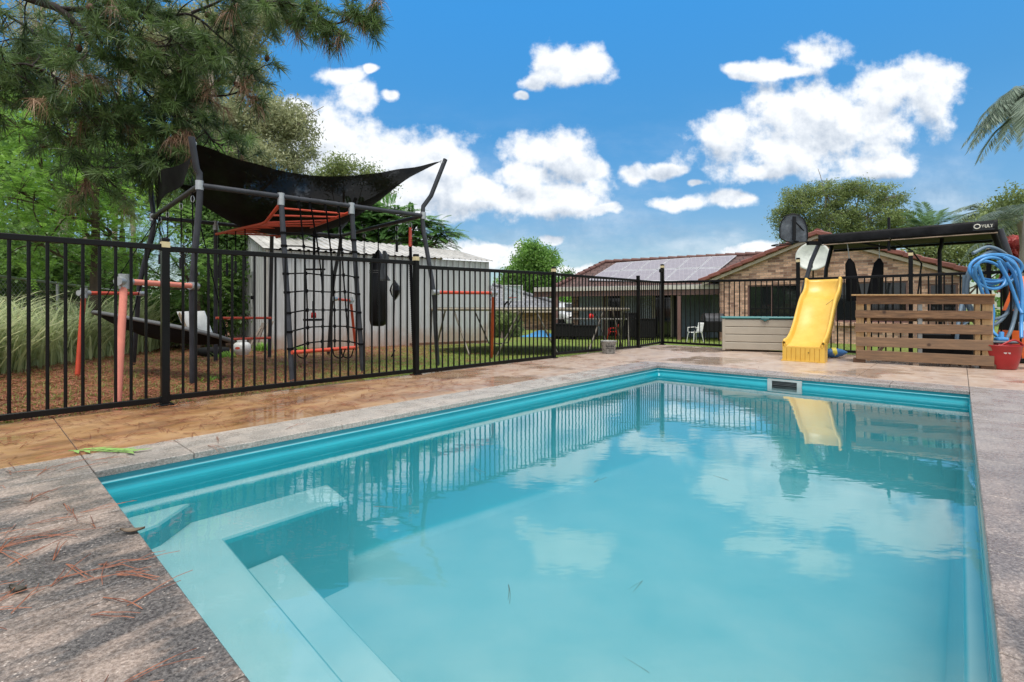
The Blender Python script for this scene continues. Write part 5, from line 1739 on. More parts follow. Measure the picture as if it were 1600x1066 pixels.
mb = MB(); mb.prism([p + Vector((-.32, .25 * math.cos(a), .66 + .26 * math.sin(a))) for a in [k * math.pi / 8 for k in range(9)]], (.64, 0, 0)); mb.build('hood', plain('dark enamel', (.05, .05, .055), .3), bq_)
mb = MB()
for sx in (-1, 1):
    for sy in (-1, 1): mb.tube([p + Vector((sx * .27, sy * .2, .32)), p + Vector((sx * .27, sy * .2, 0))], .02, 6)
mb.build('stand', MT['black_tube'], bq_)
chair('patio_chair', 'red chair pushed in at the dark table under the patio roof', Vector((dp(957, 0, 17.6).x, 17.6, gh)), R(-90), MT['red'], .48, .62)
tp0 = Vector((dp(925, 0, 18.2).x, 18.2, gh))
tb = thing('patio_table', 'long dark table with a pale top edge under the patio roof', 'table', tp0)
mb = MB(); mb.box(tp0 + Vector((0, 0, .74)), (2.6, .9, .04), -.3, ch=.006); mb.build('tabletop', plain('table top', (.16, .15, .14), .5), tb)
for sx in (-1, 1):
    for sy in (-1, 1):
        mb = MB(); mb.box(tp0 + Matrix.Rotation(-.3, 3, 'Z') @ Vector((sx * 1.15, sy * .35, .36)), (.08, .08, .72), -.3); mb.build('leg', MT['black_tube'], tb)
p = tp0 + Vector((-.05, -.1, .76))
mb = MB(); mb.lathe(p, [(0, 0), (.08, 0), (.09, .04), (.10, .10), (.065, .15), (.03, .175), (0, .18)], 16); tag(mb.build('helmet', MT['red']), 'red helmet shaped object sitting on the dark patio table', 'helmet')
for k, (px, Y, w_, h_) in enumerate(((985, 17.9, .5, .95), (1008, 17.6, .7, .75), (880, 18.0, .7, .55), (912, 17.9, 1.0, .5))):
    p = Vector(((px - CX) / F * Y, Y, gh))
    nm = thing('patio_cabinet', ['tall black speaker cabinet in the patio shade', 'wide black cabinet by the sliding door', 'dark wheeled mower parked near the car', 'low black bench seat beside the patio table'][k], ['cabinet', 'cabinet', 'mower', 'bench'][k], p)
    mb = MB(); mb.box(p + Vector((0, 0, h_ / 2 + .04)), (w_, .45, h_ - .08), -.3, ch=.04); mb.build('body', MT['rubber'], nm)
    mb = MB(); mb.box(p + Vector((0, -.0, h_ + .005)), (w_ + .04, .5, .04), -.3, ch=.01); mb.build('top', MT['black_tube'], nm)
    for sx in (-1, 1):
        mb = MB(); mb.tube([p + Matrix.Rotation(-.3, 3, 'Z') @ Vector((sx * w_ * .38, -.2, .05)), p + Matrix.Rotation(-.3, 3, 'Z') @ Vector((sx * w_ * .38, .2, .05))], .05, 10); mb.build('foot', MT['rubber'], nm)
# ================================================================ houses, dish, car
GH = -.376
t = NT('mottled brick')
uvn = t.n('ShaderNodeUVMap')
bt = t.n('ShaderNodeTexBrick'); t.l(uvn.outputs[0], bt.inputs[0])
bt.inputs['Scale'].default_value = 1; bt.inputs['Brick Width'].default_value = .225; bt.inputs['Row Height'].default_value = .078
bt.inputs['Mortar Size'].default_value = .006; bt.inputs['Mortar Smooth'].default_value = .3; bt.inputs['Bias'].default_value = 0.0
bt.inputs['Color1'].default_value = (.15, .065, .045, 1); bt.inputs['Color2'].default_value = (.88, .54, .37, 1); bt.inputs['Mortar'].default_value = (.36, .31, .28, 1)
n1 = t.noise(uvn.outputs[0], 5, 4, .7); n2 = t.noise(uvn.outputs[0], 24, 3, .7)
c = t.mix(t.mr(n2, .45, .62, 0, .65), bt.outputs[0], t.mix(.6, bt.outputs[0], (.10, .045, .035)))
c = t.mix(t.mr(n1, .35, .7, .05, .4), c, (.64, .41, .32))
MT['brick'] = t.done(t.pbr(c, .85, 0, t.bump(bt.outputs['Fac'], .5, -.01)))
def tilemat(name, c1, c2):
    t = NT(name)
    uvn = t.n('ShaderNodeUVMap')
    bt = t.n('ShaderNodeTexBrick'); t.l(uvn.outputs[0], bt.inputs[0])
    bt.inputs['Scale'].default_value = 1; bt.inputs['Brick Width'].default_value = .30; bt.inputs['Row Height'].default_value = .32
    bt.inputs['Mortar Size'].default_value = .018; bt.inputs['Mortar Smooth'].default_value = .6
    bt.inputs['Color1'].default_value = (*c1, 1); bt.inputs['Color2'].default_value = (*c2, 1); bt.inputs['Mortar'].default_value = (*mul(c1, .25), 1)
    n2 = t.noise(uvn.outputs[0], 3, 5, .7)
    c = t.mix(t.mr(n2, .35, .7, 0, .5), bt.outputs[0], mul(c1, .6))
    return t.done(t.pbr(c, .7, 0, t.bump(bt.outputs['Fac'], .8, -.03)))
MT['tile_red'] = tilemat('brown red roof tile', (.13, .055, .045), (.19, .085, .068))
MT['tile_ridge'] = plain('red ridge tile', (.22, .075, .060), .65, var=.3, sc=5, bump=.4, bs=20)
MT['tile_grey'] = tilemat('grey roof tile', (.17, .175, .19), (.28, .28, .29))
MT['fascia'] = plain('pale fascia', (.50, .42, .34), .6)
t = NT('window glass'); MT['glass'] = t.done(t.pbr((.012, .014, .016), .04, 0, None, .6))
MT['frame_brown'] = plain('brown frame', (.17, .09, .08), .5)
t = NT('vertical blind'); P_ = t.coord('Object')
wv2 = t.n('ShaderNodeTexWave', wave_type='BANDS', bands_direction='X'); t.l(P_, wv2.inputs[0]); wv2.inputs['Scale'].default_value = 5.0
MT['blind'] = t.done(t.pbr(t.mix(wv2.outputs[0], (.20, .24, .28), (.52, .58, .63)), .6))
MT['blue_wall'] = plain('blue grey wall', (.17, .22, .27), .6)
house = thing('brick_house', 'single storey brown brick house with red tiled gable and a patio lean-to', 'house', (6.62, 17.0, GH))
gd = Vector((.737, -.677, 0)).normalized(); gn = Vector((.677, .737, 0)).normalized()   # along the gable wall; away from the viewer
rg_ = math.atan2(gd.y, gd.x)
G0 = Vector((6.62, 17.0, 0))
def gw(t_, z, back=0.0): return G0 + gd * t_ + gn * back + Vector((0, 0, z))
ezL, ezR, apz, apt = 1.68, 1.66, 2.98, 3.40
slopeL = (apz - ezL) / apt; slopeR = (apz - ezR) / (6.65 - apt)
def roof_z(t_): return apz - (apt - t_) * slopeL if t_ < apt else apz - (t_ - apt) * slopeR
w0, w1 = .52, 6.62
wins = [(1.42, 2.86, .42, 1.50), (3.84, 5.50, .36, 1.50), (5.92, 6.5, .55, 1.40)]
mb = MB()
cuts = sorted({w0, w1, apt} | {a for w_ in wins for a in w_[:2]})
for a, b in zip(cuts[:-1], cuts[1:]):
    hole = next((w_ for w_ in wins if w_[0] <= a + 1e-6 and b <= w_[1] + 1e-6), None)
    za, zb = roof_z(a) - .10, roof_z(b) - .10
    def q4(z0a, z0b, z1a, z1b):
        mb.prism([gw(a, z0a), gw(b, z0b), gw(b, z1b), gw(a, z1a)], gn * .11)
    if hole:
        q4(GH - .1, GH - .1, hole[2], hole[2]); q4(hole[3], hole[3], za, zb)
    else:
        q4(GH - .1, GH - .1, za, zb)
mb.prism([gw(w0, GH), gw(w0, roof_z(w0) - .12), gw(w0, roof_z(w0) - .12, 8), gw(w0, GH, 8)], gd * .1)
mb.prism([gw(w1, GH), gw(w1, roof_z(w1) - .12), gw(w1, roof_z(w1) - .12, 8), gw(w1, GH, 8)], gd * -.1)
mb.build('wall', MT['brick'], house)
mb = MB()
for (a, b, z0, z1) in wins[:2]:
    k = int((b - a) / .115)
    for i in range(k):
        c_ = gw(a + (i + .5) * (b - a) / k, z0 - .06, -.02); mb.box(c_, (.105, .14, .12), rg_, ch=.006)
mb.build('brick_sill', MT['brick'], house)
for i, (a, b, z0, z1) in enumerate(wins):
    mb = MB(); fw_ = .045
    zs = [(a, a + fw_), (b - fw_, b), ((a + b) / 2 - fw_ / 2, (a + b) / 2 + fw_ / 2)]
    for (p0, p1) in zs:
        mb.prism([gw(p0, z0, .03), gw(p1, z0, .03), gw(p1, z1, .03), gw(p0, z1, .03)], gn * .04)
    segs = [(a + fw_, (a + b) / 2 - fw_ / 2), ((a + b) / 2 + fw_ / 2, b - fw_)]
    for (p0, p1) in segs:
        for (y0, y1) in ((z0, z0 + fw_), (z1 - fw_, z1)):
            mb.prism([gw(p0, y0, .032), gw(p1, y0, .032), gw(p1, y1, .032), gw(p0, y1, .032)], gn * .036)
    wn_ = mb.build('window', MT['frame_brown'], house)
    mb = MB(); mb.prism([gw(a, z0, .055), gw(b, z0, .055), gw(b, z1, .055), gw(a, z1, .055)], gn * .01); mb.build('pane', MT['glass'], wn_)
    if i == 0:
        mb = MB(); mb.prism([gw(a + .06, z0 + .30, .050), gw(b - .06, z0 + .30, .050), gw(b - .06, z0 + .34, .050), gw(a + .06, z0 + .34, .050)], gn * .004); mb.build('rail', MT['black_tube'], wn_)
# bargeboards and the roof over the gable
mb = MB()
bh2 = .10
for (t0, t1, za, zb) in ((-.02, apt, ezL, apz), (apt, 6.67, apz, ezR)):
    mb.prism([gw(t0, za - bh2 - .05, -.12), gw(t1, zb - bh2 - .05, -.12), gw(t1, zb - .05, -.12), gw(t0, za - .05, -.12)], gn * .03)
mb.build('bargeboard', MT['fascia'], house)
mb = MB()
mb.prism([gw(-.05, ezL - .05, -.1), gw(apt, apz - .05, -.1), gw(apt, apz, -.1), gw(-.05, ezL, -.1)], gn * 9)
mb.prism([gw(apt, apz - .05, -.1), gw(6.72, ezR - .05, -.1), gw(6.72, ezR, -.1), gw(apt, apz, -.1)], gn * 9)
mb.build('roof', MT['tile_red'], house)
mb = MB()
for (t0, t1, za, zb) in ((-.1, apt, ezL - .02, apz), (apt, 6.78, apz, ezR - .02)):
    n_ = int(abs(t1 - t0) / .33)
    for i in range(n_):
        s0, s1 = i / n_, (i + 1) / n_
        a = gw(t0 + (t1 - t0) * s0, za + (zb - za) * s0, -.12); b = gw(t0 + (t1 - t0) * s1, za + (zb - za) * s1, -.12)
        up_ = 1 if zb > za else -1
        lo_, hi_ = (a, b) if up_ > 0 else (b, a)
        d_ = (hi_ - lo_).normalized()
        mb.bar(lo_ - d_ * .02 + Vector((0, 0, .045)), hi_ + d_ * .02 + Vector((0, 0, .015)), .20, .13, ch=.02)
mb.build('barge_tiles', MT['tile_ridge'], house)
mb = MB(); mb.tube([gw(apt, apz + .05, k) for k in (-.1, 3, 6, 9)], .10, 8); mb.build('ridge_cap', MT['tile_ridge'], house)
# patio wing
BA, BB = Vector((.81, 19.0, 0)), Vector((7.15, 17.0, 0))
bdv = (BB - BA).normalized(); bnv = Vector((-bdv.y, bdv.x, 0)); rzB = math.atan2(bdv.y, bdv.x)
def bp_(px, back=0.0, z=0.0):
    P0 = BA + bnv * back
    return P0 + bdv * on_line(P0, bdv, px) + Vector((0, 0, z))
zf0, zf1 = 1.515, 1.556
mb = MB(); mb.bar(bp_(833, -.05, zf0 - .06), bp_(1127, -.05, zf1 - .06), .05, .13); mb.build('gutter', plain('pale gutter', (.50, .47, .42), .5), house)
mb = MB(); mb.bar(bp_(833, .05, zf0 - .225), bp_(1127, .05, zf1 - .225), .08, .20); mb.build('patio_beam', MT['frame_brown'], house)
mb = MB(); mb.prism([bp_(833, 0, zf0), bp_(1135, 0, zf1), bp_(1135, 2.6, zf1 + .10), bp_(855, 2.6, zf0 + .10)], (0, 0, .04)); mb.build('patio_roof', MT['shed_roof'], house)
for px in (871, 1061):
    mb = MB(); a = bp_(px, .05); mb.box((a.x, a.y, (GH + zf0 - .32) / 2), (.11, .11, zf0 - .32 - GH), rzB); mb.build('post', MT['frame_brown'], house)
BK = 2.1
def wall_seg(x0, x1, mat, name, z0=GH, z1=1.5, back=BK, th=.06):
    mb = MB(); mb.prism([bp_(x0, back, z0), bp_(x1, back, z0), bp_(x1, back, z1), bp_(x0, back, z1)], bnv * th); return mb.build(name, mat, house)
wall_seg(893, 903, MT['brick'], 'wall', back=BK - .02)
wall_seg(903, 904.5, MT['black_tube'], 'door_frame')
wall_seg(904.5, 941, MT['blind'], 'blind')
wall_seg(941, 944, MT['cream'], 'door_frame', back=BK - .03)
wall_seg(944, 946, MT['frame_brown'], 'door_frame')
wall_seg(946, 950, MT['cream'], 'door_frame', back=BK - .03)
wall_seg(950, 970, MT['glass'], 'door')
wall_seg(970, 975.5, MT['cream'], 'door_frame', back=BK - .03)
wall_seg(975.5, 996, MT['blind'], 'blind')
wall_seg(996, 998.5, MT['cream'], 'door_frame', back=BK - .03)
wall_seg(998.5, 1019, MT['blind'], 'blind')
wall_seg(1019, 1023.5, MT['cream'], 'door_frame', back=BK - .03)
wall_seg(1023.5, 1048, MT['glass'], 'door')
wall_seg(1048, 1052, MT['cream'], 'door_frame', back=BK - .03)
wall_seg(1052, 1057, MT['dark_void'], 'door')
wall_seg(1057, 1060, MT['cream'], 'door_frame', back=BK - .03)
wall_seg(1060, 1112, MT['blue_wall'], 'wall')
wall_seg(1112, 1150, plain('paler blue wall', (.28, .35, .41), .6), 'wall')
wall_seg(951, 969, MT['black_tube'], 'door_rail', .25, .31, BK - .02, .02)
# roof of the patio wing: hip plane facing the viewer
eL, eR = bp_(868, .9, 1.60), bp_(1150, .9, 1.66)
rL, rR = dp(945, 410.5, 23.0), dp(1212, 396.5, 19.9)
from mathutils.geometry import intersect_line_plane
nr_ = (eR - eL).cross(rR - eL).normalized()
if nr_.z < 0: nr_ = -nr_
def on_roof(px, py, off=.07):
    d_ = Vector(((px - CX) / F, 1, (HY - py) / F))
    return intersect_line_plane(Vector((0, 0, H0)), Vector((0, 0, H0)) + d_ * 100, eL + nr_ * off, nr_)
rL = on_roof(945, 410.5, 0)
mb = MB(); mb.prism([eL, eR, rR, rL], (0, 0, -.05))
mb.prism([eL, rL, rL + bnv * 1.0 + Vector((0, 0, -.2)), eL + bnv * 8.5], (0, 0, -.05))
mb.build('roof', tilemat('dark brown roof tile', (.085, .045, .038), (.125, .065, .055)), house)
mb = MB()
for a, b in ((eL, rL), (rL, rR)):
    n_ = int((b - a).length / .36)
    for i in range(n_):
        p0, p1 = a.lerp(b, i / n_), a.lerp(b, (i + 1.06) / n_)
        mb.tube([p0 + Vector((0, 0, .045)), p1 + Vector((0, 0, .02))], [.10, .085], 7)
mb.build('ridge_cap', plain('brown ridge tile', (.13, .060, .05), .7, var=.3, sc=5), house)
# solar panels in two rows
t = NT('solar cell'); uvn = t.n('ShaderNodeUVMap')
bt = t.n('ShaderNodeTexBrick'); bt.offset = 0; t.l(uvn.outputs[0], bt.inputs[0])
bt.inputs['Scale'].default_value = 1; bt.inputs['Brick Width'].default_value = .16; bt.inputs['Row Height'].default_value = .16; bt.inputs['Mortar Size'].default_value = .003
bt.inputs['Color1'].default_value = (.19, .17, .20, 1); bt.inputs['Color2'].default_value = (.22, .20, .23, 1); bt.inputs['Mortar'].default_value = (.36, .34, .37, 1)
MT['solar'] = t.done(t.pbr(bt.outputs[0], .22, 0.0, None, .6))
MT['alu'] = plain('aluminium', (.46, .46, .48), .45, .1)
botx = [918, 948, 976, 1006, 1037, 1069, 1101]; boty = [438, 438.5, 439, 439.2, 439.5, 439.8, 440]
topx = [963, 990, 1017, 1046, 1078, 1113, 1152]; topy = [410.5, 408.5, 406.6, 404.5, 402.3, 400.4, 398.6]
for i in range(6):
    for j in range(2):
        c00, c10 = on_roof(botx[i], boty[i]), on_roof(botx[i + 1], boty[i + 1])
        c01, c11 = on_roof(topx[i], topy[i]), on_roof(topx[i + 1], topy[i + 1])
        f = lambda a, b: (c00 * (1 - a) + c10 * a) * (1 - b) + (c01 * (1 - a) + c11 * a) * b
        v0, v1 = (0.012, .492) if j == 0 else (.508, .988)
        P = [f(.012, v0), f(.988, v0), f(.988, v1), f(.012, v1)]
        mb = MB(); mb.prism(P, nr_ * -.035); sp_ = mb.build('solar_panel', MT['alu'], house)
        P = [f(.045, v0 + .022), f(.955, v0 + .022), f(.955, v1 - .022), f(.045, v1 - .022)]
        mb = MB(); mb.prism([p + nr_ * .004 for p in P], nr_ * -.003); mb.build('cells', MT['solar'], sp_)
# satellite dish
dc = gw(3.2, 0, -.45); dc = dp(1270, 402, dc.y)
sd_ = thing('satellite_dish', 'pale oval satellite dish bracketed to the brick gable wall', 'satellite dish', dc)
axd = Vector((-.55, -.8, .25)).normalized()
mb = MB()
rad = .44
prof = [(r_, .10 * (r_ / rad) ** 2) for r_ in (0, .1, .2, .3, .38, rad)]
mb.lathe(dc, prof, 28, axis=axd); mb.build('dish', plain('cream dish', (.52, .54, .50), .5), sd_, solid=.012)
mb = MB(); mb.tube([dc + axd * .02 + Vector((0, 0, -.38)), dc + axd * .45 + Vector((0, 0, -.25))], .012, 6); mb.tube([dc, dc - axd * .15, dc - axd * .15 + Vector((0, 0, -.55)), dc + Vector((.1, .35, -.75))], .02, 8); mb.build('arm', MT['black_tube'], sd_)
# vent pipe and antenna
a = dp(1470, 320, 22); 
# neighbouring house on the lawn side
NY = 26.0
nb = thing('neighbour_house', 'neighbouring brick house with a grey tiled hip roof beyond the trampoline', 'house', dp(815, 520, NY))
r0, r1 = dp(700, 446, NY + 3), dp(771, 446, NY + 3)
e0, e1_ = dp(700, 484, NY - .5), dp(905, 484, NY - .5)
mb = MB(); mb.prism([e0, e1_, r1, r0], (0, 0, -.06)); mb.prism([e1_, e1_ + Vector((0, 7, 0)), r1], (0, 0, -.06)); mb.build('roof', MT['tile_grey'], nb)
mb = MB(); n_ = 16
for i in range(n_): mb.tube([r1.lerp(e1_, i / n_) + Vector((0, 0, .06)), r1.lerp(e1_, (i + 1.05) / n_) + Vector((0, 0, .03))], [.13, .10], 6)
mb.build('ridge_cap', MT['tile_grey'], nb)
mb = MB(); mb.bar(dp(700, 486, NY - .6), dp(907, 486, NY - .6), .1, .16); mb.build('gutter', MT['fascia'], nb)
wl0, wl1 = dp(700, 540, NY), dp(884, 540, NY)
mb = MB(); mb.prism([Vector((wl0.x, NY, -.6)), Vector((wl1.x, NY, -.6)), Vector((wl1.x, NY, .62)), Vector((wl0.x, NY, .62))], (0, 6, 0)); mb.build('wall', MT['brick'], nb)
# second hoop in front of it
q = dp(801, 458, 20.5)
h2 = thing('basketball_hoop', 'clear basketball backboard with a white frame and red target, far across the lawn', 'basketball hoop', Vector((q.x, q.y + .3, -.4)))
mb = MB(); hw, hh = .42, .33
for (a, b, c_, e_) in ((-hw, hw, hh - .03, hh), (-hw, hw, -hh, -hh + .03), (-hw, -hw + .03, -hh + .03, hh - .03), (hw - .03, hw, -hh + .03, hh - .03)):
    mb.prism([q + Vector((a, 0, c_)), q + Vector((b, 0, c_)), q + Vector((b, 0, e_)), q + Vector((a, 0, e_))], (0, .03, 0))
fr_ = mb.build('frame', MT['white_plastic'], h2)
t = NT('clear board'); p_ = t.pbr((.5, .6, .6), .1); tp2 = t.n('ShaderNodeBsdfTransparent'); mx = t.n('ShaderNodeMixShader'); mx.inputs[0].default_value = .35
t.l(tp2.outputs[0], mx.inputs[1]); t.l(p_.outputs[0], mx.inputs[2])
mb = MB(); mb.prism([q + Vector((-hw + .03, .01, -hh + .03)), q + Vector((hw - .03, .01, -hh + .03)), q + Vector((hw - .03, .01, hh - .03)), q + Vector((-hw + .03, .01, hh - .03))], (0, .008, 0)); mb.build('board', t.done(mx), fr_)
mb = MB(); mb.tube([q + Vector((-.02 + .16 * math.cos(a), -.2 + .18 * math.sin(a), -.20)) for a in [2 * math.pi * k / 18 for k in range(18)]], .012, 6, closed=True); mb.build('ring', MT['orange'], h2)
mb = MB(); mb.tube([q + Vector((0, .1, -.1)), q + Vector((-.35, .5, -.5)), Vector((q.x - .4, q.y + .5, -.4))], .04, 8); mb.tube([q + Vector((0, .05, -.25)), q + Vector((-.35, .5, -.8))], .02, 6); mb.build('pole', MT['black_tube'], h2)
# blue tarp heap
p = dp(846, 525, 19.5); p.z = GH
mb = MB(); mb.grid(lambda a, b: p + Vector(((a - .5) * 1.7, (b - .5) * .9, .13 * math.sin(math.pi * a) * math.sin(math.pi * b) * (1.3 + .6 * math.sin(a * 11 + b * 5)) + .02)), 22, 12)
tag(mb.build('tarp', MT['tarp_blue']), 'crumpled blue tarp lying on the ground by the neighbouring house', 'tarp')
# parked car nose by the patio
cp = Vector((dp(893, 0, 25.5).x, 25.5, GH))
car = thing('parked_car', 'white car parked beyond the patio posts, only its nose showing', 'car', cp, R(100))
sec = [(-2.1, .30, .62), (-2.05, .22, .80), (-1.2, .2, .92), (-.55, .2, 1.36), (.6, .2, 1.42), (1.5, .2, 1.05), (2.05, .25, .95), (2.1, .32, .62)]
mb = MB(); ring = [(x, z0, z1) for x, z0, z1 in sec]
V = []
for x, z0, z1 in ring:
    wt_ = .82 if z1 < 1.1 else .62
    V += [Vector((x, -.82, z0)), Vector((x, -.84, min(z1, .85))), Vector((x, -wt_, z1)), Vector((x, wt_, z1)), Vector((x, .84, min(z1, .85))), Vector((x, .82, z0))]
n_ = 6
mb.add(V, [(i * n_ + j, (i + 1) * n_ + j, (i + 1) * n_ + (j + 1) % n_, i * n_ + (j + 1) % n_) for i in range(7) for j in range(6)] + [tuple(range(6)), tuple(range(42, 48))], True)
mb.build('body', plain('white car paint', (.60, .61, .62), .25, var=.03), car, world=False)
mb = MB(); mb.quad(Vector((-1.17, -.66, .96)), Vector((-1.17, .66, .96)), Vector((-.60, .56, 1.35)), Vector((-.60, -.56, 1.35))); mb.build('windscreen', MT['glass'], car, world=False, loc=(-.02, 0, .02))
for x in (-1.35, 1.35):
    for y in (-.80, .80):
        mb = MB(); mb.tube([Vector((x, y - .1, .32)), Vector((x, y + .1, .32))], .32, 18); mb.build('wheel', MT['rubber'], car, world=False)
for y in (-.6, .6):
    mb = MB(); mb.box((-2.09, y, .68), (.06, .3, .12), ch=.02); mb.build('headlight', MT['glass'], car, world=False)
# back boundary fence of chain link
A_, B_ = dp(-60, 424, 7.0), dp(345, 475, 16.5)
A0, B0 = Vector((A_.x, A_.y, 0)), Vector((B_.x, B_.y, 0))
t = NT('chain link'); uvn = t.n('ShaderNodeUVMap')
def diag(sg):
    sx = t.n('ShaderNodeSeparateXYZ'); t.l(uvn.outputs[0], sx.inputs[0])
    w_ = t.math('ADD', sx.outputs[0], t.math('MULTIPLY', sx.outputs[1], sg))
    fr_ = t.math('FRACT', t.math('MULTIPLY', w_, 12.0))
    return t.math('LESS_THAN', fr_, .10)
mk_ = t.math('MAXIMUM', diag(1.0), diag(-1.0))
p_ = t.pbr((.36, .37, .37), .5, .3); tp2 = t.n('ShaderNodeBsdfTransparent'); mx = t.n('ShaderNodeMixShader')
t.l(mk_, mx.inputs[0]); t.l(tp2.outputs[0], mx.inputs[1]); t.l(p_.outputs[0], mx.inputs[2]); MT['mesh'] = t.done(mx)
cf = thing('chain_link_fence', 'low galvanised chain link fence behind the tall grass under the trees', 'fence', A0.lerp(B0, .5))
mb = MB(); mb.tube([A_, B_], .020, 8); mb.build('top_rail', MT['galv'], cf)
mb = MB(); mb.quad(Vector((A0.x, A0.y, -.2)), Vector((B0.x, B0.y, -.35)), B_, A_); mb.build('wire_mesh', MT['mesh'], cf)
for k in range(6):
    s_ = k / 5; a = A_.lerp(B_, s_)
    mb = MB(); mb.tube([Vector((a.x, a.y, -.4)), a + Vector((0, 0, .03))], .024, 8); mb.build('post', MT['galv'], cf)
# ================================================================ trees and plants
def norm(a): return a / np.maximum(np.linalg.norm(a, axis=-1, keepdims=True), 1e-9)
def leaf_quads(C, size, r, elong=2.2, droop=0.0, D=None):
    """rhombic leaves: C centres, size per leaf"""
    N = len(C)
    d = norm(r.normal(0, 1, (N, 3)) + (0 if D is None else D)) if True else None
    d[:, 2] -= droop; d = norm(d)
    s = norm(np.cross(d, r.normal(0, 1, (N, 3))))
    size = np.broadcast_to(size, (N,))[:, None] * r.uniform(.7, 1.3, (N, 1))
    w = size / elong
    V = np.stack([C - d * size / 2, C + s * w / 2, C + d * size / 2, C - s * w / 2], 1).reshape(-1, 3)
    Q = np.arange(N)[:, None] * 4 + [0, 1, 2, 3]
    return V, Q
def clumps_in(blobs, n, r, shell=.45):
    """clump centres spread through ellipsoid blobs, denser outside"""
    B = np.array([b[:3] for b in blobs]); Rr = np.array([b[3:6] for b in blobs])
    vol = (Rr[:, 0] * Rr[:, 1] * Rr[:, 2]) ** (2 / 3)
    k = r.choice(len(blobs), n, p=vol / vol.sum())
    d = norm(r.normal(0, 1, (n, 3)))
    rad = r.uniform(0, 1, (n, 1)) ** shell
    return B[k] + d * Rr[k] * rad, k
def limbs(mb, base, top, blobs, r, r0, lean=(0, 0), n_sub=3, clumps=None):
    base, top = Vector(base), Vector(top)
    pts = [base.lerp(top, s) + Vector((math.sin(s * 5 + lean[0]) * .06, math.cos(s * 4 + lean[1]) * .06, 0)) * (base - top).length * .25 * s for s in [k / 8 for k in range(9)]]
    mb.tube(pts, [r0 * (1.15 - .7 * k / 8) for k in range(9)], 10)
    for b in blobs:
        c = Vector(b[:3])
        s = r.uniform(.45, .95); a = pts[int(s * 8)]
        m_ = a.lerp(c, .5) + Vector((r.normal(0, .08), r.normal(0, .08), -.05 * (c - a).length))
        rb = r0 * (1.0 - .55 * s) * .55
        mb.tube(smooth_path([a, m_, c], 4), [rb * (1 - .09 * i) for i in range(9)], 7)
        for k in range(n_sub):
            q = c + Vector(tuple(r.normal(0, 1, 3) * np.array(b[3:6]) * .6))
            mb.tube(smooth_path([m_.lerp(c, r.uniform(.2, 1)), (c + q) / 2 + Vector((0, 0, .04)), q], 3), [rb * .42 * (1 - .1 * i) for i in range(7)], 5)
    return mb
def tree(name, label, base, top, blobs, n_clump, n_leaf, spread, size, lm, bark, r0, seed, cat='tree', group=None, elong=2.2, droop=0.0, shell=.45, twigs=0, cutoff=None):
    r = np.random.default_rng(seed)
    root = thing(name, label, cat, Vector(base), group=group)
    C, k = clumps_in(blobs, n_clump, r, shell)
    if cutoff is not None: C = C[cutoff(C)]
    mb = MB(); limbs(mb, base, top, blobs, r, r0)
    B = np.array([b[:3] for b in blobs])
    for i in r.choice(len(C), min(len(C), twigs), replace=False):
        c = Vector(C[i]); a = Vector(B[np.argmin(((B - C[i]) ** 2).sum(1))])
        mb.tube([a, a.lerp(c, .55) + Vector((0, 0, .05)), c], [r0 * .10, r0 * .07, r0 * .03], 4)
    mb.build('trunk', bark, root)
    L = C[np.repeat(np.arange(len(C)), n_leaf)]
    sp = np.asarray(spread) if np.ndim(spread) else np.array([spread] * 3)
    L = L + r.normal(0, 1, L.shape) * sp
    V, Q = leaf_quads(L, size, r, elong, droop)
    tint = np.clip(np.repeat(r.normal(.45, .28, len(C)), n_leaf) + r.normal(0, .16, len(L)), 0, 1)
    raw_mesh('crown', V, Q, lm, root, cols=tint)
    return root
def pinnate(O, D, L, r, n=14, leaf=.05, aspect=3.2, droop=.35, width=.5, updir=None, taper=True, fold=0.0, hang=0.0):
    """feather leaves: O origins, D directions, L lengths; returns leaflets and rachis strips"""
    Fn = len(O); D = norm(D)
    up_ = np.array([0, 0, 1.0]) if updir is None else updir
    S = norm(np.cross(D, up_) + 1e-6)
    N_ = np.cross(S, D)
    Vs, Qs = [], []
    L = np.broadcast_to(L, (Fn,))[:, None]
    def at(t_): return O + D * L * t_ * (1 - .12 * droop * t_) + np.array([0, 0, -1.0]) * L * droop * t_ ** 2
    t_all = np.linspace(.12, 1.0, n)
    base = 0
    for t_ in t_all:
        p = at(t_)
        tg = norm(at(min(1, t_ + .02)) - at(t_ - .02))
        sc = (math.sin(math.pi * (0.12 + .80 * t_)) ** .6) if taper else 1.0
        ll = leaf * sc
        for sg in (-1, 1):
            d = norm(S * sg * width * 2 + tg * (.55 + .7 * t_) + N_ * fold + r.normal(0, .08, (Fn, 3)) + np.array([0, 0, -hang]))
            w = norm(np.cross(d, np.cross(tg, S * sg) * sg) + 1e-6) * ll / aspect / 2
            a = p; b = p + d * ll
            Vs.append(np.stack([a, (a + b) / 2 + w, b, (a + b) / 2 - w], 1))
    V = np.concatenate(Vs, 0).reshape(-1, 3)
    Q = np.arange(len(V) // 4)[:, None] * 4 + [0, 1, 2, 3]
    # rachis
    rows = []
    ts = np.linspace(0, 1, 6)
    wv_ = leaf * .06
    for t_ in ts:
        p = at(t_); rows += [p - S * wv_ * (1.1 - t_), p + S * wv_ * (1.1 - t_)]
    arr = np.stack(rows, 1)
    RV = arr.reshape(-1, 3)
    b = np.arange(Fn)[:, None] * 12
    RQ = np.concatenate([b + [2 * k, 2 * k + 1, 2 * k + 3, 2 * k + 2] for k in range(5)], 0)
    return V, Q, RV, RQ
def join(parts):
    Vs, Qs, o = [], [], 0
    for V, Q in parts:
        Vs.append(V); Qs.append(Q + o); o += len(V)
    return np.concatenate(Vs), np.concatenate(Qs)
MT['lf_gum'] = leafmat('gum leaf', (.10, .13, .06), (.50, .52, .30), .4, .45)
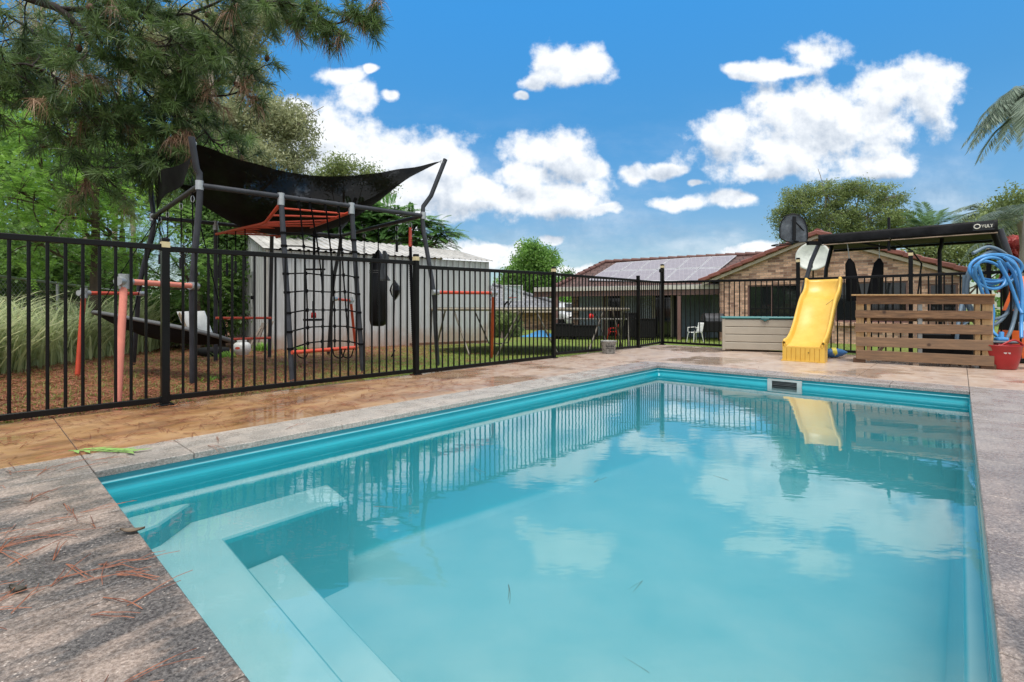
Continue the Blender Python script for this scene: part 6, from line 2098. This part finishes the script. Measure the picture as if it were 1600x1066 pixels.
MT['lf_bright'] = leafmat('bright leaf', (.035, .13, .020), (.34, .60, .10), .48, .4)
MT['lf_mid'] = leafmat('mid green leaf', (.05, .13, .03), (.30, .52, .12), .45, .4)
MT['lf_dark'] = leafmat('dark green leaf', (.028, .07, .02), (.18, .32, .08), .4, .4)
MT['lf_bottle'] = leafmat('soft olive leaf', (.07, .11, .04), (.34, .42, .15), .35, .5)
MT['lf_palm'] = leafmat('palm leaf', (.035, .085, .035), (.20, .34, .14), .3, .35)
MT['lf_palm2'] = leafmat('dusty palm leaf', (.06, .11, .065), (.38, .46, .36), .3, .35)
MT['lf_red'] = leafmat('red leaf', (.22, .03, .04), (.85, .22, .20), .4, .4)
MT['lf_fern'] = leafmat('fern like leaf', (.035, .10, .032), (.22, .42, .12), .4, .4)
MT['lf_grass'] = leafmat('tall grass blade', (.05, .13, .025), (.84, .92, .50), .4, .5)
MT['needle'] = leafmat('pine needle', (.009, .030, .013), (.22, .34, .11), .25, .4)
MT['needle_brown'] = leafmat('dead pine needle', (.14, .07, .045), (.50, .32, .20), .15, .5)
MT['pine_bark'] = plain('pine bark', (.030, .022, .020), .9, var=.5, sc=8, bump=1.0, bs=25)

def P3(px, py, Y): return tuple(dp(px, py, Y))
def blob(px, py, Y, rx, ry, rd=None):
    c = dp(px, py, Y); k = Y / F
    return (c.x, c.y, c.z, rx * k, (rd if rd is not None else min(rx, ry) * k), ry * k)
# ---- big gums behind on the left
bl = [blob(330, 60, 17, 60, 55), blob(410, 20, 17, 45, 40), blob(300, 150, 17, 50, 50), blob(395, 190, 16, 50, 45), blob(455, 200, 16, 35, 34), blob(400, 250, 15.5, 60, 35), blob(465, 245, 16, 26, 28), blob(345, 215, 16, 50, 55), blob(385, 120, 17, 40, 30), blob(250, 90, 17.5, 50, 70), blob(380, 70, 17, 26, 24)]
tree('gum_tree', 'tall pale leaved gum tree rising directly behind the shade sail', gp(330, 545, -.3), dp(345, 190, 16.5), bl, 800, 110, .16, .13, MT['lf_gum'], MT['gum_bark'], .17, 101, elong=3.4, droop=.5, twigs=260)
bl = [blob(60, 40, 19, 70, 60), blob(160, 20, 19, 70, 50), blob(110, 110, 19, 70, 50), blob(20, 140, 18, 60, 50), blob(200, 110, 19, 40, 50)]
tree('gum_tree', 'gum tree with many upright pale stems seen through the pine branches', gp(90, 560, -.3), dp(100, 100, 18.5), bl, 330, 60, .24, .10, MT['lf_gum'], MT['gum_bark'], .14, 102, elong=3.4, droop=.5, twigs=160)
for k, (x0, x1, yb) in enumerate(((42, 30, 30), (75, 66, 10), (100, 112, 20), (135, 140, 0), (172, 185, 10), (215, 205, 40))):
    a = dp(x0, 470, 18.6); b = dp(x1, yb - 60, 18.6); m_ = a.lerp(b, .5) + Vector((.15 * (-1) ** k, 0, 0))
    mb = MB(); mb.tube(smooth_path([Vector((a.x, a.y, -.4)), m_, b], 5), [.10 - .006 * i for i in range(11)], 7)
    tag(mb.build('bare_stem', MT['gum_bark']), ['pale stem nearest the edge of the garden, behind the pine', 'second pale stem in the row behind the pine', 'third pale stem, leaning slightly inward, behind the pine', 'fourth pale stem in the middle of the row behind the pine', 'fifth pale stem, leaning towards the shade sail, behind the pine', 'pale stem closest to the shade sail, behind the pine'][k], 'tree stem', 'pale stems behind the pine')
bl = [blob(535, 262, 26, 28, 16), blob(572, 272, 26, 16, 12), blob(515, 278, 26, 24, 18), blob(600, 290, 26, 24, 14)]
tree('gum_tree', 'distant small gum with a rust tinged top just above the shade sail', gp(540, 505, -.4), dp(545, 300, 26), bl, 120, 50, .26, .16, MT['lf_bottle'], MT['gum_bark'], .12, 103, elong=3.0, twigs=60)
# ---- bright feathery trees on the left
r = np.random.default_rng(55)
def feather_tree(name, label, base, top, blobs, n_fr, L, leaf, lm, seed, n=13, droop=.35, r0=.1, trunk_m=None, cat='tree', shell=.4, flat=.35, body=0):
    r = np.random.default_rng(seed)
    root = thing(name, label, cat, Vector(base))
    mb = MB(); limbs(mb, base, top, blobs, r, r0); 
    O, k = clumps_in(blobs, n_fr, r, shell)
    B = np.array([b[:3] for b in blobs])
    for i in r.choice(len(O), min(len(O), 110), replace=False):
        a = Vector(B[k[i]]); c = Vector(O[i]); mb.tube([a, c], [r0 * .09, r0 * .04], 4)
    mb.build('trunk', trunk_m or MT['bark'], root)
    D = norm((O - B[k]) / np.maximum(.01, np.abs(B[k] - O).max()) + r.normal(0, .6, O.shape)); D[:, 2] = D[:, 2] * flat + .12; D = norm(D)
    V, Q, RV, RQ = pinnate(O, D, r.uniform(.7, 1.3, len(O)) * L, r, n, leaf, 2.8, droop, .6)
    per = r.normal(.45, .24, len(O))
    tint = np.clip(np.tile(per, len(Q) // len(O)) + r.normal(0, .10, len(Q)), 0, 1)
    V2, Q2 = join([(V, Q), (RV, RQ)])
    tint = np.concatenate([tint, np.full(len(RQ), .5)])
    raw_mesh('crown', V2, Q2, lm, root, cols=tint)
    return root
bl = [blob(30, 200, 8.2, 60, 60), blob(110, 215, 8.4, 50, 55), blob(30, 300, 7.8, 70, 60), blob(120, 300, 8.2, 60, 50), blob(60, 380, 7.8, 90, 50), blob(170, 370, 8.6, 55, 50), blob(190, 300, 9, 40, 36)]
feather_tree('acacia_tree', 'bright green feathery tree filling the corner behind the chain link fence', Vector((-7.2, 8.4, -.15)), Vector((-7.0, 8.4, 3.0)), bl, 1500, .34, .062, MT['lf_bright'], 61, n=9, droop=.3, r0=.09)
bl = [blob(215, 400, 9.6, 50, 50), blob(285, 405, 10, 45, 45), blob(240, 340, 10, 50, 40), blob(310, 440, 10.4, 45, 45), blob(190, 440, 9.4, 60, 26)]
feather_tree('acacia_tree', 'darker feathery tree standing behind the platform swing', Vector((-6.6, 10.3, -.2)), Vector((-6.5, 10.2, 1.6)), bl, 1000, .34, .062, MT['lf_mid'], 62, n=9, droop=.3, r0=.08)
bl = [blob(345, 420, 11.6, 40, 50), blob(370, 360, 12.2, 50, 45), blob(320, 340, 12, 50, 45), blob(345, 480, 11.4, 35, 50), blob(300, 500, 11, 40, 30), blob(250, 480, 11, 60, 40), blob(430, 345, 12.5, 60, 35)]
tree('dark_shrub', 'dark green leafy tree crowding the gable end of the shed', gp(345, 545, -.2), dp(345, 400, 11.8), bl, 620, 60, .13, .10, MT['lf_dark'], MT['bark'], .09, 63, elong=2.0, twigs=60)
bl = [blob(-10, 420, 10, 90, 60), blob(70, 420, 11, 90, 60), blob(150, 430, 12, 70, 50)]
tree('hedge', 'dense dark foliage close behind the chain link fence', Vector((-9, 11, -.2)), Vector((-9, 11, 1)), bl, 520, 60, .15, .11, MT['lf_dark'], MT['bark'], .08, 64, cat='hedge', elong=2.0)
bl = [blob(60, 300, 13, 110, 90), blob(190, 250, 14, 90, 90), blob(290, 270, 14, 60, 60), blob(330, 310, 14, 60, 50), blob(-20, 200, 13, 70, 90)]
tree('leafy_tree', 'mid green tree filling the gaps behind the feathery trees', Vector((-11, 14, -.3)), Vector((-11, 14, 3)), bl, 600, 55, .22, .13, MT['lf_mid'], MT['bark'], .14, 65, elong=2.2, twigs=60)
# ---- flat spreading tree behind the shed
bl = [blob(600, 335, 17.5, 50, 14), blob(650, 350, 17, 40, 12), blob(560, 345, 17.5, 50, 24), blob(690, 366, 17, 28, 8), blob(610, 370, 17.5, 50, 16), blob(660, 380, 17, 40, 9), blob(540, 375, 17.5, 50, 16), blob(480, 350, 17.5, 60, 30)]
feather_tree('poinciana_tree', 'flat spreading ferny tree reaching over the shed roof', gp(590, 530, -.3), dp(590, 395, 17.5), bl, 2300, .70, .15, MT['lf_fern'], 66, n=15, droop=.28, r0=.16, flat=.22)
bl = [blob(715, 372, 16.8, 9, 4), blob(700, 356, 17, 14, 6)]
# ---- round tree beyond the neighbour's roof and smaller ones
bl = [blob(828, 402, 34, 26, 22), blob(852, 410, 34, 22, 22), blob(815, 425, 34, 26, 22), blob(850, 438, 34, 26, 22), blob(832, 388, 34, 12, 10), blob(806, 445, 34, 28, 18), blob(835, 455, 34, 40, 22)]
tree('round_tree', 'rounded mid green tree beyond the neighbouring roof', gp(835, 505, -.4), dp(835, 430, 34), bl, 460, 60, .22, .17, MT['lf_mid'], MT['bark'], .2, 67, elong=1.9, shell=.5)
bl = [blob(886, 432, 40, 9, 7), blob(890, 445, 40, 16, 12), blob(910, 450, 40, 20, 12), blob(870, 455, 40, 20, 14)]
tree('small_tree', 'small distant tree between the round tree and the patio roof', gp(888, 503, -.4), dp(888, 445, 40), bl, 150, 40, .22, .2, MT['lf_dark'], MT['bark'], .1, 68)
bl = [blob(890, 470, 27, 18, 20), blob(885, 495, 27, 14, 16)]
tree('garden_shrub', 'yellow green shrub beside the white car', gp(886, 515, -.4), dp(886, 480, 27), bl, 90, 40, .14, .13, MT['lf_bright'], MT['bark'], .05, 69, cat='shrub')
bl = [blob(782, 505, 19.5, 22, 24), blob(800, 512, 19.5, 16, 20), blob(768, 518, 19.5, 14, 20)]
tree('flax_clump', 'pale yellow green shrub against the neighbouring brick wall', gp(784, 530, -.4), dp(784, 510, 19.5), bl, 120, 50, .08, .22, MT['lf_bottle'], MT['bark'], .04, 70, cat='shrub', elong=7, droop=-.6)
# ---- trees behind the brick house
bl = [blob(1240, 318, 24, 30, 24), blob(1290, 305, 24, 40, 22), blob(1345, 300, 24, 36, 18), blob(1385, 310, 24, 24, 20), blob(1290, 345, 24, 60, 26), blob(1355, 340, 24, 50, 24), blob(1225, 345, 24, 18, 16), blob(1405, 345, 24, 22, 18), blob(1330, 375, 24, 70, 20), blob(1250, 372, 24, 34, 18)]
tree('bottlebrush_tree', 'wide olive green tree rising behind the brick gable', gp(1310, 520, -.4), dp(1310, 365, 24), bl, 520, 80, (.17, .17, .11), .13, MT['lf_bottle'], MT['gum_bark'], .16, 71, elong=3.2, twigs=420, droop=.2, shell=.33)
bl = [blob(1470, 390, 16, 50, 26), blob(1530, 400, 15.5, 40, 24), blob(1560, 370, 15.5, 40, 40), blob(1600, 340, 15.5, 50, 50), blob(1590, 400, 15, 40, 30)]
tree('leafy_tree', 'yellow green bushy tree below the canopy logo', Vector((13.8, 15.4, -.4)), Vector((13.8, 15.4, 1.4)), bl, 520, 55, .14, .10, MT['lf_bottle'], MT['bark'], .10, 72, twigs=60)
bl = [blob(1596, 392, 12.2, 24, 18), blob(1612, 420, 12.2, 24, 26), blob(1592, 440, 12.2, 12, 20)]
tree('red_leaf_plant', 'red leaved shrub behind the blue hose', Vector((12.6, 12.2, -.4)), Vector((12.6, 12.2, 1.2)), bl, 130, 26, .09, .20, MT['lf_red'], MT['bark'], .05, 73, cat='shrub', elong=2.0)
# ---- palms
def palm(name, label, base, crown, n_fr, L, leaf, lm, seed, droop=.8, n=46, aspect=14, dirs=None, r0=.13, elev=(.0, .9), hang=0.5, width=.6):
    r = np.random.default_rng(seed)
    root = thing(name, label, 'palm', Vector(base))
    mb = MB(); b, c = Vector(base), Vector(crown)
    pts = [b.lerp(c, k / 10) + Vector((.06 * math.sin(k), 0, 0)) for k in range(11)]
    mb.tube(pts, [r0 * (1.2 - .04 * k) for k in range(11)], 12)
    mb.build('trunk', MT['gum_bark'], root)
    for i in range(n_fr):
        if dirs is not None and i < len(dirs):
            az, el, LL = dirs[i]
        else:
            az, el, LL = r.uniform(0, 2 * math.pi), r.uniform(*elev), L * r.uniform(.8, 1.1)
        D = np.array([[math.cos(az) * math.cos(el), math.sin(az) * math.cos(el), math.sin(el)]])
        V, Q, RV, RQ = pinnate(np.array([tuple(c)]), D, LL, r, n, leaf, aspect, droop, width, hang=hang, fold=r.uniform(-.1, .3))
        V += r.normal(0, .004, V.shape)
        w = RV.reshape(-1, 2, 3); mid = w.mean(1, keepdims=True); w = mid + (w - mid) * .6; RV = w.reshape(-1, 3)
        V2, Q2 = join([(V, Q), (RV, RQ)])
        raw_mesh('frond', V2, Q2, lm, root, cols=np.clip(r.normal(.45, .2, len(Q2)), 0, 1))
    return root
cr_ = dp(1614, 172, 10.5)
palm('queen_palm', 'tall palm whose drooping fronds enter beside the canopy, topmost against the sky', Vector((cr_.x, cr_.y, -.3)), cr_, 26, 1.7, .40, MT['lf_palm2'], 81, droop=.85, n=110,
     dirs=[(R(178), .95, 1.65), (R(186), .60, 1.5), (R(170), .35, 1.4), (R(200), .15, 1.3), (R(165), .75, 1.5), (R(192), 1.2, 1.7), (R(176), .0, 1.2), (R(215), .8, 1.6), (R(150), .6, 1.5), (R(225), .4, 1.5), (R(183), .78, 1.7), (R(175), .45, 1.5), (R(180), 1.05, 1.9), (R(179), 1.25, 2.2), (R(188), 1.15, 2.1), (R(172), .9, 1.9)], hang=1.0, aspect=34)
cr_ = dp(1600, 345, 11.5)
palm('queen_palm', 'lower palm with curled grey green fronds at the end of the canopy', Vector((cr_.x, cr_.y, -.3)), cr_, 16, 1.5, .36, MT['lf_palm2'], 82, droop=.6, n=44,
     dirs=[(R(180), .55, 1.5), (R(190), .25, 1.4), (R(170), .8, 1.3), (R(185), 1.1, 1.2), (R(175), -.05, 1.4)], hang=.6, aspect=18)
cr_ = dp(1452, 358, 19)
palm('cane_palm', 'bright palm with upright pale ribbed fronds behind the canopy', Vector((cr_.x, cr_.y, -.3)), cr_, 11, 1.5, .50, MT['lf_palm'], 83, droop=.35, n=34,
     dirs=[(R(100), 1.38, 1.8), (R(170), .95, 1.5), (R(10), .85, 1.9), (R(0), .55, 2.3), (R(180), .5, 1.2), (R(20), 1.15, 1.4), (R(200), .7, 1.3)], hang=.15, aspect=10, width=.8, r0=.10)
cr_ = dp(1545, 335, 17)
palm('cane_palm', 'pale palm fronds just above the logo on the canopy', Vector((cr_.x, cr_.y, -.3)), cr_, 12, 1.5, .45, MT['lf_palm2'], 84, droop=.6, n=44,
     dirs=[(R(175), .75, 1.7), (R(185), .4, 1.6), (R(160), 1.1, 1.3)], hang=.5, aspect=14, r0=.1)
# ---- tall grass at the chain link fence
def tall_region(r, N):
    s = r.uniform(-.1, 1.05, N)
    base = np.array([(A0.x, A0.y)]) + (np.array([B0.x, B0.y]) - np.array([A0.x, A0.y]))[None] * s[:, None] * .72
    off = r.uniform(.1, 1.0, N) ** .8 * (2.9 - 1.9 * np.clip(s, 0, 1))
    nrm = np.array([.72, -.69])
    P = base + nrm[None] * off[:, None] * .95 + r.normal(0, .12, (N, 2))
    # gather into tussocks
    ck = r.normal(0, .4, (60, 2)) + np.array([0, 0])
    return np.concatenate([P, np.full((N, 1), -.1)], 1)
def arching(P, hmin, hmax, w, seed, K=6, lean=.8, bias=None):
    r = np.random.default_rng(seed); N = len(P)
    h = r.uniform(hmin, hmax, N) * (1 if hmax < .5 else (.62 + .42 * np.sin(P[:, 0] * 4.1 + 1.3 * np.sin(P[:, 1] * 5.3)) ** 2 + .2 * np.sin(P[:, 1] * 7.7 + P[:, 0] * 3))); az = r.uniform(0, 2 * np.pi, N)
    fwd = np.stack([np.cos(az), np.sin(az)], 1)
    if bias is not None: fwd = fwd * .75 + np.array(bias)[None] * .6
    ln = r.uniform(.25, lean, N) * h
    sd_ = norm(np.stack([-fwd[:, 1], fwd[:, 0], np.zeros(N)], 1))
    ww = w * r.uniform(.6, 1.5, (N, 1))
    rows = []
    for k in range(K):
        s = k / (K - 1)
        q = P.copy(); q[:, :2] += fwd * (ln * s ** 1.7)[:, None]
        q[:, 2] += h * (1.25 * s - .55 * s ** 2.6)
        e = sd_ * ww * .5 * (1 - s ** 2.2)
        rows += [q - e, q + e]
    arr = np.stack(rows, 1).reshape(-1, 3)
    b = np.arange(N)[:, None] * 2 * K
    Q = np.concatenate([b + [2 * k, 2 * k + 1, 2 * k + 3, 2 * k + 2] for k in range(K - 1)], 0)
    return arr, Q, np.tile(np.clip(r.normal(.45, .28, N), 0, 1), K - 1)
r = np.random.default_rng(91)
P = tall_region(r, 11000)
V, Q, c_ = arching(P, .75, 1.35, .022, 92, bias=(.35, -.35), lean=1.35)
tag(raw_mesh('tall_grass', V, Q, MT['lf_grass'], cols=c_), kind='stuff')
# weeds at the shed corner and a few tufts on the lawn
for k, (px, py, n_, h_) in enumerate(((410, 548, 160, .16), (470, 548, 60, .10), (350, 560, 90, .12), (330, 600, 60, .10))):
    c = gp(px, py, -.06)
    P = np.array([tuple(c)]) + np.concatenate([np.clip(r.normal(0, .07, (n_, 2)), -.15, .15), np.zeros((n_, 1))], 1)
    V, Q, c_ = arching(P, h_ * .6, h_ * 1.5, .012, 93 + k)
    tag(raw_mesh('grass_tuft', V, Q, MT['lf_bright'], cols=c_), ['leafy green weeds at the shed corner by the leaning planks', 'small grass tuft at the foot of the shed wall', 'green tuft beside the black tyre', 'tuft of grass by the near pole of the climbing frame'][k], 'grass tuft', 'weeds and tufts on the lawn')

# ---- the pine: trunk out of frame, dark limbs reaching over, needle tufts at the twig ends
r = np.random.default_rng(7)
pine = thing('pine_tree', 'dark long needled pine whose limbs reach over the climbing frame', 'pine tree', Vector((-8.3, 5.4, -.1)))
tb_ = Vector((-8.3, 5.4, -.2))
mb = MB(); tk = [tb_, tb_ + Vector((.1, .05, 2)), tb_ + Vector((.05, .1, 4)), tb_ + Vector((.2, .1, 6)), tb_ + Vector((.15, .2, 8.5))]
mb.tube(smooth_path(tk, 5), [.30 - .009 * i for i in range(21)], 14)
limb_px = [
 ([(-260, -30, 5.5), (-60, -35, 5.7), (56, 0, 5.8), (96, 17, 5.8), (135, 56, 5.9), (160, 84, 6.0), (200, 93, 6.1), (250, 104, 6.2)], .062),
 ([(96, 10, 5.8), (140, 18, 5.9), (197, 46, 6.0), (240, 70, 6.1), (300, 62, 6.2)], .030),
 ([(-300, 60, 5.6), (-80, 60, 6.0), (0, 113, 6.2), (51, 158, 6.3), (93, 217, 6.4), (146, 262, 6.5), (180, 292, 6.5)], .036),
 ([(100, -50, 5.9), (180, 0, 6.0), (248, 22, 6.2), (300, 20, 6.3), (345, 60, 6.4), (390, 95, 6.4)], .028),
 ([(240, -70, 5.8), (398, -3, 5.9), (440, 5, 5.95), (480, 12, 6.0), (520, 36, 6.05), (553, 25, 6.1), (566, 20, 6.1)], .024),
 ([(197, 93, 6.1), (215, 130, 6.2), (250, 160, 6.3), (300, 150, 6.4), (350, 150, 6.5), (392, 140, 6.5)], .026),
 ([(51, 158, 6.3), (110, 175, 6.3), (170, 190, 6.4), (230, 200, 6.5), (290, 225, 6.6), (330, 240, 6.6)], .022),
 ([(-100, -20, 6.2), (0, 20, 6.4), (60, 60, 6.6), (40, 110, 6.6)], .026),
 ([(-100, 90, 5.6), (-20, 110, 5.7), (40, 100, 5.8), (100, 130, 5.9), (140, 170, 5.9)], .022),
 ([(200, 93, 6.1), (260, 120, 6.3), (310, 190, 6.4), (340, 225, 6.5), (375, 218, 6.5)], .020),
 ([(300, 20, 6.3), (350, 0, 6.3), (400, -40, 6.3)], .020),
 ([(146, 262, 6.5), (200, 262, 6.5), (240, 240, 6.5), (262, 250, 6.5)], .014),
]
paths = []
for pts, r0 in limb_px:
    sp_ = smooth_path([dp(*p) + Vector(tuple(r.normal(0, .012, 3))) for p in pts], 6)
    n_ = len(sp_)
    mb.tube(sp_, [r0 * (1 - .72 * i / n_) for i in range(n_)], 8)
    paths.append((sp_, r0))
mb.tube([tb_ + Vector((.1, .1, 4.6)), paths[0][0][0]], [.12, .07], 8)
mb.tube([tb_ + Vector((.1, .1, 3.6)), paths[2][0][0]], [.09, .05], 8)
mb.tube([tb_ + Vector((.1, .1, 3.4)), paths[8][0][0]], [.07, .03], 8)
mb.tube([tb_ + Vector((.1, .1, 5.4)), paths[7][0][0]], [.08, .04], 8)
tips, tipd, dead = [], [], []
def twig(p, d, L, rr, depth):
    d = d.normalized()
    pts = [p]
    q = p.copy(); dd = d.copy()
    for k in range(5):
        dd = (dd + Vector(tuple(r.normal(0, .22, 3))) + Vector((0, 0, -.05 + (.12 if k > 2 else 0)))).normalized()
        q = q + dd * L / 5; pts.append(q)
    mb.tube(pts, [rr * (1 - .14 * i) for i in range(6)], 5)
    tips.append(q); tipd.append(dd); dead.append(r.uniform() < .05)
    if depth > 0:
        for k in range(int(r.integers(2, 4))):
            i = int(r.integers(1, 5))
            sd2 = (dd + Vector(tuple(r.normal(0, .85, 3)))).normalized()
            twig(pts[i], sd2, L * r.uniform(.4, .75), rr * .6, depth - 1)
    if r.uniform() < .18:
        i = 3; tips.append(pts[i]); tipd.append((pts[4] - pts[3]).normalized()); dead.append(r.uniform() < .12)
for sp_, r0 in paths:
    n_ = len(sp_)
    for i in range(4, n_ - 1):
        p = sp_[i]
        px = CX + p.x / p.y * F
        if px < -40: continue
        m_ = 1 if r0 > .05 else 2
        if px > 395: m_ = 2
        for _ in range(m_):
            if r.uniform() > .52: continue
            tdir = (sp_[min(i + 1, n_ - 1)] - sp_[i - 1]).normalized()
            sd2 = (tdir * .6 + Vector(tuple(r.normal(0, .75, 3))))
            if px > 395: sd2 = tdir * .5 + Vector((r.normal(.05, .3), r.normal(0, .5), r.uniform(-.75, .25)))
            twig(p, sd2, r.uniform(.30, .70) * (.62 if px > 395 else 1), .0085, 1)
    tips.append(sp_[-1]); tipd.append((sp_[-1] - sp_[-2]).normalized()); dead.append(False)
mb.build('limbs', MT['pine_bark'], pine)
O = np.array([tuple(p) for p in tips]); D = np.array([tuple(p) for p in tipd]); dead = np.array(dead)
def tufts(O, D, nn, L, w, r, open_=.9, back=.05, droop=.10):
    N = len(O); i = np.repeat(np.arange(N), nn)
    t_ = r.uniform(-back, .02, len(i))[:, None]
    d = norm(D[i] * r.uniform(.25, 1.2, (len(i), 1)) + norm(r.normal(0, 1, (len(i), 3))) * open_)
    o = O[i] + D[i] * t_ * 2.2
    LL = L * r.uniform(.7, 1.2, (len(i), 1))
    s = norm(np.cross(d, r.normal(0, 1, (len(i), 3)))) * w / 2
    m_ = o + d * LL * .55; e = o + d * LL + np.array([0, 0, -1.0]) * LL * droop * 2; m_[:, 2] -= (LL * droop * .5)[:, 0]
    V = np.stack([o - s, o + s, m_ + s, m_ - s, e + s * .25, e - s * .25], 1).reshape(-1, 3)
    b = np.arange(len(i))[:, None] * 6
    Q = np.concatenate([b + [0, 1, 2, 3], b + [3, 2, 4, 5]], 0)
    per = np.clip(r.normal(.38, .30, N)[i] + r.normal(0, .16, len(i)), 0, 1)
    return V, Q, np.tile(per, 2)
print('pine tufts', len(O), dead.sum())
V, Q, c_ = tufts(O[~dead], D[~dead], 58, .155, .0062, r)
raw_mesh('needles', V, Q, MT['needle'], pine, cols=c_)
V, Q, c_ = tufts(O[dead], D[dead], 60, .16, .0058, r, 1.0, .08, .5)
raw_mesh('dead_needles', V, Q, MT['needle_brown'], pine, cols=c_)
mc_ = plain('pine cone', (.10, .05, .035), .8, var=.4, sc=30, bump=1.0, bs=60)
for i in r.choice(len(O), 34, replace=False):
    mb = MB()
    p = Vector(O[i]) - Vector(D[i]) * .06
    mb.lathe(p, [(0, -.05), (.02, -.04), (.034, -.01), (.03, .02), (.014, .045), (0, .05)], 10, axis=Vector(tuple(r.normal(0, 1, 3))))
    mb.build('cone', mc_, pine)
# small bright fronds hanging among the pine

# ---- far off woodland round the property, one mass, beyond the gardens on both sides
r = np.random.default_rng(300)
blobs_ = []
for az0, az1, n_ in ((46, 118, 46), (-118, -52, 40)):
    for k in range(n_):
        az = R(az0 + (az1 - az0) * (k + r.uniform(-.4, .4)) / n_)
        d_ = r.uniform(38, 52); rr0 = r.uniform(2.2, 3.8)
        blobs_.append((d_ * math.sin(az), d_ * math.cos(az), r.uniform(1.2, 3.0), rr0, rr0, rr0 * r.uniform(.8, 1.25)))
C, k_ = clumps_in(blobs_, 4200, r, .35)
C = C[C[:, 2] > -.5]
L_ = C[np.repeat(np.arange(len(C)), 22)]
L_ = L_ + r.normal(0, .34, L_.shape)
V, Q = leaf_quads(L_, .34, r, 1.8)
tint = np.clip(np.repeat(r.normal(.4, .25, len(C)), 22) + r.normal(0, .15, len(L_)), 0, 1)
tag(raw_mesh('distant_woodland', V, Q, MT['lf_mid'], cols=tint), kind='stuff')
